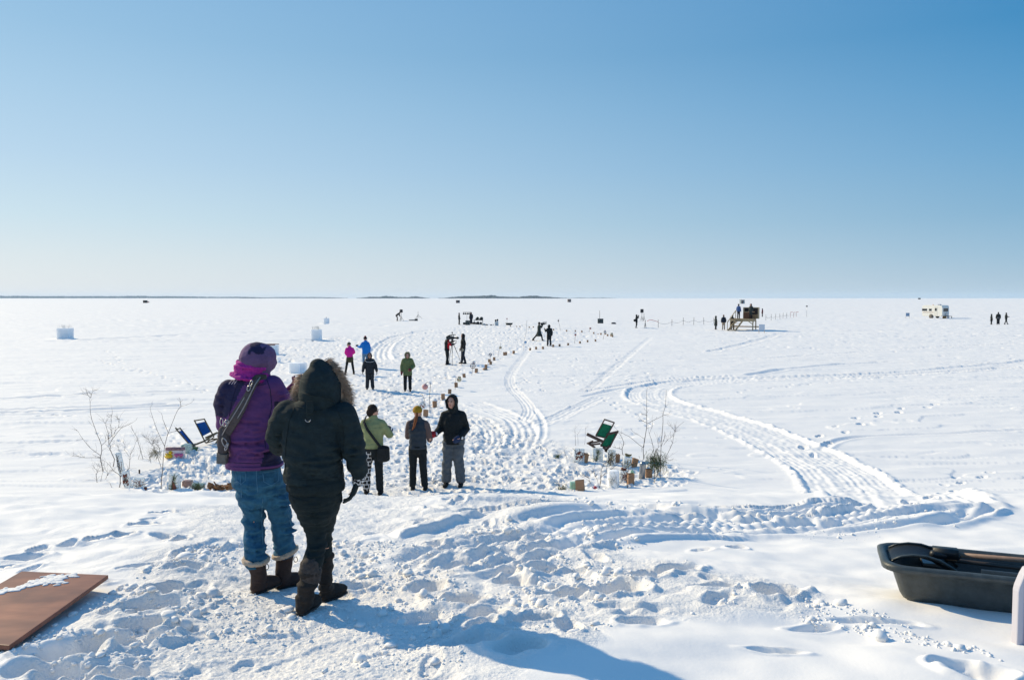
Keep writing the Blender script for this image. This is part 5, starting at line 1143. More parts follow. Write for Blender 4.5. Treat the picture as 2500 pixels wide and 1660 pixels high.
def z5(x, y): return ((1340 + x / 6.03) * .9444, (960 + y / 6.03) * .9444)
LS = 'bare saplings of the left cluster'; RS = 'bare saplings of the right cluster'
sapling(z4, (375, 1035), [[(375, 1035), (345, 850), (355, 700), (300, 560), (240, 380), (215, 240), (215, 110)], [(335, 830), (200, 740), (90, 640), (20, 530)], [(340, 860), (150, 855), (0, 840)], [(355, 700), (430, 620)], [(215, 110), (170, 70)], [(215, 110), (255, 20)]], 'tallest bare sapling at the left end of the left cluster, forking high up', .011, 9, group=LS, seed=2)
sapling(z4, (485, 965), [[(485, 965), (505, 880), (440, 760), (430, 700), (480, 590), (560, 500), (720, 415)], [(440, 700), (430, 560), (400, 430), (375, 380)], [(480, 590), (465, 450), (495, 340)], [(505, 560), (545, 480), (550, 380)]], 'dark crooked sapling just right of the tallest one in the left cluster', .012, 12, group=LS, seed=3)
sapling(z4, (1092, 1235), [[(1092, 1235), (1115, 960), (1140, 715), (1200, 500), (1270, 320), (1345, 220), (1480, 170)], [(1140, 715), (1030, 520), (960, 360), (920, 240), (935, 200)], [(1185, 545), (1110, 380), (1075, 310)], [(1200, 545), (1280, 530)], [(1345, 220), (1330, 110)]], 'tall slender forked sapling in front of the yellow duck panel', .010, 4, group=LS, seed=4, tl=.15)
sapling(z4, (875, 880), [[(875, 880), (830, 750), (790, 600), (735, 530), (715, 460)], [(800, 910), (840, 800), (850, 700)]], 'thin single sapling in the middle of the left cluster, bent to the left', .008, 6, group=LS, seed=5)
sapling(z4, (567, 1225), [[(567, 1225), (595, 1095), (660, 1030), (700, 990)], [(595, 1095), (520, 1010), (430, 900)]], 'short dark forked twig before the tilted ice slabs of the left cluster', .012, 5, group=LS, seed=6)
sapling(z4, (1105, 975), [[(1105, 975), (1040, 830), (980, 720), (900, 640), (850, 620)], [(1085, 860), (1060, 740), (1030, 680)], [(970, 930), (960, 860), (1000, 760)], [(980, 720), (1000, 650)]], 'bushy fine-twigged shrub left of the yellow duck panel', .007, 26, name='twiggy_shrub', cat='shrub', group=LS, seed=7, tl=.3, leaves=((1025, 790), .13, 160, M_frost))
sapling(z4, (295, 1165), [[(295, 1165), (285, 1080), (290, 1010), (240, 970)], [(340, 1155), (350, 1040), (300, 960)], [(400, 1130), (420, 1050), (360, 960)]], 'low twiggy shrub at the foot of the tallest sapling', .008, 14, name='twiggy_shrub', cat='shrub', group=LS, seed=8, tl=.3)
sapling(z4, (495, 1228), [[(495, 1228), (455, 1165)]], 'tiny broken twig lying by the low shrub of the left cluster', .007, 2, group=LS, seed=9, tl=.08)
sapling(z4, (690, 990), [[(690, 990), (700, 820), (740, 720), (760, 660)], [(620, 900), (600, 760), (595, 670)], [(700, 850), (660, 760), (680, 700)]], 'grey upright twigs rising behind the tilted ice slabs of the left cluster', .007, 12, group=LS, seed=10, tl=.25)
sapling(z5, (1400, 985), [[(1400, 985), (1390, 810), (1435, 600), (1450, 440), (1452, 200), (1458, 0), (1460, -60)], [(1390, 800), (1180, 640), (1090, 600), (1040, 575), (930, 480)], [(1450, 450), (1580, 380), (1690, 330), (1780, 300)], [(1450, 440), (1350, 390)], [(1450, 330), (1350, 300)], [(1400, 790), (1400, 670), (1230, 550)]], 'tallest sapling of the right cluster, rising behind the metal cylinder', .012, 3, group=RS, seed=11, tl=.18)
sapling(z5, (1642, 1255), [[(1642, 1255), (1640, 1080), (1655, 850), (1665, 600), (1690, 330), (1720, 200), (1735, 0), (1735, -50)], [(1655, 780), (1700, 650), (1700, 560)]], 'second tall straight sapling of the right cluster, right of the pine boughs', .011, 3, group=RS, seed=12, tl=.18)
sapling(z5, (1550, 1300), [[(1550, 1300), (1550, 900), (1520, 740), (1470, 590), (1510, 450)], [(1550, 900), (1600, 800), (1620, 700)]], 'dark sapling stem in front of the pine boughs of the right cluster', .009, 8, group=RS, seed=13, tl=.25)
sapling(z5, (1660, 1085), [[(1660, 1085), (1740, 930), (1830, 740), (1860, 560), (2010, 430)], [(1690, 760), (1800, 640), (1860, 560)], [(1690, 930), (1760, 990)], [(1860, 560), (1800, 490)]], 'outermost right sapling of the right cluster, leaning right', .009, 9, group=RS, seed=14, tl=.25)
sapling(z5, (1575, 1235), [[(1575, 1235), (1610, 1100), (1625, 960), (1590, 900)], [(1600, 1120), (1540, 1000), (1500, 950)]], 'drooping green pine bough standing right of the round paper bag', .014, 6, name='pine_bough', cat='pine bough', group='evergreen boughs', seed=15, tl=.2, leaves=((1568, 1000), .21, 800, M_pine))
sapling(z5, (1100, 900), [[(1100, 900), (1080, 820), (1105, 720), (1060, 620), (1010, 580)], [(1085, 830), (980, 800)]], 'curved bare branch behind the seated green canvas chair', .011, 8, group=RS, seed=16, tl=.2)
sapling(z5, (1182, 1375), [[(1182, 1375), (1145, 1320), (1130, 1200), (1090, 1130), (1080, 1040)], [(1140, 1250), (1190, 1080), (1230, 1060)]], 'dark crooked twig left of the upright bag in the middle of the right cluster', .012, 12, group=RS, seed=17, tl=.22)
sapling(z5, (725, 1380), [[(725, 1380), (760, 1240), (770, 1130), (820, 1050)], [(730, 1360), (690, 1230), (640, 1160)], [(760, 1240), (850, 1150), (950, 1090)], [(610, 1330), (590, 1240), (540, 1190)]], 'low spreading shrub beside the little red ice lump', .009, 16, name='twiggy_shrub', cat='shrub', group=RS, seed=18, tl=.28)
sapling(z5, (185, 1420), [[(185, 1420), (170, 1370), (140, 1320)], [(185, 1400), (230, 1420)]], 'little green-tipped twig left of the front paper bag', .008, 8, group=RS, seed=19, tl=.12, leaves=((200, 1395), .12, 120, M_pine))
sapling(z5, (390, 770), [[(390, 770), (395, 650), (385, 520)], [(430, 760), (420, 600), (440, 540)], [(525, 760), (540, 600), (545, 540)]], 'thin twigs standing behind the left ice block of the right cluster', .006, 6, group=RS, seed=20, tl=.18)
sapling(z5, (290, 985), [[(290, 985), (250, 920), (225, 850)], [(290, 980), (330, 900), (300, 850)]], 'faint low twigs at the left end of the right cluster', .006, 7, group=RS, seed=21, tl=.15)
sapling(lambda a, b: zz(a, b), (803, 690), [[(803, 690), (805, 660), (790, 630), (760, 610)]], 'short crooked branch above the ice disc near the mustard beanie', .012, 2, group='bare saplings stuck in the snow', seed=22, tl=.12, y=None)

# --- ice lanterns -------------------------------------------------------------
def slab(conv, x0, x1, y0, y1, label, m=ICE, depth=.12, tilt=0, inside=None, rz=0, lean=0, rnd=3.2, name='ice_block', cat='ice block', group=None, taper=1.0):
    fu, fv = conv((x0 + x1) / 2, y1); x, yy = at0(fu, fv); z = H(x, yy); pxm = yy / FW
    a = conv(x0, y1)[0]; b = conv(x1, y1)[0]; w = (b - a) * pxm; h = (conv(0, y1)[1] - conv(0, y0)[1]) * pxm
    e = empty(name, (x, yy, z - .03)); e.rotation_euler = (lean, tilt, rz); tag(e, label, cat, group)
    o = solid('ice', [loft([(0, 0, 0), (0, 0, h * .5), (0, 0, h * .97)], [(w / 2, depth / 2), (w / 2, depth / 2), (w / 2 * taper, depth / 2)], power=6, n=28, caps=False)], .014, m, e, 2, lambda V, N: .004 * perlin(V[:, 0] * 9, V[:, 2] * 9, int(x0)))
    g = np.random.RandomState(int(x0) + 3)
    if inside:
        for kind, im in inside:
            if kind == 'sprig':
                V = []; F = []; st = [(-w * .15, -depth * .51, h * .1), (-w * .1, -depth * .52, h * .5), (w * .05, -depth * .52, h * .85)]
                for i in range(150):
                    t = g.uniform(0, 1); p = A(st[0]) * (1 - t) + A(st[2]) * t + g.normal(size=3) * A((w * .08, .003, h * .04)); d = A((g.normal() * .7, 0, .6 + g.normal() * .4)); s = A((d[2], 0, -d[0])) * .1; bb = len(V); V += [p, p + s * .05, p + d * .09]; F.append((bb, bb + 1, bb + 2))
                part('frozen_sprig', (np.array(V), F), im, e, False); part('twig', [tube(st, .006, 5)], M_twig, e, True)
            elif kind == 'twigs':
                sh = []
                for i in range(12):
                    p = A((g.uniform(-.3, .3) * w, -depth * .5, g.uniform(.1, .6) * h)); sh.append(tube([p, p + A((g.normal() * w * .15, 0, g.uniform(.1, .3) * h)), p + A((g.normal() * w * .3, 0, g.uniform(.2, .45) * h))], .005, 4))
                part('frozen_twigs', sh, im, e, True)
            elif kind == 'blobs':
                part('frozen_leaves', [ell((g.uniform(-.33, .33) * w, -depth * .5, g.uniform(.25, .85) * h), (g.uniform(.08, .16) * w, .012, g.uniform(.04, .1) * h), (0, g.uniform(-.8, .8), 0), n=8, m=5) for i in range(7)], im, e, True)
            elif kind == 'cone': part('cone', [loft([(w * .1, -depth * .4, .0), (w * .1, -depth * .4, h * .3), (-w * .1, -depth * .4, h * .72)], [(w * .26, .03), (w * .2, .03), (.01, .01)], n=10)], im, e, True)
            elif kind == 'top': part('tuft', [tube([(g.uniform(-.25, .25) * w, 0, h * .9), (g.uniform(-.3, .3) * w, 0, h * 1.05), (g.uniform(-.45, .45) * w, 0, h * g.uniform(1.05, 1.2))], .014, 5) for i in range(9)], im, e, True)
    return e
LI_ = 'frozen ice slabs of the left cluster'; RI_ = 'frozen ice slabs of the right cluster'
slab(z4, 580, 660, 770, 1100, 'tall tilted thin ice slab at the back left of the left cluster', tilt=-.18, inside=[('twigs', M_twig)], depth=.06, group=LI_)
slab(z4, 640, 735, 985, 1225, 'tilted ice slab with brown leaves, left of the upright one', tilt=-.16, inside=[('blobs', M_rust), ('twigs', M_twig)], group=LI_, depth=.08)
slab(z4, 752, 888, 1058, 1240, 'square upright ice slab with a rust-coloured twig wreath frozen in', inside=[('twigs', M_rust)], group=LI_)
slab(z4, 1195, 1340, 1015, 1262, 'ice slab with a dark brown pointed cone in front of it', inside=[('cone', M_rust), ('sprig', M_pine)], group=LI_, taper=.8)
slab(z4, 1370, 1490, 1122, 1232, 'low pinkish log-shaped ice block next to the green-framed slab', m=icemat('pinkish_ice', (.42, .27, .23), .3, .3, .2), group=LI_, depth=.15)
slab(z4, 1485, 1640, 1135, 1256, 'low ice slab framed with dark green leaves', inside=[('sprig', M_pine), ('twigs', M_pine), ('twigs', M_twig)], m=ICES, group=LI_, tilt=.05)
slab(z4, 885, 918, 1195, 1245, 'small red-brown lump beside the square upright slab', m=M_rust, depth=.05, group=LI_)
slab(z4, 1358, 1472, 705, 812, 'round grey-green ice dome behind the yellow duck panel', m=ICES, depth=.28, taper=.75, group=LI_)
slab(z4, 1555, 1620, 740, 795, 'small white ice ball right of the leaning blue chair frame', depth=.12, taper=.7, group=LI_)
slab(z4, 1480, 1560, 705, 780, 'dark green evergreen clump in ice under the leaning blue chair frame', m=icemat('dark_green_ice', (.06, .12, .05), .2, .5, .1), depth=.15, taper=.8, group=LI_)
slab(z4, 815, 835, 985, 1060, 'narrow dark stake behind the square upright slab', m=M_twig, depth=.03, name='stake', cat='stake', group=None)
# crumpled brown basket of paper
x, yy = at0(*z4(1865, 1256)); e = empty('bark_heap', (x, yy, H(x, yy) - .02)); tag(e, 'long low heap of curled brown bark at the right of the left cluster', 'bark heap')
sh = []; g = np.random.RandomState(5)
for i in range(46): a = g.uniform(-.5, .5) * .64; sh.append(box((a, g.uniform(-.1, .1), g.uniform(.01, .12)), (g.uniform(.05, .16), g.uniform(.03, .09), .008), rot=(g.uniform(-1, 1), g.uniform(-1, 1), g.uniform(0, 3))))
part('bark_pieces', sh, mat('orange_bark', (.33, .15, .06), .8, noise=(12, .5)), e, False)
# panel of toys frozen in ice
x, yy = at0(*z4(1268, 878)); k = yy / FW * .9444 / 5.135; org = A((x, yy, H(x, yy)))
e = empty('toy_ice_display', org); tag(e, 'ice panel with yellow toy ducks and pink hearts frozen in, dark reddish top', 'ice display')
solid('ice', [loft([(0, .04, -.02), (0, .04, 110 * k)], [(122 * k, .05)] * 2, power=7, n=28, caps=False)], .014, icemat('pale_purple_ice', (.72, .68, .72), .4, .2, .2), e, 1)
part('dark_top', [loft([(0, .04, 100 * k), (0, .04, 132 * k)], [(120 * k, .055)] * 2, power=7, n=24, caps=False)], mat('dark_berry_mix', (.27, .15, .17), .7, noise=(35, .7), bump=(40, .02)), e, True)
M_yel = mat('yellow_rubber', (.80, .50, .01), .4); M_or = mat('orange_beak', (.75, .16, .01), .4); M_hp = mat('pink_heart', (.62, .13, .28), .5)
for dx, s_, zz_ in ((-95, .8, 5), (-60, 1.25, 2)):
    dk = part('toy_duck', [ell((dx * k, -.03, (22 * s_ + zz_) * k), (34 * k * s_, 26 * k * s_, 22 * k * s_)), ell(((dx + 10 * s_) * k, -.03, (58 * s_ + zz_) * k), (19 * k * s_, 18 * k * s_, 18 * k * s_)), loft([((dx - 22 * s_) * k, -.03, 30 * s_ * k), ((dx - 42 * s_) * k, -.03, 46 * s_ * k)], [12 * k * s_, 4 * k * s_])], M_yel, e, True)
    part('beak', [ell(((dx + 27 * s_) * k, -.03, (55 * s_ + zz_) * k), (11 * k * s_, 9 * k * s_, 5 * k * s_))], M_or, dk, True)
for dx in (30, 85): part('pink_heart', [ell(((dx - 12) * k, -.03, 45 * k), (18 * k, 14 * k, 18 * k)), ell(((dx + 12) * k, -.03, 45 * k), (18 * k, 14 * k, 18 * k)), loft([(dx * k, -.03, 40 * k), (dx * k, -.03, 14 * k)], [25 * k, 5 * k])], M_hp, e, True)

slab(z5, 362, 528, 785, 1012, 'left ice block of the right cluster with twigs and reddish leaves inside', inside=[('twigs', M_twig), ('blobs', M_rust)], group=RI_, taper=.92)
slab(z5, 640, 795, 768, 1000, 'smooth ice block with a green sprig below the green chair', inside=[('sprig', M_pine)], group=RI_)
slab(z5, 850, 975, 795, 1052, 'tall narrow ice block with pale dry grass inside', inside=[('sprig', M_frost), ('twigs', M_twig)], group=RI_, tilt=.03)
slab(z5, 1080, 1210, 905, 1100, 'ice block crowned with tan antler-like twigs', inside=[('top', M_frost), ('twigs', M_frost)], group=RI_, tilt=.1)
slab(z5, 865, 1030, 1085, 1350, 'largest white frosty ice block in front of the right cluster', m=SNOWB, group=RI_, depth=.25, inside=[('twigs', mat('frost', (.55, .55, .52), .8))])
slab(z5, 1035, 1160, 1110, 1290, 'squat ice block topped with rust-coloured needles', inside=[('top', M_rust), ('twigs', M_rust)], group=RI_, depth=.2)
slab(z5, 1205, 1275, 1045, 1165, 'pointed greenish ice shard left of the metal cylinder', m=ICEG, group=RI_, depth=.04, taper=.5, tilt=-.15)
slab(z5, 308, 405, 1285, 1420, 'green tinted ice block touching the front paper bag', m=ICEG, group=RI_, depth=.16)
slab(z5, 645, 695, 1315, 1382, 'little red ice lump at the foot of the low spreading shrub', m=mat('red_ice_lump', (.55, .09, .10), .4), group=RI_, depth=.07, tilt=.3)
slab(z5, 105, 152, 895, 962, 'small dark sprig in clear ice at the far left of the right cluster', group=RI_, depth=.06, inside=[('sprig', M_pine)])
def bag5(x, y, w, h, lb, **k): u, v = z5(x, y); return paper_bag(u, v, w / 6.38, h / 6.38, label=lb, **k)
bag5(522, 1012, 44, 130, 'narrow brown bag at the right edge of the left ice block, right cluster', rz=.1)
bag5(998, 1030, 44, 122, 'narrow brown bag right of the tall narrow ice block', rz=.1)
bag5(1238, 1090, 66, 138, 'orange-brown leaning bag behind the greenish shard', tilt=.12, rz=.2)
bag5(1203, 1330, 96, 160, 'dark brown upright bag in the middle of the right cluster', rz=.2)
bag5(1465, 1240, 92, 146, 'round open-mouthed bag right of the metal cylinder', rz=.1, fold=False)
bag5(465, 1438, 128, 172, 'largest paper bag, alone in front of the right cluster by the green ice', rz=-.25)
x, yy = at0(*z5(1368, 1262)); k = yy / FW * .9444 / 6.03; e = empty('metal_canister', (x, yy, H(x, yy) - .03)); e.rotation_euler = (0, .06, 0); tag(e, 'shiny grey metal canister leaning in the right cluster', 'canister')
part('shell', [loft([(0, 0, 0), (0, 0, 170 * k), (0, 0, 235 * k), (0, 0, 262 * k), (0, 0, 278 * k)], [46 * k, 46 * k, 46 * k, 38 * k, 20 * k], n=28, caps=False)], mat('brushed_metal', (.30, .31, .32), .3, metal=.85, noise=(8, .3)), e, True)
part('foot_ring', [loft([(0, 0, 0), (0, 0, 10 * k)], [49 * k, 49 * k], n=28, caps=False)], M_dkmetal, e, True)

# --- canvas chairs -------------------------------------------------------------
def sling_chair(fr, canvas, label, cloth, conv, y, wood, extras=()):
    """fr: corner points (top left, top right, bottom right, bottom left) of each frame, in sketch units; canvas spans fraction of it"""
    org = A(P(*conv(*fr[0][3][:2]), y)); org[2] = H(org[0], y); e = empty('canvas_chair', org); tag(e, label, 'folding chair', 'folding canvas chairs on the snow')
    W = lambda p: A(P(*conv(p[0], p[1]), y + (p[2] if len(p) > 2 else 0))) - org
    for (tl, tr_, br, bl), (c0, c1), cl in zip(fr, canvas, cloth):
        TL, TR, BR, BL = map(W, (tl, tr_, br, bl)); f = part('frame', [beam(TL - (BL - TL) * .03, BL, .028, .028, (0, 1, 0)), beam(TR - (BR - TR) * .03, BR, .028, .028, (0, 1, 0)), beam(TL, TR, .03, .03, (0, 1, 0)), beam(BL, BR, .026, .026, (0, 1, 0))], wood, e, False, .004)
        n = 8; V = []; F = []; nn = np.cross(TR - TL, BL - TL); nn /= np.linalg.norm(nn)
        for i in range(n + 1):
            t = c0 + (c1 - c0) * i / n; a = TL + (BL - TL) * t; b = TR + (BR - TR) * t
            for j in range(6): s = j / 5; V.append(a + (b - a) * s + nn * (.03 * math.sin(math.pi * i / n) * math.sin(math.pi * s)) + nn * .004 * math.sin(i * 2.3 + j))
        for i in range(n):
            for j in range(5): F.append((i * 6 + j, i * 6 + j + 1, (i + 1) * 6 + j + 1, (i + 1) * 6 + j))
        c = part('canvas', (np.array(V), F), cl, f, True); sm = c.modifiers.new('thick', 'SOLIDIFY'); sm.thickness = .006; sm.offset = 0
    for nm, a, b, w, h in extras: part(nm, [beam(W(a), W(b), w, h, (0, 1, 0))], wood, e, False, .003)
    return e
M_cb = fabric('blue_canvas', (.008, .085, .33), (20, .15)); M_cg = fabric('green_canvas', (.012, .17, .085), (20, .18)); M_wood = mat('weathered_wood', (.13, .10, .06), .75, noise=(20, .35)); M_wood2 = mat('dark_wood', (.085, .05, .04), .7, noise=(20, .35))
sling_chair([[(1515, 395), (1638, 375), (1760, 600), (1655, 675)]], [(.13, .70)], 'low blue canvas chair seen broadside, right of the chair seen edge-on', [M_cb], z4, 20.6, M_wood,
    [('arm', (1655, 610), (1800, 545, -.1), .05, .04), ('arm', (1640, 650, -.3), (1510, 700, -.3), .045, .035), ('arm', (1800, 545, -.1), (1640, 650, -.3), .04, .03), ('leg', (1660, 675), (1850, 610, .2), .03, .03), ('leg', (1640, 640), (1800, 620, .1), .03, .03), ('leg', (1780, 680, -.1), (1830, 600, -.1), .03, .03)])
sling_chair([[(1290, 505), (1335, 490, .4), (1560, 765, .4), (1505, 755)]], [(.1, .72)], 'blue canvas chair seen nearly edge-on, leaning behind the duck panel', [M_cb], z4, 19.9, M_wood,
    [('arm', (1275, 485), (1300, 505), .03, .03), ('leg', (1470, 690), (1560, 765), .045, .04), ('foot_bar', (1470, 740), (1560, 770), .05, .05), ('leg', (1475, 710), (1530, 690, .3), .04, .04)])
gx = sling_chair([[(820, 385), (962, 432), (840, 660), (688, 625)], [(868, 600), (1020, 560), (890, 800), (760, 775)]], [(.22, .98), (.06, .98)], 'green canvas folding chair with two canvas panels standing among the ice blocks', [M_cg, M_cg], z5, 18.7, M_wood2,
    [('arm', (560, 600), (790, 710), .07, .05), ('arm', (585, 735), (790, 700, .2), .035, .03), ('arm', (580, 735), (680, 800), .05, .04), ('arm', (600, 760), (760, 740), .04, .03), ('leg', (800, 790), (870, 860), .06, .05), ('leg', (890, 770), (830, 860), .05, .05), ('leg', (650, 700), (560, 740, .1), .03, .03), ('arm', (850, 605), (1020, 565), .05, .05), ('leg', (1010, 560), (900, 790), .03, .03)])
# ------------------------------------------------------------------ far things
def z7(x, y): return ((1700 + x / 7.873) * .9444, (700 + y / 7.873) * .9444)
def z8(x, y): return ((2180 + x / 7.381) * .9444, (710 + y / 7.381) * .9444)
def zb(x, y): return ((940 + x / 6.749) * .9444, (710 + y / 6.749) * .9444)
def zc(x, y): return ((1240 + x / 4.542) * .9444, (700 + y / 4.542) * .9444)
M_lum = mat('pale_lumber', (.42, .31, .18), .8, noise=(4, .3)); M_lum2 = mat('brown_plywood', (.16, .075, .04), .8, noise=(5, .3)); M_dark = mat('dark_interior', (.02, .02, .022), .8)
M_wpaint = mat('white_paint', (.74, .73, .68), .5, noise=(2, .05)); M_blueg = mat('blue_grey_paint', (.22, .27, .36), .6)

# wooden platform with booth
x, y = at0(*z7(1085, 852)); org = A((x, y, H(x, y))); RZ = R(-25)
pf = empty('wooden_platform', org, RZ); tag(pf, 'raised pale lumber platform with stairs, cross braces and a dark open booth on top', 'platform')
Wd, Dp, Ht = 2.55, 2.4, 1.32
part('deck', [box((-Wd / 2, Dp / 2, Ht - .02), (Wd + .1, Dp + .1, .05)), box((-Wd / 2, 0, Ht - .17), (Wd + .06, .05, .25)), box((0, Dp / 2, Ht - .17), (.05, Dp, .25)), box((-Wd, Dp / 2, Ht - .17), (.05, Dp, .25))], M_lum, pf, False, .008)
for lx in (0, -Wd):
    for ly in (0.03, Dp):
        part('leg', [box((lx - .02 * (1 if lx == 0 else -1), ly + .03, (Ht - .3) / 2), (.12, .12, Ht - .3 + .1))], M_lum, pf, False, .005)
for a, b in (((-.5, 0, Ht - .28), (-.03, 0, .72)), ((-.0, .5, Ht - .28), (0, .08, .75)), ((0, Dp - .55, Ht - .28), (0, Dp - .08, .75)), ((-Wd + .5, Dp, Ht - .28), (-Wd + .05, Dp, .7))): part('brace', [beam(a, b, .05, .09)], M_lum, pf, False)
part('lower_rail', [beam((-Wd, Dp, .36), (0.5, Dp, .36), .06, .13), beam((-Wd, 0.0, .3), (-Wd, Dp, .3), .05, .1)], M_lum, pf, False)
st = part('stair', [beam((-1.15, -.03, Ht - .2), (-1.85, -.95, -.05), .05, .2), beam((-1.95, -.03, Ht - .2), (-2.65, -.95, -.05), .05, .2)], M_lum, pf, False)
for k in range(5): part('tread', [box((-1.55 - .14 * k, -.14 - .19 * k, Ht - .28 - .24 * k), (.86, .2, .04), rz=.0)], M_lum, st, False)
part('hand_rail', [beam((-1.95, .0, Ht + .95), (-2.72, -1.0, .9), .04, .09), beam((-1.95, 0, Ht), (-1.95, 0, Ht + .98), .07, .07), beam((-2.7, -.97, 0), (-2.7, -.97, .95), .07, .07), beam((-2.5, 0, Ht), (-2.5, 0, Ht + .25), .06, .06)], M_lum, pf, False)
bt = part('booth', [box((-.42, 2.0, Ht + .66), (1.66, .04, 1.32)), box((-1.25, 1.5, Ht + .66), (.05, 1.0, 1.32)), box((.41, 1.5, Ht + .66), (.05, 1.0, 1.32)), box((-.42, 1.0, Ht + 1.28), (1.70, .06, .09))], M_lum, pf, False)
part('interior_shade', [box((-.42, 1.965, Ht + .9), (1.58, .02, .8))], M_dark, bt, False); part('counter', [box((-.62, 1.12, Ht + .78), (1.2, .36, .07))], M_lum, bt, False); part('lower_panel', [box((-.72, 1.0, Ht + .37), (1.0, .03, .74))], M_lum2, bt, False)  # near-black sheet paints the booth's inner shade over its back wall
def onp(px, py, label, **k):
    w = pf.matrix_basis @ Vector((px, py, Ht)); kw = dict(vox=.04, boots=M_boot, group=BG); kw.update(k); r, J = person(1700, 760, label, D=w.y, **kw)
    r.location = w; return r
r = onp(-1.72, .6, 'person in a mid blue jacket on the wooden platform at the top of its stairs', face=-.5, tall=1.74, jacket=M_midblue, hem=.84, thick=1.1, pants=M_navy, hat=('hair', M_dhair))
r = onp(-.32, .55, 'person in a long grey-black parka on the platform in front of the open booth', face=2.6, tall=1.76, jacket=M_dkgreen, hem=.5, thick=1.15, pants=M_black, hat=('hood', M_dkgreen))
w = pf.matrix_basis @ Vector((-2.35, .35, 0)); r, J = person(1700, 760, 'person half hidden behind the stair end of the platform, only the dark head showing above', D=w.y, vox=.05, face=.3, tall=1.72, jacket=M_black, pants=M_black, hat=('hair', M_dhair), group=BG); r.location = (w.x, w.y, H(w.x, w.y))

def signboard(conv, x0, x1, y0, y1, foot, label, m):
    u, v = conv((x0 + x1) / 2, foot); x, y = at0(u, v); k = y / FW; w = (conv(x1, 0)[0] - conv(x0, 0)[0]) * k; top = (v - conv(0, y0)[1]) * k; bot = (v - conv(0, y1)[1]) * k
    e = empty('sign_board', (x, y, H(x, y)), .1); tag(e, label, 'sign'); part('board', [box((0, 0, (top + bot) / 2), (w, .03, top - bot))], m, e, False, .003)
    for s in (-1, 1): part('leg', [box((s * w * .45, .03, bot / 2 - .05), (.035, .035, bot + .1))], M_lum, e, False)
signboard(z7, 1197, 1315, 722, 835, 900, 'blank pale blue square sign on two legs before the right end of the platform', mat('pale_sign', (.62, .66, .72), .6))
signboard(z8, 228, 298, 400, 460, 498, 'small blue-grey sign on two legs left of the caravan', mat('blue_sign', (.22, .32, .46), .6, noise=(8, .3)))

# caravan
x, y = at0(*z8(745, 500)); y += 1.2; cv = empty('caravan', (x + .8, y, H(x, y)), R(-59)); tag(cv, 'white travel caravan with three dark side windows and a shaded blue-grey end', 'caravan')
L, Wc = 3.9, 2.15
prof = [(-L / 2 + .1, .38), (L / 2 - .25, .38), (L / 2, .62), (L / 2, 1.95), (L / 2 - .12, 2.32), (L / 2 - .45, 2.42), (-L / 2 + .4, 2.42), (-L / 2 + .1, 2.3), (-L / 2, 2.0), (-L / 2 - .02, 1.0)]
V = np.array([(a, s * Wc / 2, b) for s in (-1, 1) for a, b in prof]); n = len(prof); F = [tuple(range(n)), tuple(range(2 * n - 1, n - 1, -1))] + [((i + 1) % n, i, n + i, n + (i + 1) % n) for i in range(n)]
bd = part('body', (V, F), M_wpaint, cv, False, .03)
for a, b, c, d in ((-1.45, 1.55, .95, .34), (-.35, 1.55, .5, .34), (.72, 1.62, .34, .46)):
    wn = part('window', [box((a, -Wc / 2 - .012, b), (c, .03, d))], mat('tinted_glass', (.015, .018, .022), .15), cv, False); part('frame', [box((a, -Wc / 2 - .01, b - d / 2 - .02), (c + .06, .04, .03)), box((a, -Wc / 2 - .01, b + d / 2 + .02), (c + .06, .04, .03))], M_metal, wn, False)
part('door', [box((.72, -Wc / 2 - .004, 1.3), (.66, .02, 1.75))], mat('cream_door', (.68, .67, .62), .5), cv, False)
part('side_stripe', [box((-.75, -Wc / 2 - .004, 1.12), (2.1, .012, .05)), box((-.75, -Wc / 2 - .004, 1.02), (2.1, .012, .03))], mat('tan_stripe', (.35, .22, .18), .6), cv, False)
part('end_window', [box((L / 2 + .01, 0, 1.55), (.03, 1.5, .6))], mat('tinted_glass', (.02, .02, .02)), cv, False)
for s in (-1, 1):
    wh = part('wheel', [loft([(-.15, s * (Wc / 2 - .02), .33), (-.15, s * (Wc / 2 - .22), .33)], [.33, .33], side=(1, 0, 0), n=24, caps=False)], mat('tyre', (.02, .02, .02), .8), cv, True)
    part('rim', [loft([(-.15, s * (Wc / 2 + .0), .33), (-.15, s * (Wc / 2 - .05), .33)], [.2, .2], side=(1, 0, 0), n=20, caps=False)], M_wpaint, wh, True)
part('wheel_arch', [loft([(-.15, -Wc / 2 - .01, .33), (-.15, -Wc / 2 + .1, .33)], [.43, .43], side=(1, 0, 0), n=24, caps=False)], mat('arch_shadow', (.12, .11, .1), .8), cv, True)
part('roof_vent', [box((.75, 0, 2.5), (.5, .5, .18), taper=.8)], M_blueg, cv, False, .02); part('roof_lamp', [loft([(-.1, -.6, 2.42), (-.1, -.6, 2.56)], [.09, .07], caps=False)], mat('amber_lens', (.8, .35, .08), .3), cv, True)
part('tow_bar', [beam((L / 2, -.5, .42), (L / 2 + 1.2, 0, .38), .08, .08), beam((L / 2, .5, .42), (L / 2 + 1.2, 0, .38), .08, .08), box((L / 2 + 1.15, 0, .2), (.08, .08, .4))], M_dkmetal, cv, False)
part('gas_bottle', [loft([(L / 2 + .3, 0, .45), (L / 2 + .3, 0, .95)], [.17, .17], n=14)], mat('white_bottle', (.6, .6, .6), .4), cv, True)
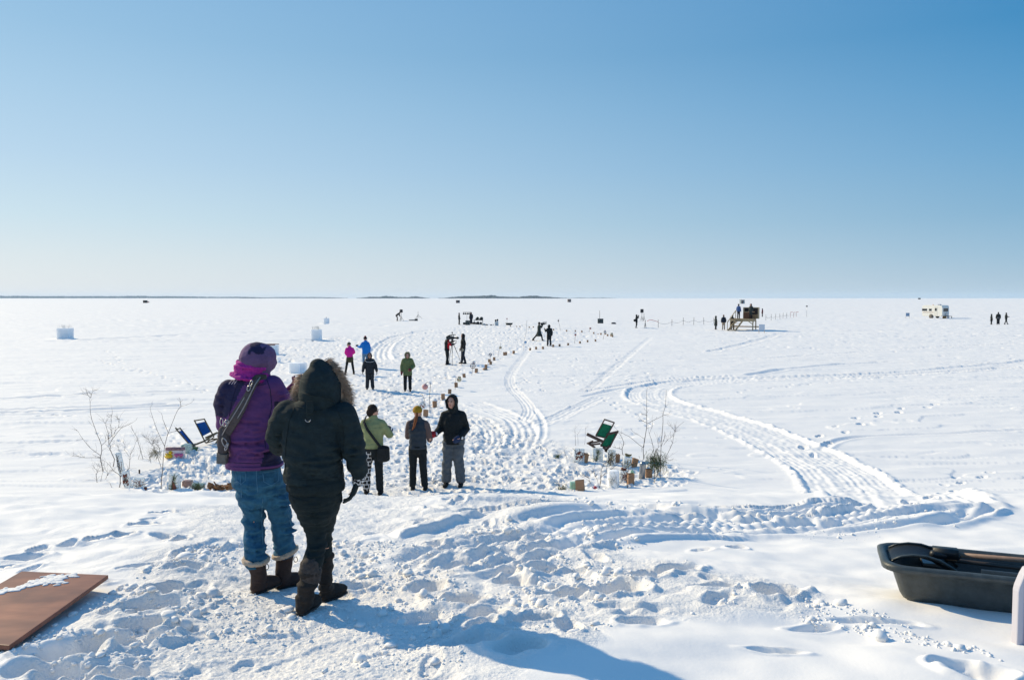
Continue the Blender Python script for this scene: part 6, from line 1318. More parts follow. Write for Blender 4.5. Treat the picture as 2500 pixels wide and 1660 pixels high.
def heap(conv, x, y, w, h, label, m, name='bag', cat='bag', shape='ell', group=None, rz=0, d=None):
    u, v = conv(x, y); xx, yy = at0(u, v); s = {'zb': 6.749, 'zc': 4.542, 'z8': 7.381, 'z7': 7.873}[conv.__name__]; k = yy / FW * .9444 / s; w *= k; h *= k; d = d or w * .7; z = H(xx, yy)
    if shape == 'ell': o = solid(name, [ell((0, 0, h * .42), (w / 2, d / 2, h * .58)), ell((w * .16, 0, h * .3), (w * .36, d * .4, h * .4))], max(.03, w / 14), m, None, 1, folds(.012, 6, 4, int(x)))
    else:
        o = part(name, [box((0, 0, h / 2), (w, d, h))], m, None, False, .02)
        if shape == 'case':
            part('lid', [box((0, 0, h * .80), (w * 1.03, d * 1.03, h * .05))], M_dkmetal, o, False); part('latch', [box((-w * .25, -d / 2 - .01, h * .8), (.05, .03, .09)), box((w * .25, -d / 2 - .01, h * .8), (.05, .03, .09))], M_metal, o, False)
    o.location = (xx, yy, z - .02); o.rotation_euler = (0, 0, rz); tag(o, label, cat, group); return o
heap(z8, 925, 500, 50, 62, 'orange-brown box standing by the shaded end of the caravan', mat('orange_box', (.35, .18, .05), .7), 'box', 'box', 'box')
heap(z8, 985, 492, 55, 55, 'pale bag by the shaded end of the caravan', mat('pale_bag', (.45, .45, .45), .8))

# sound gear
def stand(conv, x, y, top, label, speaker=None, spread=.45, group=None, name='speaker_stand', cat='tripod stand'):
    u, v = conv(x, y); xx, yy = at0(u, v); z = H(xx, yy); s = {'zb': 6.749, 'zc': 4.542}[conv.__name__]; k = yy / FW * .9444 / s; h = (y - top) * k
    e = empty(name, (xx, yy, z)); tag(e, label, cat, group); part('pole', [tube([(0, 0, .15), (0, 0, h)], .03, 8)], M_dkmetal, e, True)
    for a in (.3, 2.4, 4.5): part('leg', [tube([(0, 0, .75), (math.cos(a) * spread, math.sin(a) * spread, .0)], .02, 6), tube([(0, 0, .3), (math.cos(a) * spread * .6, math.sin(a) * spread * .6, .28)], .015, 5)], M_dkmetal, e, True)
    if speaker:
        lb, w, hh, rz = speaker; o = empty('loudspeaker', (xx, yy - .05, z + h - .02), rz); tag(o, lb, 'loudspeaker', 'loudspeakers on stands')
        part('cabinet', [box((0, 0, hh / 2), (w, w * .8, hh), taper=.95)], M_plas, o, False, .03); part('grille', [box((0, -w * .4 - .01, hh / 2), (w * .85, .02, hh * .85))], M_dkmetal, o, False, .005)
    return e
SG = 'stands of the sound equipment'
stand(zb, 268, 500, 357, 'dark tripod stand carrying a loudspeaker beside the bending person', ('black loudspeaker on the stand beside the bending person', .45, .5, .5), group=SG)
stand(zb, 545, 462, 340, 'empty dark tripod stand with wide legs right of the bending person', group=SG, spread=.75)
stand(zc, 1485, 385, 292, 'left one of two thin stands beneath the right loudspeaker', ('black loudspeaker high on twin stands by the photographer', .52, .58, -.2), group=SG, spread=.35)
stand(zc, 1508, 385, 300, 'right one of two thin stands beneath the right loudspeaker', group=SG, spread=.3)
stand(zc, 1522, 464, 380, 'low thin stand with a flat foot right of the photographer', group=SG, spread=.15)
heap(zb, 515, 498, 48, 36, 'small black case at the right end of the flat case near the empty stand', M_plas, 'equipment_case', 'case', 'case', 'equipment cases on the ice')
heap(zb, 445, 496, 95, 14, 'long flat black case lying on the ice near the empty stand', M_plas, 'equipment_case', 'case', 'box', 'equipment cases on the ice')
heap(zb, 1362, 571, 72, 78, 'large dark case below the light bar', mat('dark_case', (.03, .045, .045), .6), 'equipment_case', 'case', 'case', 'equipment cases on the ice')
heap(zb, 1305, 560, 40, 38, 'small round-edged dark case left of the large one below the light bar', M_plas, 'equipment_case', 'case', 'box', 'equipment cases on the ice')
heap(zc, 1026, 413, 60, 56, 'dark square case with an upright rod alone in the middle distance', mat('dark_case', (.03, .045, .045), .6), 'equipment_case', 'case', 'case', 'equipment cases on the ice')
heap(zc, 1172, 418, 56, 20, 'low black wedge-shaped monitor on the ice right of the lone square case', M_plas, 'monitor_speaker', 'speaker', 'ell')
u, v = zc(1022, 413); xx, yy = at0(u, v); o = empty('rod', (xx, yy + .6, H(xx, yy))); tag(o, 'thin dark rod standing behind the lone square case', 'rod'); part('shaft', [tube([(0, 0, 0), (0, 0, 1.9)], .03, 6)], M_dkmetal, o, True)
# light bar
u, v = zb(1350, 560); xx, yy = at0(u, v); k = yy / FW * .9444 / 6.749; o = empty('light_bar', (xx, yy, H(xx, yy))); tag(o, 'stage light bar with three round dark lamps on a thin pole', 'light bar')
part('pole', [tube([(0, 0, 0), (0, 0, 205 * k)], .028, 8)], M_metal, o, True); part('crossbar', [tube([(-65 * k, 0, 202 * k), (75 * k, 0, 202 * k)], .025, 8)], M_dkmetal, o, True)
for dx in (-53, -20, 18, 50): part('lamp', [loft([(dx * k, .06, 178 * k), (dx * k, -.12, 178 * k)], [.09, .13], n=14, caps=False), tube([(dx * k, 0, 178 * k), (dx * k, 0, 202 * k)], .015, 5)], M_dkmetal, o, True)
u, v = zb(1540, 555); xx, yy = at0(u, v); k = yy / FW * .9444 / 6.749; o = empty('folding_table', (xx, yy, H(xx, yy))); tag(o, 'dark folding table with two rounded bundles on it, near the light bar', 'table')
part('table_top', [box((0, 0, 66 * k), (158 * k, .75, .05))], M_dkmetal, o, False)
for a in (-1, 1):
    for b in (-1, 1): part('leg', [box((a * 70 * k, b * .3, 32 * k), (.05, .05, 66 * k))], M_dkmetal, o, False)
for dx, w_, lb in ((-15, 52, 'left rounded dark bundle on the folding table'), (50, 58, 'right rounded dark bundle on the folding table')):
    q = solid('bundle', [ell((0, 0, 24 * k), (w_ / 2 * k, .28, 30 * k)), ell((-.1, 0, 14 * k), (w_ / 2 * k, .26, 16 * k))], .05, M_dkgreen, None, 1, folds(.02, 5, 5, w_)); q.location = (xx + dx * k, yy, H(xx, yy) + 68 * k); tag(q, lb, 'bundle', 'bundles on the table')
heap(zb, 1470, 556, 70, 38, 'black bag on the ice beneath the left side of the folding table', M_black); heap(zb, 1530, 558, 60, 50, 'black bag on the ice beneath the middle of the folding table', M_black); heap(zb, 1580, 556, 38, 44, 'black bag on the ice beneath the right side of the folding table', M_black)
heap(zb, 1625, 575, 74, 30, 'light grey bag lying at the foot of the folding table', mat('light_grey_bag', (.35, .37, .38), .8)); heap(zb, 1674, 572, 46, 20, 'flat black bag right of the light grey bag', M_black); heap(zb, 1747, 574, 38, 16, 'small grey-brown bag alone between the table and the white sacks', M_char); heap(zb, 1785, 570, 20, 16, 'tiny dark pouch beside the white sacks', M_char)
for dx, tp, lb in ((1822, 488, 'left one of two white sacks with black tops'), (1853, 478, 'right and taller of two white sacks with black tops')):
    q = heap(zb, dx, 575, 34, 575 - tp, lb, mat('white_sack', (.50, .54, .55), .8), 'sack', 'sack', group='white sacks'); part('dark_top', [ell((0, 0, (575 - tp) * k * .93), (.13, .12, .14))], M_black, q, True)
# plastic sled far off
u, v = zb(2045, 567); xx, yy = at0(u, v); k = yy / FW * .9444 / 6.749
def tub(name, L, Wd_, Ht_, m, parent, flange=.03, ins=(.09, .06), nc=5, rz=.06, wall=.012):
    def ring(i0, i1, z, r):
        x0, x1, y0, y1 = -L / 2 + i0, L / 2 - i0, -Wd_ / 2 + i1, Wd_ / 2 - i1; out = []
        for cx_, cy_, a0 in ((x1 - r, y1 - r, 0), (x0 + r, y1 - r, 90), (x0 + r, y0 + r, 180), (x1 - r, y0 + r, 270)):
            for t in range(nc + 1): a = R(a0 + 90 * t / nc); out.append((cx_ + r * math.cos(a), cy_ + r * math.sin(a), z))
        return out
    q = [ring(ins[0] * 1.6, ins[1] * 1.6, 0, .05), ring(ins[0] * 1.12, ins[1] * 1.1, .018, .07), ring(ins[0] * .9, ins[1] * .85, .05, .08), ring(ins[0] * .3, ins[1] * .3, Ht_ * .8, .1), ring(.0, .0, Ht_ - .045, .12), ring(-flange, -flange, Ht_ - .045, .13), ring(-flange - .004, -flange - .004, Ht_ - .01, .13), ring(-flange * .6, -flange * .6, Ht_, .13), ring(.004, .004, Ht_ - .002, .12), ring(ins[0] * .3 + wall, ins[1] * .3 + wall, Ht_ * .8, .1), ring(ins[0] + wall, ins[1] + wall, .05, .07), ring(ins[0] * 1.6 + wall, ins[1] * 1.6 + wall, .022, .05)]
    n = len(q[0]); V = np.array(sum(q, [])); F = []
    for i in range(len(q) - 1):
        for j in range(n): F.append((i * n + j, i * n + (j + 1) % n, (i + 1) * n + (j + 1) % n, (i + 1) * n + j))
    F.append(tuple(range(n - 1, -1, -1))); F.append(tuple(range((len(q) - 1) * n, len(q) * n)))
    return part(name, (V, F), m, parent, True)
o = empty('sled', (xx, yy, H(xx, yy)), .05); tag(o, 'small dark plastic sled alone on the trampled snow in the middle distance', 'sled'); tub('hull', 118 * k, .6, 34 * k, M_dkgreen, o); part('lining', [box((0, 0, 12 * k), (90 * k, .4, .03))], mat('pale_load', (.5, .45, .4), .8), o, False)

# rope fence
posts = [(zc, 1667, 365, 455), (zc, 1818, 362, 437), (zc, 1943, 350, 433), (zc, 2060, 345, 430), (zc, 2172, 340, 425), (z7, 335, 590, 715), (z7, 655, 570, 730), (z7, 1335, 535, 655), (z7, 1437, 525, 655), (z7, 1520, 520, 632), (z7, 1607, 510, 625), (z7, 1665, 505, 615), (z7, 1735, 505, 610), (z7, 1805, 490, 605), (z7, 1870, 495, 600), (z7, 1920, 490, 588)]
words_ = ['first thin rope post, just right of the low stand', 'second thin rope post right of the photographer', 'third thin rope post right of the photographer', 'fourth thin rope post right of the photographer', 'thin rope post a little left of the long-coated person', 'thin rope post right behind the long-coated person', 'thin rope post between the khaki trousers and the platform stairs',
          'first thin rope post right of the platform', 'second thin rope post right of the platform', 'third thin rope post right of the platform', 'fourth thin rope post right of the platform', 'fifth thin rope post right of the platform', 'sixth thin rope post right of the platform', 'seventh thin rope post right of the platform, red ribbon at its top', 'last but one thin rope post with red ribbon', 'last thin rope post at the right end, red ribbon']
tops = []
for (cv_, px_, t, b), lb in zip(posts, words_):
    xx, yy = at0(*cv_(px_, b)); z = H(xx, yy); h = (cv_(0, b)[1] - cv_(0, t)[1]) * yy / FW; o = empty('rope_post', (xx, yy, z)); o.rotation_euler = (0, rng.normal() * .03, 0); tag(o, lb, 'post', 'thin posts of the rope fence')
    part('post', [tube([(0, 0, -.1), (0, 0, h)], .028, 6)], M_dkmetal if 'ribbon' not in lb else mat('reddish_post', (.30, .10, .09), .7), o, True)
    if 'ribbon' in lb: part('ribbon', [box((.2, 0, h - .05), (.4, .015, .07))], M_red, o, False)
    tops.append(A((xx, yy, z + h * .62)))
def rope(P0, label, m, r=.014):
    pts = []
    for a, b in zip(P0[:-1], P0[1:]):
        for t in np.linspace(0, 1, 7)[:-1]: pts.append(a * (1 - t) + b * t - A((0, 0, .25 * math.sin(math.pi * t))))
    pts.append(P0[-1]); o = part('rope', [tube(pts, r, 5)], m, None, True); tag(o, label, 'rope')
rope(tops[:7], 'dark rope sagging between the thin posts left of the platform', M_dkmetal); rope(tops[7:], 'dark rope sagging between the thin posts right of the platform', M_dkmetal)
a = A(P(*zc(1545, 383), tops[0][1])); b = A(P(*zc(1600, 371), tops[0][1])); o = part('red_rope', [tube([a, (a + b) / 2 + A((0, 0, .12)), b, tops[0] + A((0, 0, .1))], .03, 6)], M_red, None, True); tag(o, 'thick red rope curving from the low stand to the first rope post', 'rope')
xx, yy = at0(*z7(2120, 582)); o = empty('marker_post', (xx, yy, H(xx, yy))); tag(o, 'lone marker post with a small dark head, far right of the rope fence', 'post'); part('post', [tube([(0, 0, 0), (0, 0, 2.1)], .03, 6)], M_metal, o, True); part('head', [box((0, 0, 2.15), (.35, .05, .22))], M_dkmetal, o, False)

# fishing huts
def hut(conv, x, y, w, h, label, m, pent=.0, extra=None):
    u, v = conv(x, y) if conv else (x, y); d = 3.8 * FW / (v - 687.0); p = P(u, v, d); k = d / FW; w *= k; h *= k
    e = empty('fishing_hut', (p.x, d, H(p.x, d)), rng.uniform(-.2, .2)); tag(e, label, 'fishing hut', 'ice fishing huts far out on the lake')
    part('wall', [box((0, 0, h / 2), (w, w * .8, h))], m, e, False); part('roof', [box((0, 0, h + .06), (w * 1.12, w * .95, .12), rot=(0, pent, 0))], mat('hut_roof', (.08, .08, .085), .8), e, False); part('door', [box((-w * .15, -w * .4 - .02, h * .42), (w * .26, .04, h * .8))], M_lum2, e, False)
    part('window', [box((w * .25, -w * .4 - .02, h * .62), (w * .2, .04, h * .25))], M_dark, e, False)
    if extra: extra(e, w, h)
def redsled(e, w, h): pass
hut(None, 335.2, 698.7, 8.2, 5.6, 'dark green fishing hut far out at the left', mat('hut_green', (.03, .05, .04), .8))
d = 3.8 * FW / 11.7; p = P(341.5, 698.7, d); o = empty('snowmobile', (p.x, d, H(p.x, d)), 1.2); tag(o, 'tiny red snowmobile parked at the dark green fishing hut', 'snowmobile')
part('body', [loft([(-.8, 0, .5), (0, 0, .65), (.7, 0, .7), (1.1, 0, .45)], [(.3, .2), (.3, .28), (.35, .3), (.2, .12)])], M_red, o, True); part('seat', [box((-.5, 0, .85), (1.0, .35, .2))], M_plas, o, False); part('windscreen', [box((.55, 0, 1.1), (.1, .4, .4), rot=(0, -.4, 0))], M_dark, o, False)
for s in (-1, 1): part('ski', [box((.7, s * .4, .06), (1.1, .12, .05))], M_plas, o, False)
hut(None, 1055.8, 699, 7.6, 6, 'square grey fishing hut above the light bar', mat('hut_grey', (.10, .10, .12), .8)); hut(None, 1312.5, 697, 7.5, 6.8, 'brown-grey fishing hut in the middle, a little left of the rods and stands', mat('hut_brown', (.24, .20, .18), .8))
hut(None, 1711, 700.5, 9, 8.5, 'pale grey fishing hut seen directly above the person in blue on the platform', mat('hut_pale', (.26, .30, .31), .8)); hut(None, 2119.5, 690.6, 4.2, 3.2, 'tiny dark fishing hut near the horizon above and left of the caravan', M_dark)

# wooded islands and far shore
M_wood_far = mat('conifer_green', (.040, .060, .045), .9, noise=(.02, .3)); 
def wooded(u0, u1, D, hmax, name, label, seed, n, kind='stuff', ramp=.25):
    g = np.random.RandomState(seed); x0 = P(u0, 687, D).x; x1 = P(u1, 687, D).x; V = []; F = []; W_ = x1 - x0; dep = min(500, W_ * .25)
    for i in range(n):
        t = g.uniform(0, 1); x = x0 + W_ * t; yy = D + g.uniform(0, dep) * math.sin(math.pi * min(max(t, .03), .97)); e = min(t, 1 - t) / ramp; e = max(.12, min(1, e)); prof = (.55 + .45 * float(perlin(t * 6 + seed, 0.3, seed)) + .2 * float(perlin(t * 23, .7, seed + 1)))
        h = max(3.0, hmax * e ** .7 * (prof + .25) * g.uniform(.75, 1.1)); r = g.uniform(4, 9); b = len(V)
        for zq, rq in ((-.5, r * .9), (h * .45, r), (h * .7, r * .75)):
            for j in range(5): a = j * 1.2566 + g.uniform(0, .5); V.append((x + math.cos(a) * rq, yy + math.sin(a) * rq, zq))
        V.append((x, yy, h)); V_ = b
        for l in range(2):
            for j in range(5): F.append((b + l * 5 + j, b + l * 5 + (j + 1) % 5, b + (l + 1) * 5 + (j + 1) % 5, b + (l + 1) * 5 + j))
        for j in range(5): F.append((b + 10 + j, b + 10 + (j + 1) % 5, b + 15))
    o = part(name, (np.array(V), F), M_wood_far, None, False); tag(o, label, kind=kind); return o
wooded(-900, 800, 8600, 24, 'distant_forest', 'faint blue wooded far shore along the left horizon', 3, 4000, ramp=.05)
wooded(553, 612, 6500, 9, 'distant_forest', 'short low wooded islet on the left horizon', 4, 120)
wooded(748, 788, 6500, 8, 'distant_forest', 'tiny wooded islet left of the first island', 5, 80)
wooded(822, 990, 5400, 15, 'distant_forest', 'low wooded island on the horizon, left of the larger one', 6, 520)
wooded(1012, 1305, 5000, 17, 'distant_forest', 'longest wooded island on the horizon', 7, 950)
wooded(1300, 1420, 8300, 8, 'distant_forest', 'faint thin wooded strip on the horizon right of the longest island', 8, 200)

# ------------------------------------------------------------------ foreground things
def z6(x, y): return ((2080 + x / 4.9) * .9444, (1280 + y / 4.9) * .9444)
x, y = at0(*z6(700, 945)); SA = R(-20); ca, sa = math.cos(SA), math.sin(SA); Ls, Ws, Hs = 1.5, .50, .265
# origin: tub centre, so that its near left bottom corner rests where the photo shows it
cx_ = x + (Ls / 2 - .145) * ca - (Ws / 2 - .08) * sa; cy_ = y + (Ls / 2 - .145) * sa + (Ws / 2 - .08) * ca
sd = empty('utility_sled', (cx_, cy_, base(x, y) + .012), SA); tag(sd, 'large black plastic utility sled with a rolled rim resting on the snow', 'sled')
M_tub = mat('scuffed_black_plastic', (.052, .062, .063), .42, bump=(160, .0015), noise=(11, .42))
tub('hull', Ls, Ws, Hs, M_tub, sd, flange=.034, ins=(.09, .05))
SM = sd.matrix_basis
def ins(name, label, cat): e = empty(name, sd.location, SA); tag(e, label, cat); return e
sh = ins('snow_shovel', 'black snow shovel lying in the sled, its curved blade rising over the front end', 'shovel')
V = []; F = []; n = 10; mm_ = 7; pf_ = [(-.33, .17), (-.40, .235), (-.48, .28), (-.56, .30), (-.64, .30), (-.71, .285), (-.765, .255)]
c0 = np.array(pf_)
for i in range(mm_):
    for j in range(n): t = j / (n - 1) * 2 - 1; V.append((c0[i, 0] + .05 * t * t, .01 + t * .14, c0[i, 1] - .045 * (1 - t * t) * (.4 + .6 * i / mm_)))
for i in range(mm_ - 1):
    for j in range(n - 1): F.append((i * n + j, i * n + j + 1, (i + 1) * n + j + 1, (i + 1) * n + j))
bl = part('blade', (np.array(V), F), M_plas, sh, True); q = bl.modifiers.new('thick', 'SOLIDIFY'); q.thickness = .008
part('blade_rib', [tube([(a + .05, .01 - .14, b + .004) for a, b in pf_], .007, 6), tube([(a + .05, .01 + .14, b + .004) for a, b in pf_], .007, 6)], M_tub, bl, True)
part('socket', [loft([(-.44, .06, .27), (-.30, .08, .265)], [.03, .027], n=12), box((-.37, .08, .285), (.15, .075, .055))], M_plas, sh, True)
part('shaft', [loft([(-.30, .08, .275), (.72, .16, .27)], [.0165, .0165], n=12, caps=False)], mat('ash_handle', (.26, .17, .125), .5, noise=(25, .25)), sh, True)
part('grip', [loft([(.68, .155, .27), (.80, .165, .27)], [.02, .02], n=12)], M_plas, sh, True)
ro = ins('ice_scraper', 'dark-handled tool lying along the sled below the shovel shaft', 'tool'); part('shaft', [loft([(-.42, .13, .22), (.65, .02, .235)], [.014, .014], n=10)], mat('dark_shaft', (.05, .04, .035), .5), ro, True); part('head', [box((-.45, .13, .2), (.12, .2, .02))], M_metal, ro, False, .003)
tb = ins('saw_sleeve', 'flat tool in an orange and black printed sleeve by the near rim of the sled', 'tool'); part('sleeve', [box((.14, -.17, .245), (.24, .03, .034), rot=(0, .03, 0))], M_plas, tb, False, .006); part('orange_band', [box((.065, -.187, .246), (.07, .004, .028), rot=(0, .03, 0))], mat('orange_label', (.75, .30, .03), .5), tb, False)
part('printed_marks', [box((.125 + i * .017, -.187, .245 + (.003 if i % 2 else -.002)), (.010, .004, .009)) for i in range(7)] , mat('pale_print', (.6, .6, .6), .6), tb, False)
part('blade', [box((-.05, -.165, .25), (.3, .004, .03))], M_metal, tb, False)
# white plank end at the right edge
x, y = at0(*z6(1975, 1368)); k = y / FW * .9444 / 4.9; o = empty('white_plank', (x, y, H(x, y) - .02)); tag(o, 'white plank with a slanted tip', 'plank')
o['label'] = 'upright white plank with a slanted tip beside the black utility sled'
pr = [(0, 0), (260 * k, 0), (260 * k, 1020 * k), (110 * k, 985 * k), (65 * k, 900 * k), (12 * k, 760 * k), (0, 700 * k)]
V = np.array([(a, s, b) for s in (0, .06) for a, b in pr]); n = len(pr); F = [tuple(range(n)), tuple(range(2 * n - 1, n - 1, -1))] + [((i + 1) % n, i, n + i, n + (i + 1) % n) for i in range(n)]
part('plank', (V, F), mat('white_plastic', (.50, .49, .55), .4), o, False, .008); part('painted_shade_side', [box((150 * k, -.004, 430 * k), (150 * k, .01, 800 * k))], mat('shaded_lilac', (.30, .32, .45), .5), o, False)  # lilac panel paints the plank's shadow side into the colour

# plywood sheet
zp = 1.885
def onz(u, v, z): d = ray(u, v); t = (z - CAMZ) / d[2]; return A((d[0] * t, d[1] * t, z))
c1, c2, c3 = onz(50, 1316, zp - .03), onz(250, 1325, zp), onz(22, 1487, zp + .01); c4 = c1 + (c3 - c2)
org = (c1 + c2 + c3 + c4) / 4; th_ = A((0, 0, -.028)); V = np.array([c1, c2, c3, c4, c1 + th_, c2 + th_, c3 + th_, c4 + th_]) - org
mp = bpy.data.materials.new('brown_plywood_sheet'); mp.use_nodes = True; nt = mp.node_tree; b = nt.nodes['Principled BSDF']; b.inputs['Roughness'].default_value = .5; b.inputs['Specular IOR Level'].default_value = .3
tc = nt.nodes.new('ShaderNodeTexCoord'); mpn = nt.nodes.new('ShaderNodeMapping'); mpn.inputs['Scale'].default_value = (1.2, 4, 1); n1 = nt.nodes.new('ShaderNodeTexNoise'); n1.inputs['Scale'].default_value = 2.2; n1.inputs['Detail'].default_value = 7; cr = nt.nodes.new('ShaderNodeValToRGB')
cr.color_ramp.elements[0].position = .3; cr.color_ramp.elements[0].color = (.19, .068, .048, 1); cr.color_ramp.elements[1].position = .72; cr.color_ramp.elements[1].color = (.31, .125, .078, 1)
nt.links.new(tc.outputs['Object'], mpn.inputs[0]); nt.links.new(mpn.outputs[0], n1.inputs[0]); nt.links.new(n1.outputs[0], cr.inputs[0]); n2 = nt.nodes.new('ShaderNodeTexNoise'); n2.inputs['Scale'].default_value = 2.6; n2.inputs['Detail'].default_value = 8; nt.links.new(tc.outputs['Object'], n2.inputs[0])
mr = nt.nodes.new('ShaderNodeMapRange'); mr.inputs[1].default_value = .35; mr.inputs[2].default_value = .65; mr.inputs[3].default_value = .62; mr.inputs[4].default_value = 1.15; nt.links.new(n2.outputs[0], mr.inputs[0])
vm = nt.nodes.new('ShaderNodeVectorMath'); vm.operation = 'SCALE'; nt.links.new(cr.outputs[0], vm.inputs[0]); nt.links.new(mr.outputs[0], vm.inputs['Scale']); nt.links.new(vm.outputs[0], b.inputs[0])
mr2 = nt.nodes.new('ShaderNodeMapRange'); mr2.inputs[3].default_value = .3; mr2.inputs[4].default_value = .7; nt.links.new(n2.outputs[0], mr2.inputs[0]); nt.links.new(mr2.outputs[0], b.inputs['Roughness'])
bo_ = part('plywood_sheet', (V, [(3, 2, 1, 0)[::-1], (4, 5, 6, 7)[::-1], (0, 4, 5, 1), (1, 5, 6, 2), (2, 6, 7, 3), (3, 7, 4, 0)]), mp, None, False, .003); bo_.location = org; tag(bo_, 'reddish brown plywood sheet lying on the snow, lightly dusted with snow in one corner', 'plywood sheet')
bmn = bo_.data; 
g = np.random.RandomState(9); sh = []
def sheet_pt(s, t): return (c1 * (1 - s) * (1 - t) + c2 * s * (1 - t) + c3 * s * t + c4 * (1 - s) * t) - org
for a, b_, n_, r_ in (((.62, .02), (.10, .42), 90, .034), ((.55, .07), (.3, .2), 50, .03), ((.72, .06), (.35, .08), 40, .026), ((.7, .16), (.4, .2), 40, .026), ((.15, .4), (-.1, .5), 30, .03)):
    for i in range(n_):
        t = g.uniform(0, 1); s, q = a[0] + (b_[0] - a[0]) * t + g.normal() * .03, a[1] + (b_[1] - a[1]) * t + g.normal() * .016
        if 0 < s < 1 and 0 < q < 1: sh.append(ell(sheet_pt(s, q) + A((0, 0, .002)), (r_ * g.uniform(.4, 1.2), r_ * g.uniform(.25, .7), .006), (0, 0, g.uniform(-.4, .6)), n=8, m=4))
part('snow_dusting', sh, MATS['snow'], bo_, True)

# ------------------------------------------------------------------ loose snow crumbs
def crumbs():
    g = np.random.RandomState(12); ico = ell((0, 0, 0), (1, 1, 1), n=6, m=5); V = []; F = []; o = 0
    regs = [([(560, 1240), (900, 1240), (1100, 1540), (380, 1540)], 1500, .012), ([(900, 1240), (1300, 1190), (1800, 1380), (1300, 1480), (1000, 1440)], 1300, .014), ([(0, 1500), (330, 1330), (560, 1190), (480, 1400), (250, 1568)], 700, .018),
            ([(1100, 1180), (1250, 1150), (2250, 1180), (2200, 1235), (1250, 1250)], 800, .011), ([(1830, 1370), (2060, 1420), (2361, 1530), (2100, 1480), (1850, 1430)], 260, .015), ([(600, 1140), (600, 1000), (1250, 1000), (1350, 1130)], 1100, .026)]
    for poly, n, r in regs:
        W = [at0(*p) for p in poly]; xs = [p[0] for p in W]; ys = [p[1] for p in W]; k = 0; tr_ = 0
        while k < n and tr_ < n * 12:
            tr_ += 1; x = g.uniform(min(xs), max(xs)); y = g.uniform(min(ys), max(ys)); inside = False
            for (ax, ay), (bx, by) in zip(W, W[1:] + W[:1]):
                if (ay > y) != (by > y) and x < (bx - ax) * (y - ay) / (by - ay) + ax: inside = not inside
            if not inside or float(perlin(x * 1.3, y * 1.3, 77)) < -.05 + g.uniform(-.3, .1): continue
            s = r * (g.pareto(2.6) * .5 + .35); s = min(s, r * 3.0); v = ico[0] * (1 + g.normal(size=(len(ico[0]), 1)) * .16) * A((g.uniform(.7, 1.4), g.uniform(.7, 1.3), g.uniform(.5, 1))) * s; a = g.uniform(0, 6.3); ca_, sa_ = math.cos(a), math.sin(a)
            v = v @ np.array([[ca_, sa_, 0], [-sa_, ca_, 0], [0, 0, 1]]); V.append(v + A((x, y, H(x, y) + s * .25))); F += [tuple(i + o for i in f) for f in ico[1]]; o += len(v); k += 1
    q = part('loose_snow', (np.concatenate(V), F), MATS['snow'], None, True); tag(q, 'loose crumbs and clods of snow scattered over the trampled ground', kind='stuff')
crumbs()

# ------------------------------------------------------------------ air
HZ = mat('haze', (1, 1, 1)); nt = HZ.node_tree; nt.nodes.remove(nt.nodes['Principled BSDF']); pv = nt.nodes.new('ShaderNodeVolumePrincipled'); pv.inputs['Color'].default_value = (.66, .83, 1, 1); pv.inputs['Density'].default_value = HAZE; pv.inputs['Anisotropy'].default_value = .0
nt.links.new(pv.outputs[0], [n for n in nt.nodes if n.type == 'OUTPUT_MATERIAL'][0].inputs['Volume'])
hz = part('haze', [box((0, 0, 24), (21000, 21000, 50))], HZ, None, False); tag(hz, 'thin bluish winter haze over the lake', kind='stuff')
if HAZE <= 0: bpy.data.objects.remove(hz)
# ------------------------------------------------------------------ light, sky, air
SUN_EL = 30.0
sun_dir = Vector((-.83, .56, 0)).normalized()
sd_ = Vector((sun_dir.x * math.cos(R(SUN_EL)), sun_dir.y * math.cos(R(SUN_EL)), math.sin(R(SUN_EL))))
sl = bpy.data.lights.new("sun", "SUN"); sl.energy = 5.0; sl.angle = R(.5); sl.color = (1, .835, .56)
so = bpy.data.objects.new('sun', sl); link(so); so.rotation_euler = sd_.to_track_quat('Z', 'Y').to_euler()
w = bpy.data.worlds.new('World'); scene.world = w; w.use_nodes = True
nt = w.node_tree; bg = nt.nodes['Background']
sk = nt.nodes.new('ShaderNodeTexSky'); sk.sky_type = 'NISHITA'; sk.sun_disc = False
sk.sun_elevation = R(SUN_EL); sk.sun_rotation = math.atan2(sun_dir.x, sun_dir.y)
sk.altitude = 0; sk.air_density = 1.0; sk.dust_density = .6; sk.ozone_density = 2.5
L_ = nt.links.new
def mth(op, a, b=None, clamp=False):
    n = nt.nodes.new('ShaderNodeMath'); n.operation = op; n.use_clamp = clamp
    for i, q in enumerate([a, b]):
        if q is None: continue
        if isinstance(q, (int, float)): n.inputs[i].default_value = q
        else: L_(q, n.inputs[i])
    return n.outputs[0]
def lin(c): return tuple(((x / 255) / 12.92 if x / 255 <= .04045 else ((x / 255 + .055) / 1.055) ** 2.4) for x in c) + (1,)
gt = nt.nodes.new('ShaderNodeTexCoord'); sx = nt.nodes.new('ShaderNodeSeparateXYZ'); L_(gt.outputs['Generated'], sx.inputs[0])
hl = mth('SQRT', mth('ADD', mth('MULTIPLY', sx.outputs[0], sx.outputs[0]), mth('MULTIPLY', sx.outputs[1], sx.outputs[1])))
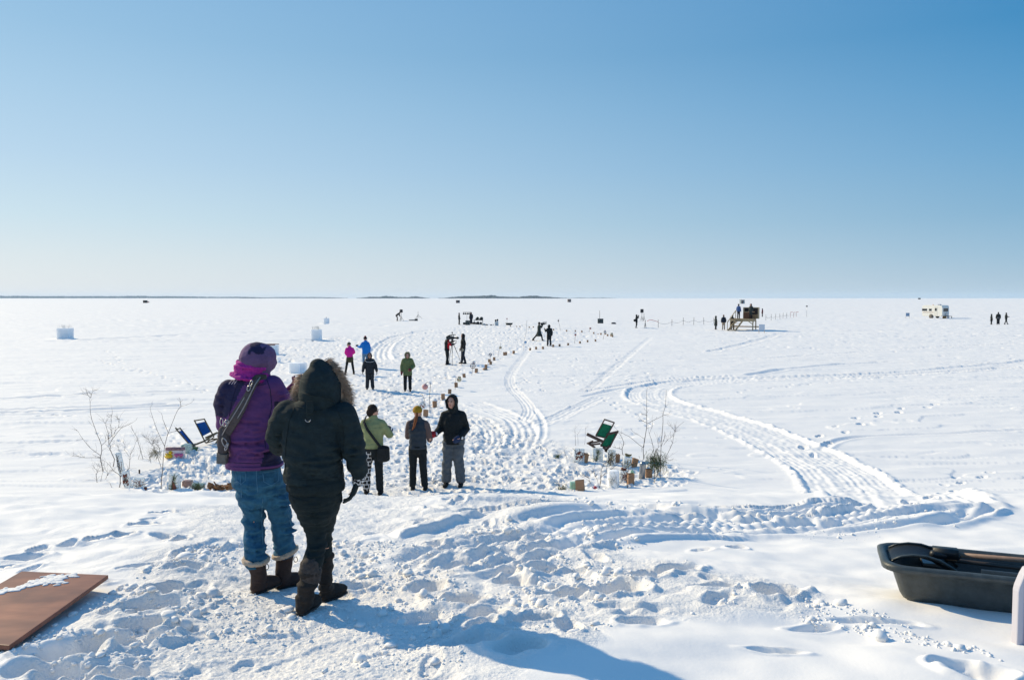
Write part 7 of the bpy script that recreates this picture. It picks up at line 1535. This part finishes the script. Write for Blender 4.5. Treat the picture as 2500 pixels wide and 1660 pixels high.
cs = mth('DIVIDE', mth('ADD', mth('MULTIPLY', sx.outputs[0], sun_dir.x), mth('MULTIPLY', sx.outputs[1], sun_dir.y)), mth('MAXIMUM', hl, .001))
fz = mth('MULTIPLY', mth('SUBTRACT', cs, .03), 1.13, True)
def sky_ramp(stops):
    r = nt.nodes.new('ShaderNodeValToRGB'); e = r.color_ramp.elements
    e[0].position = stops[0][0]; e[0].color = lin(stops[0][1]); e[1].position = stops[-1][0]; e[1].color = lin(stops[-1][1])
    for p, c in stops[1:-1]:
        k = e.new(p); k.color = lin(c)
    L_(sx.outputs[2], r.inputs[0]); return r.outputs[0]
rA = sky_ramp([(0, (228, 233, 236)), (.045, (218, 230, 236)), (.09, (202, 225, 237)), (.155, (184, 214, 236)), (.225, (168, 205, 232)), (.285, (152, 195, 227)), (.5, (110, 168, 218)), (1, (95, 155, 215))])
rB = sky_ramp([(0, (180, 203, 220)), (.045, (156, 192, 217)), (.09, (134, 180, 212)), (.155, (112, 169, 210)), (.225, (89, 156, 204)), (.285, (66, 143, 196)), (.5, (75, 140, 200)), (1, (90, 150, 212))])
mx = nt.nodes.new('ShaderNodeMixRGB'); L_(fz, mx.inputs[0]); L_(rB, mx.inputs[1]); L_(rA, mx.inputs[2])
g10 = nt.nodes.new('ShaderNodeVectorMath'); g10.operation = 'SCALE'; g10.inputs['Scale'].default_value = 10.0 / 2 ** EXPO; L_(mx.outputs[0], g10.inputs[0])
blend = nt.nodes.new('ShaderNodeMixRGB'); blend.inputs[0].default_value = .93; L_(sk.outputs[0], blend.inputs[1]); L_(g10.outputs[0], blend.inputs[2])
L_(blend.outputs[0], bg.inputs[0]); bg.inputs[1].default_value = .1

vs = scene.view_settings; scene.display_settings.display_device = 'sRGB'
vs.view_transform = 'Standard'; vs.look = 'None'; vs.gamma = 1; vs.exposure = EXPO; vs.use_curve_mapping = False
scene.cycles.use_denoising = True
scene.cycles.volume_bounces = 2; scene.cycles.max_bounces = 8; scene.cycles.transparent_max_bounces = 12
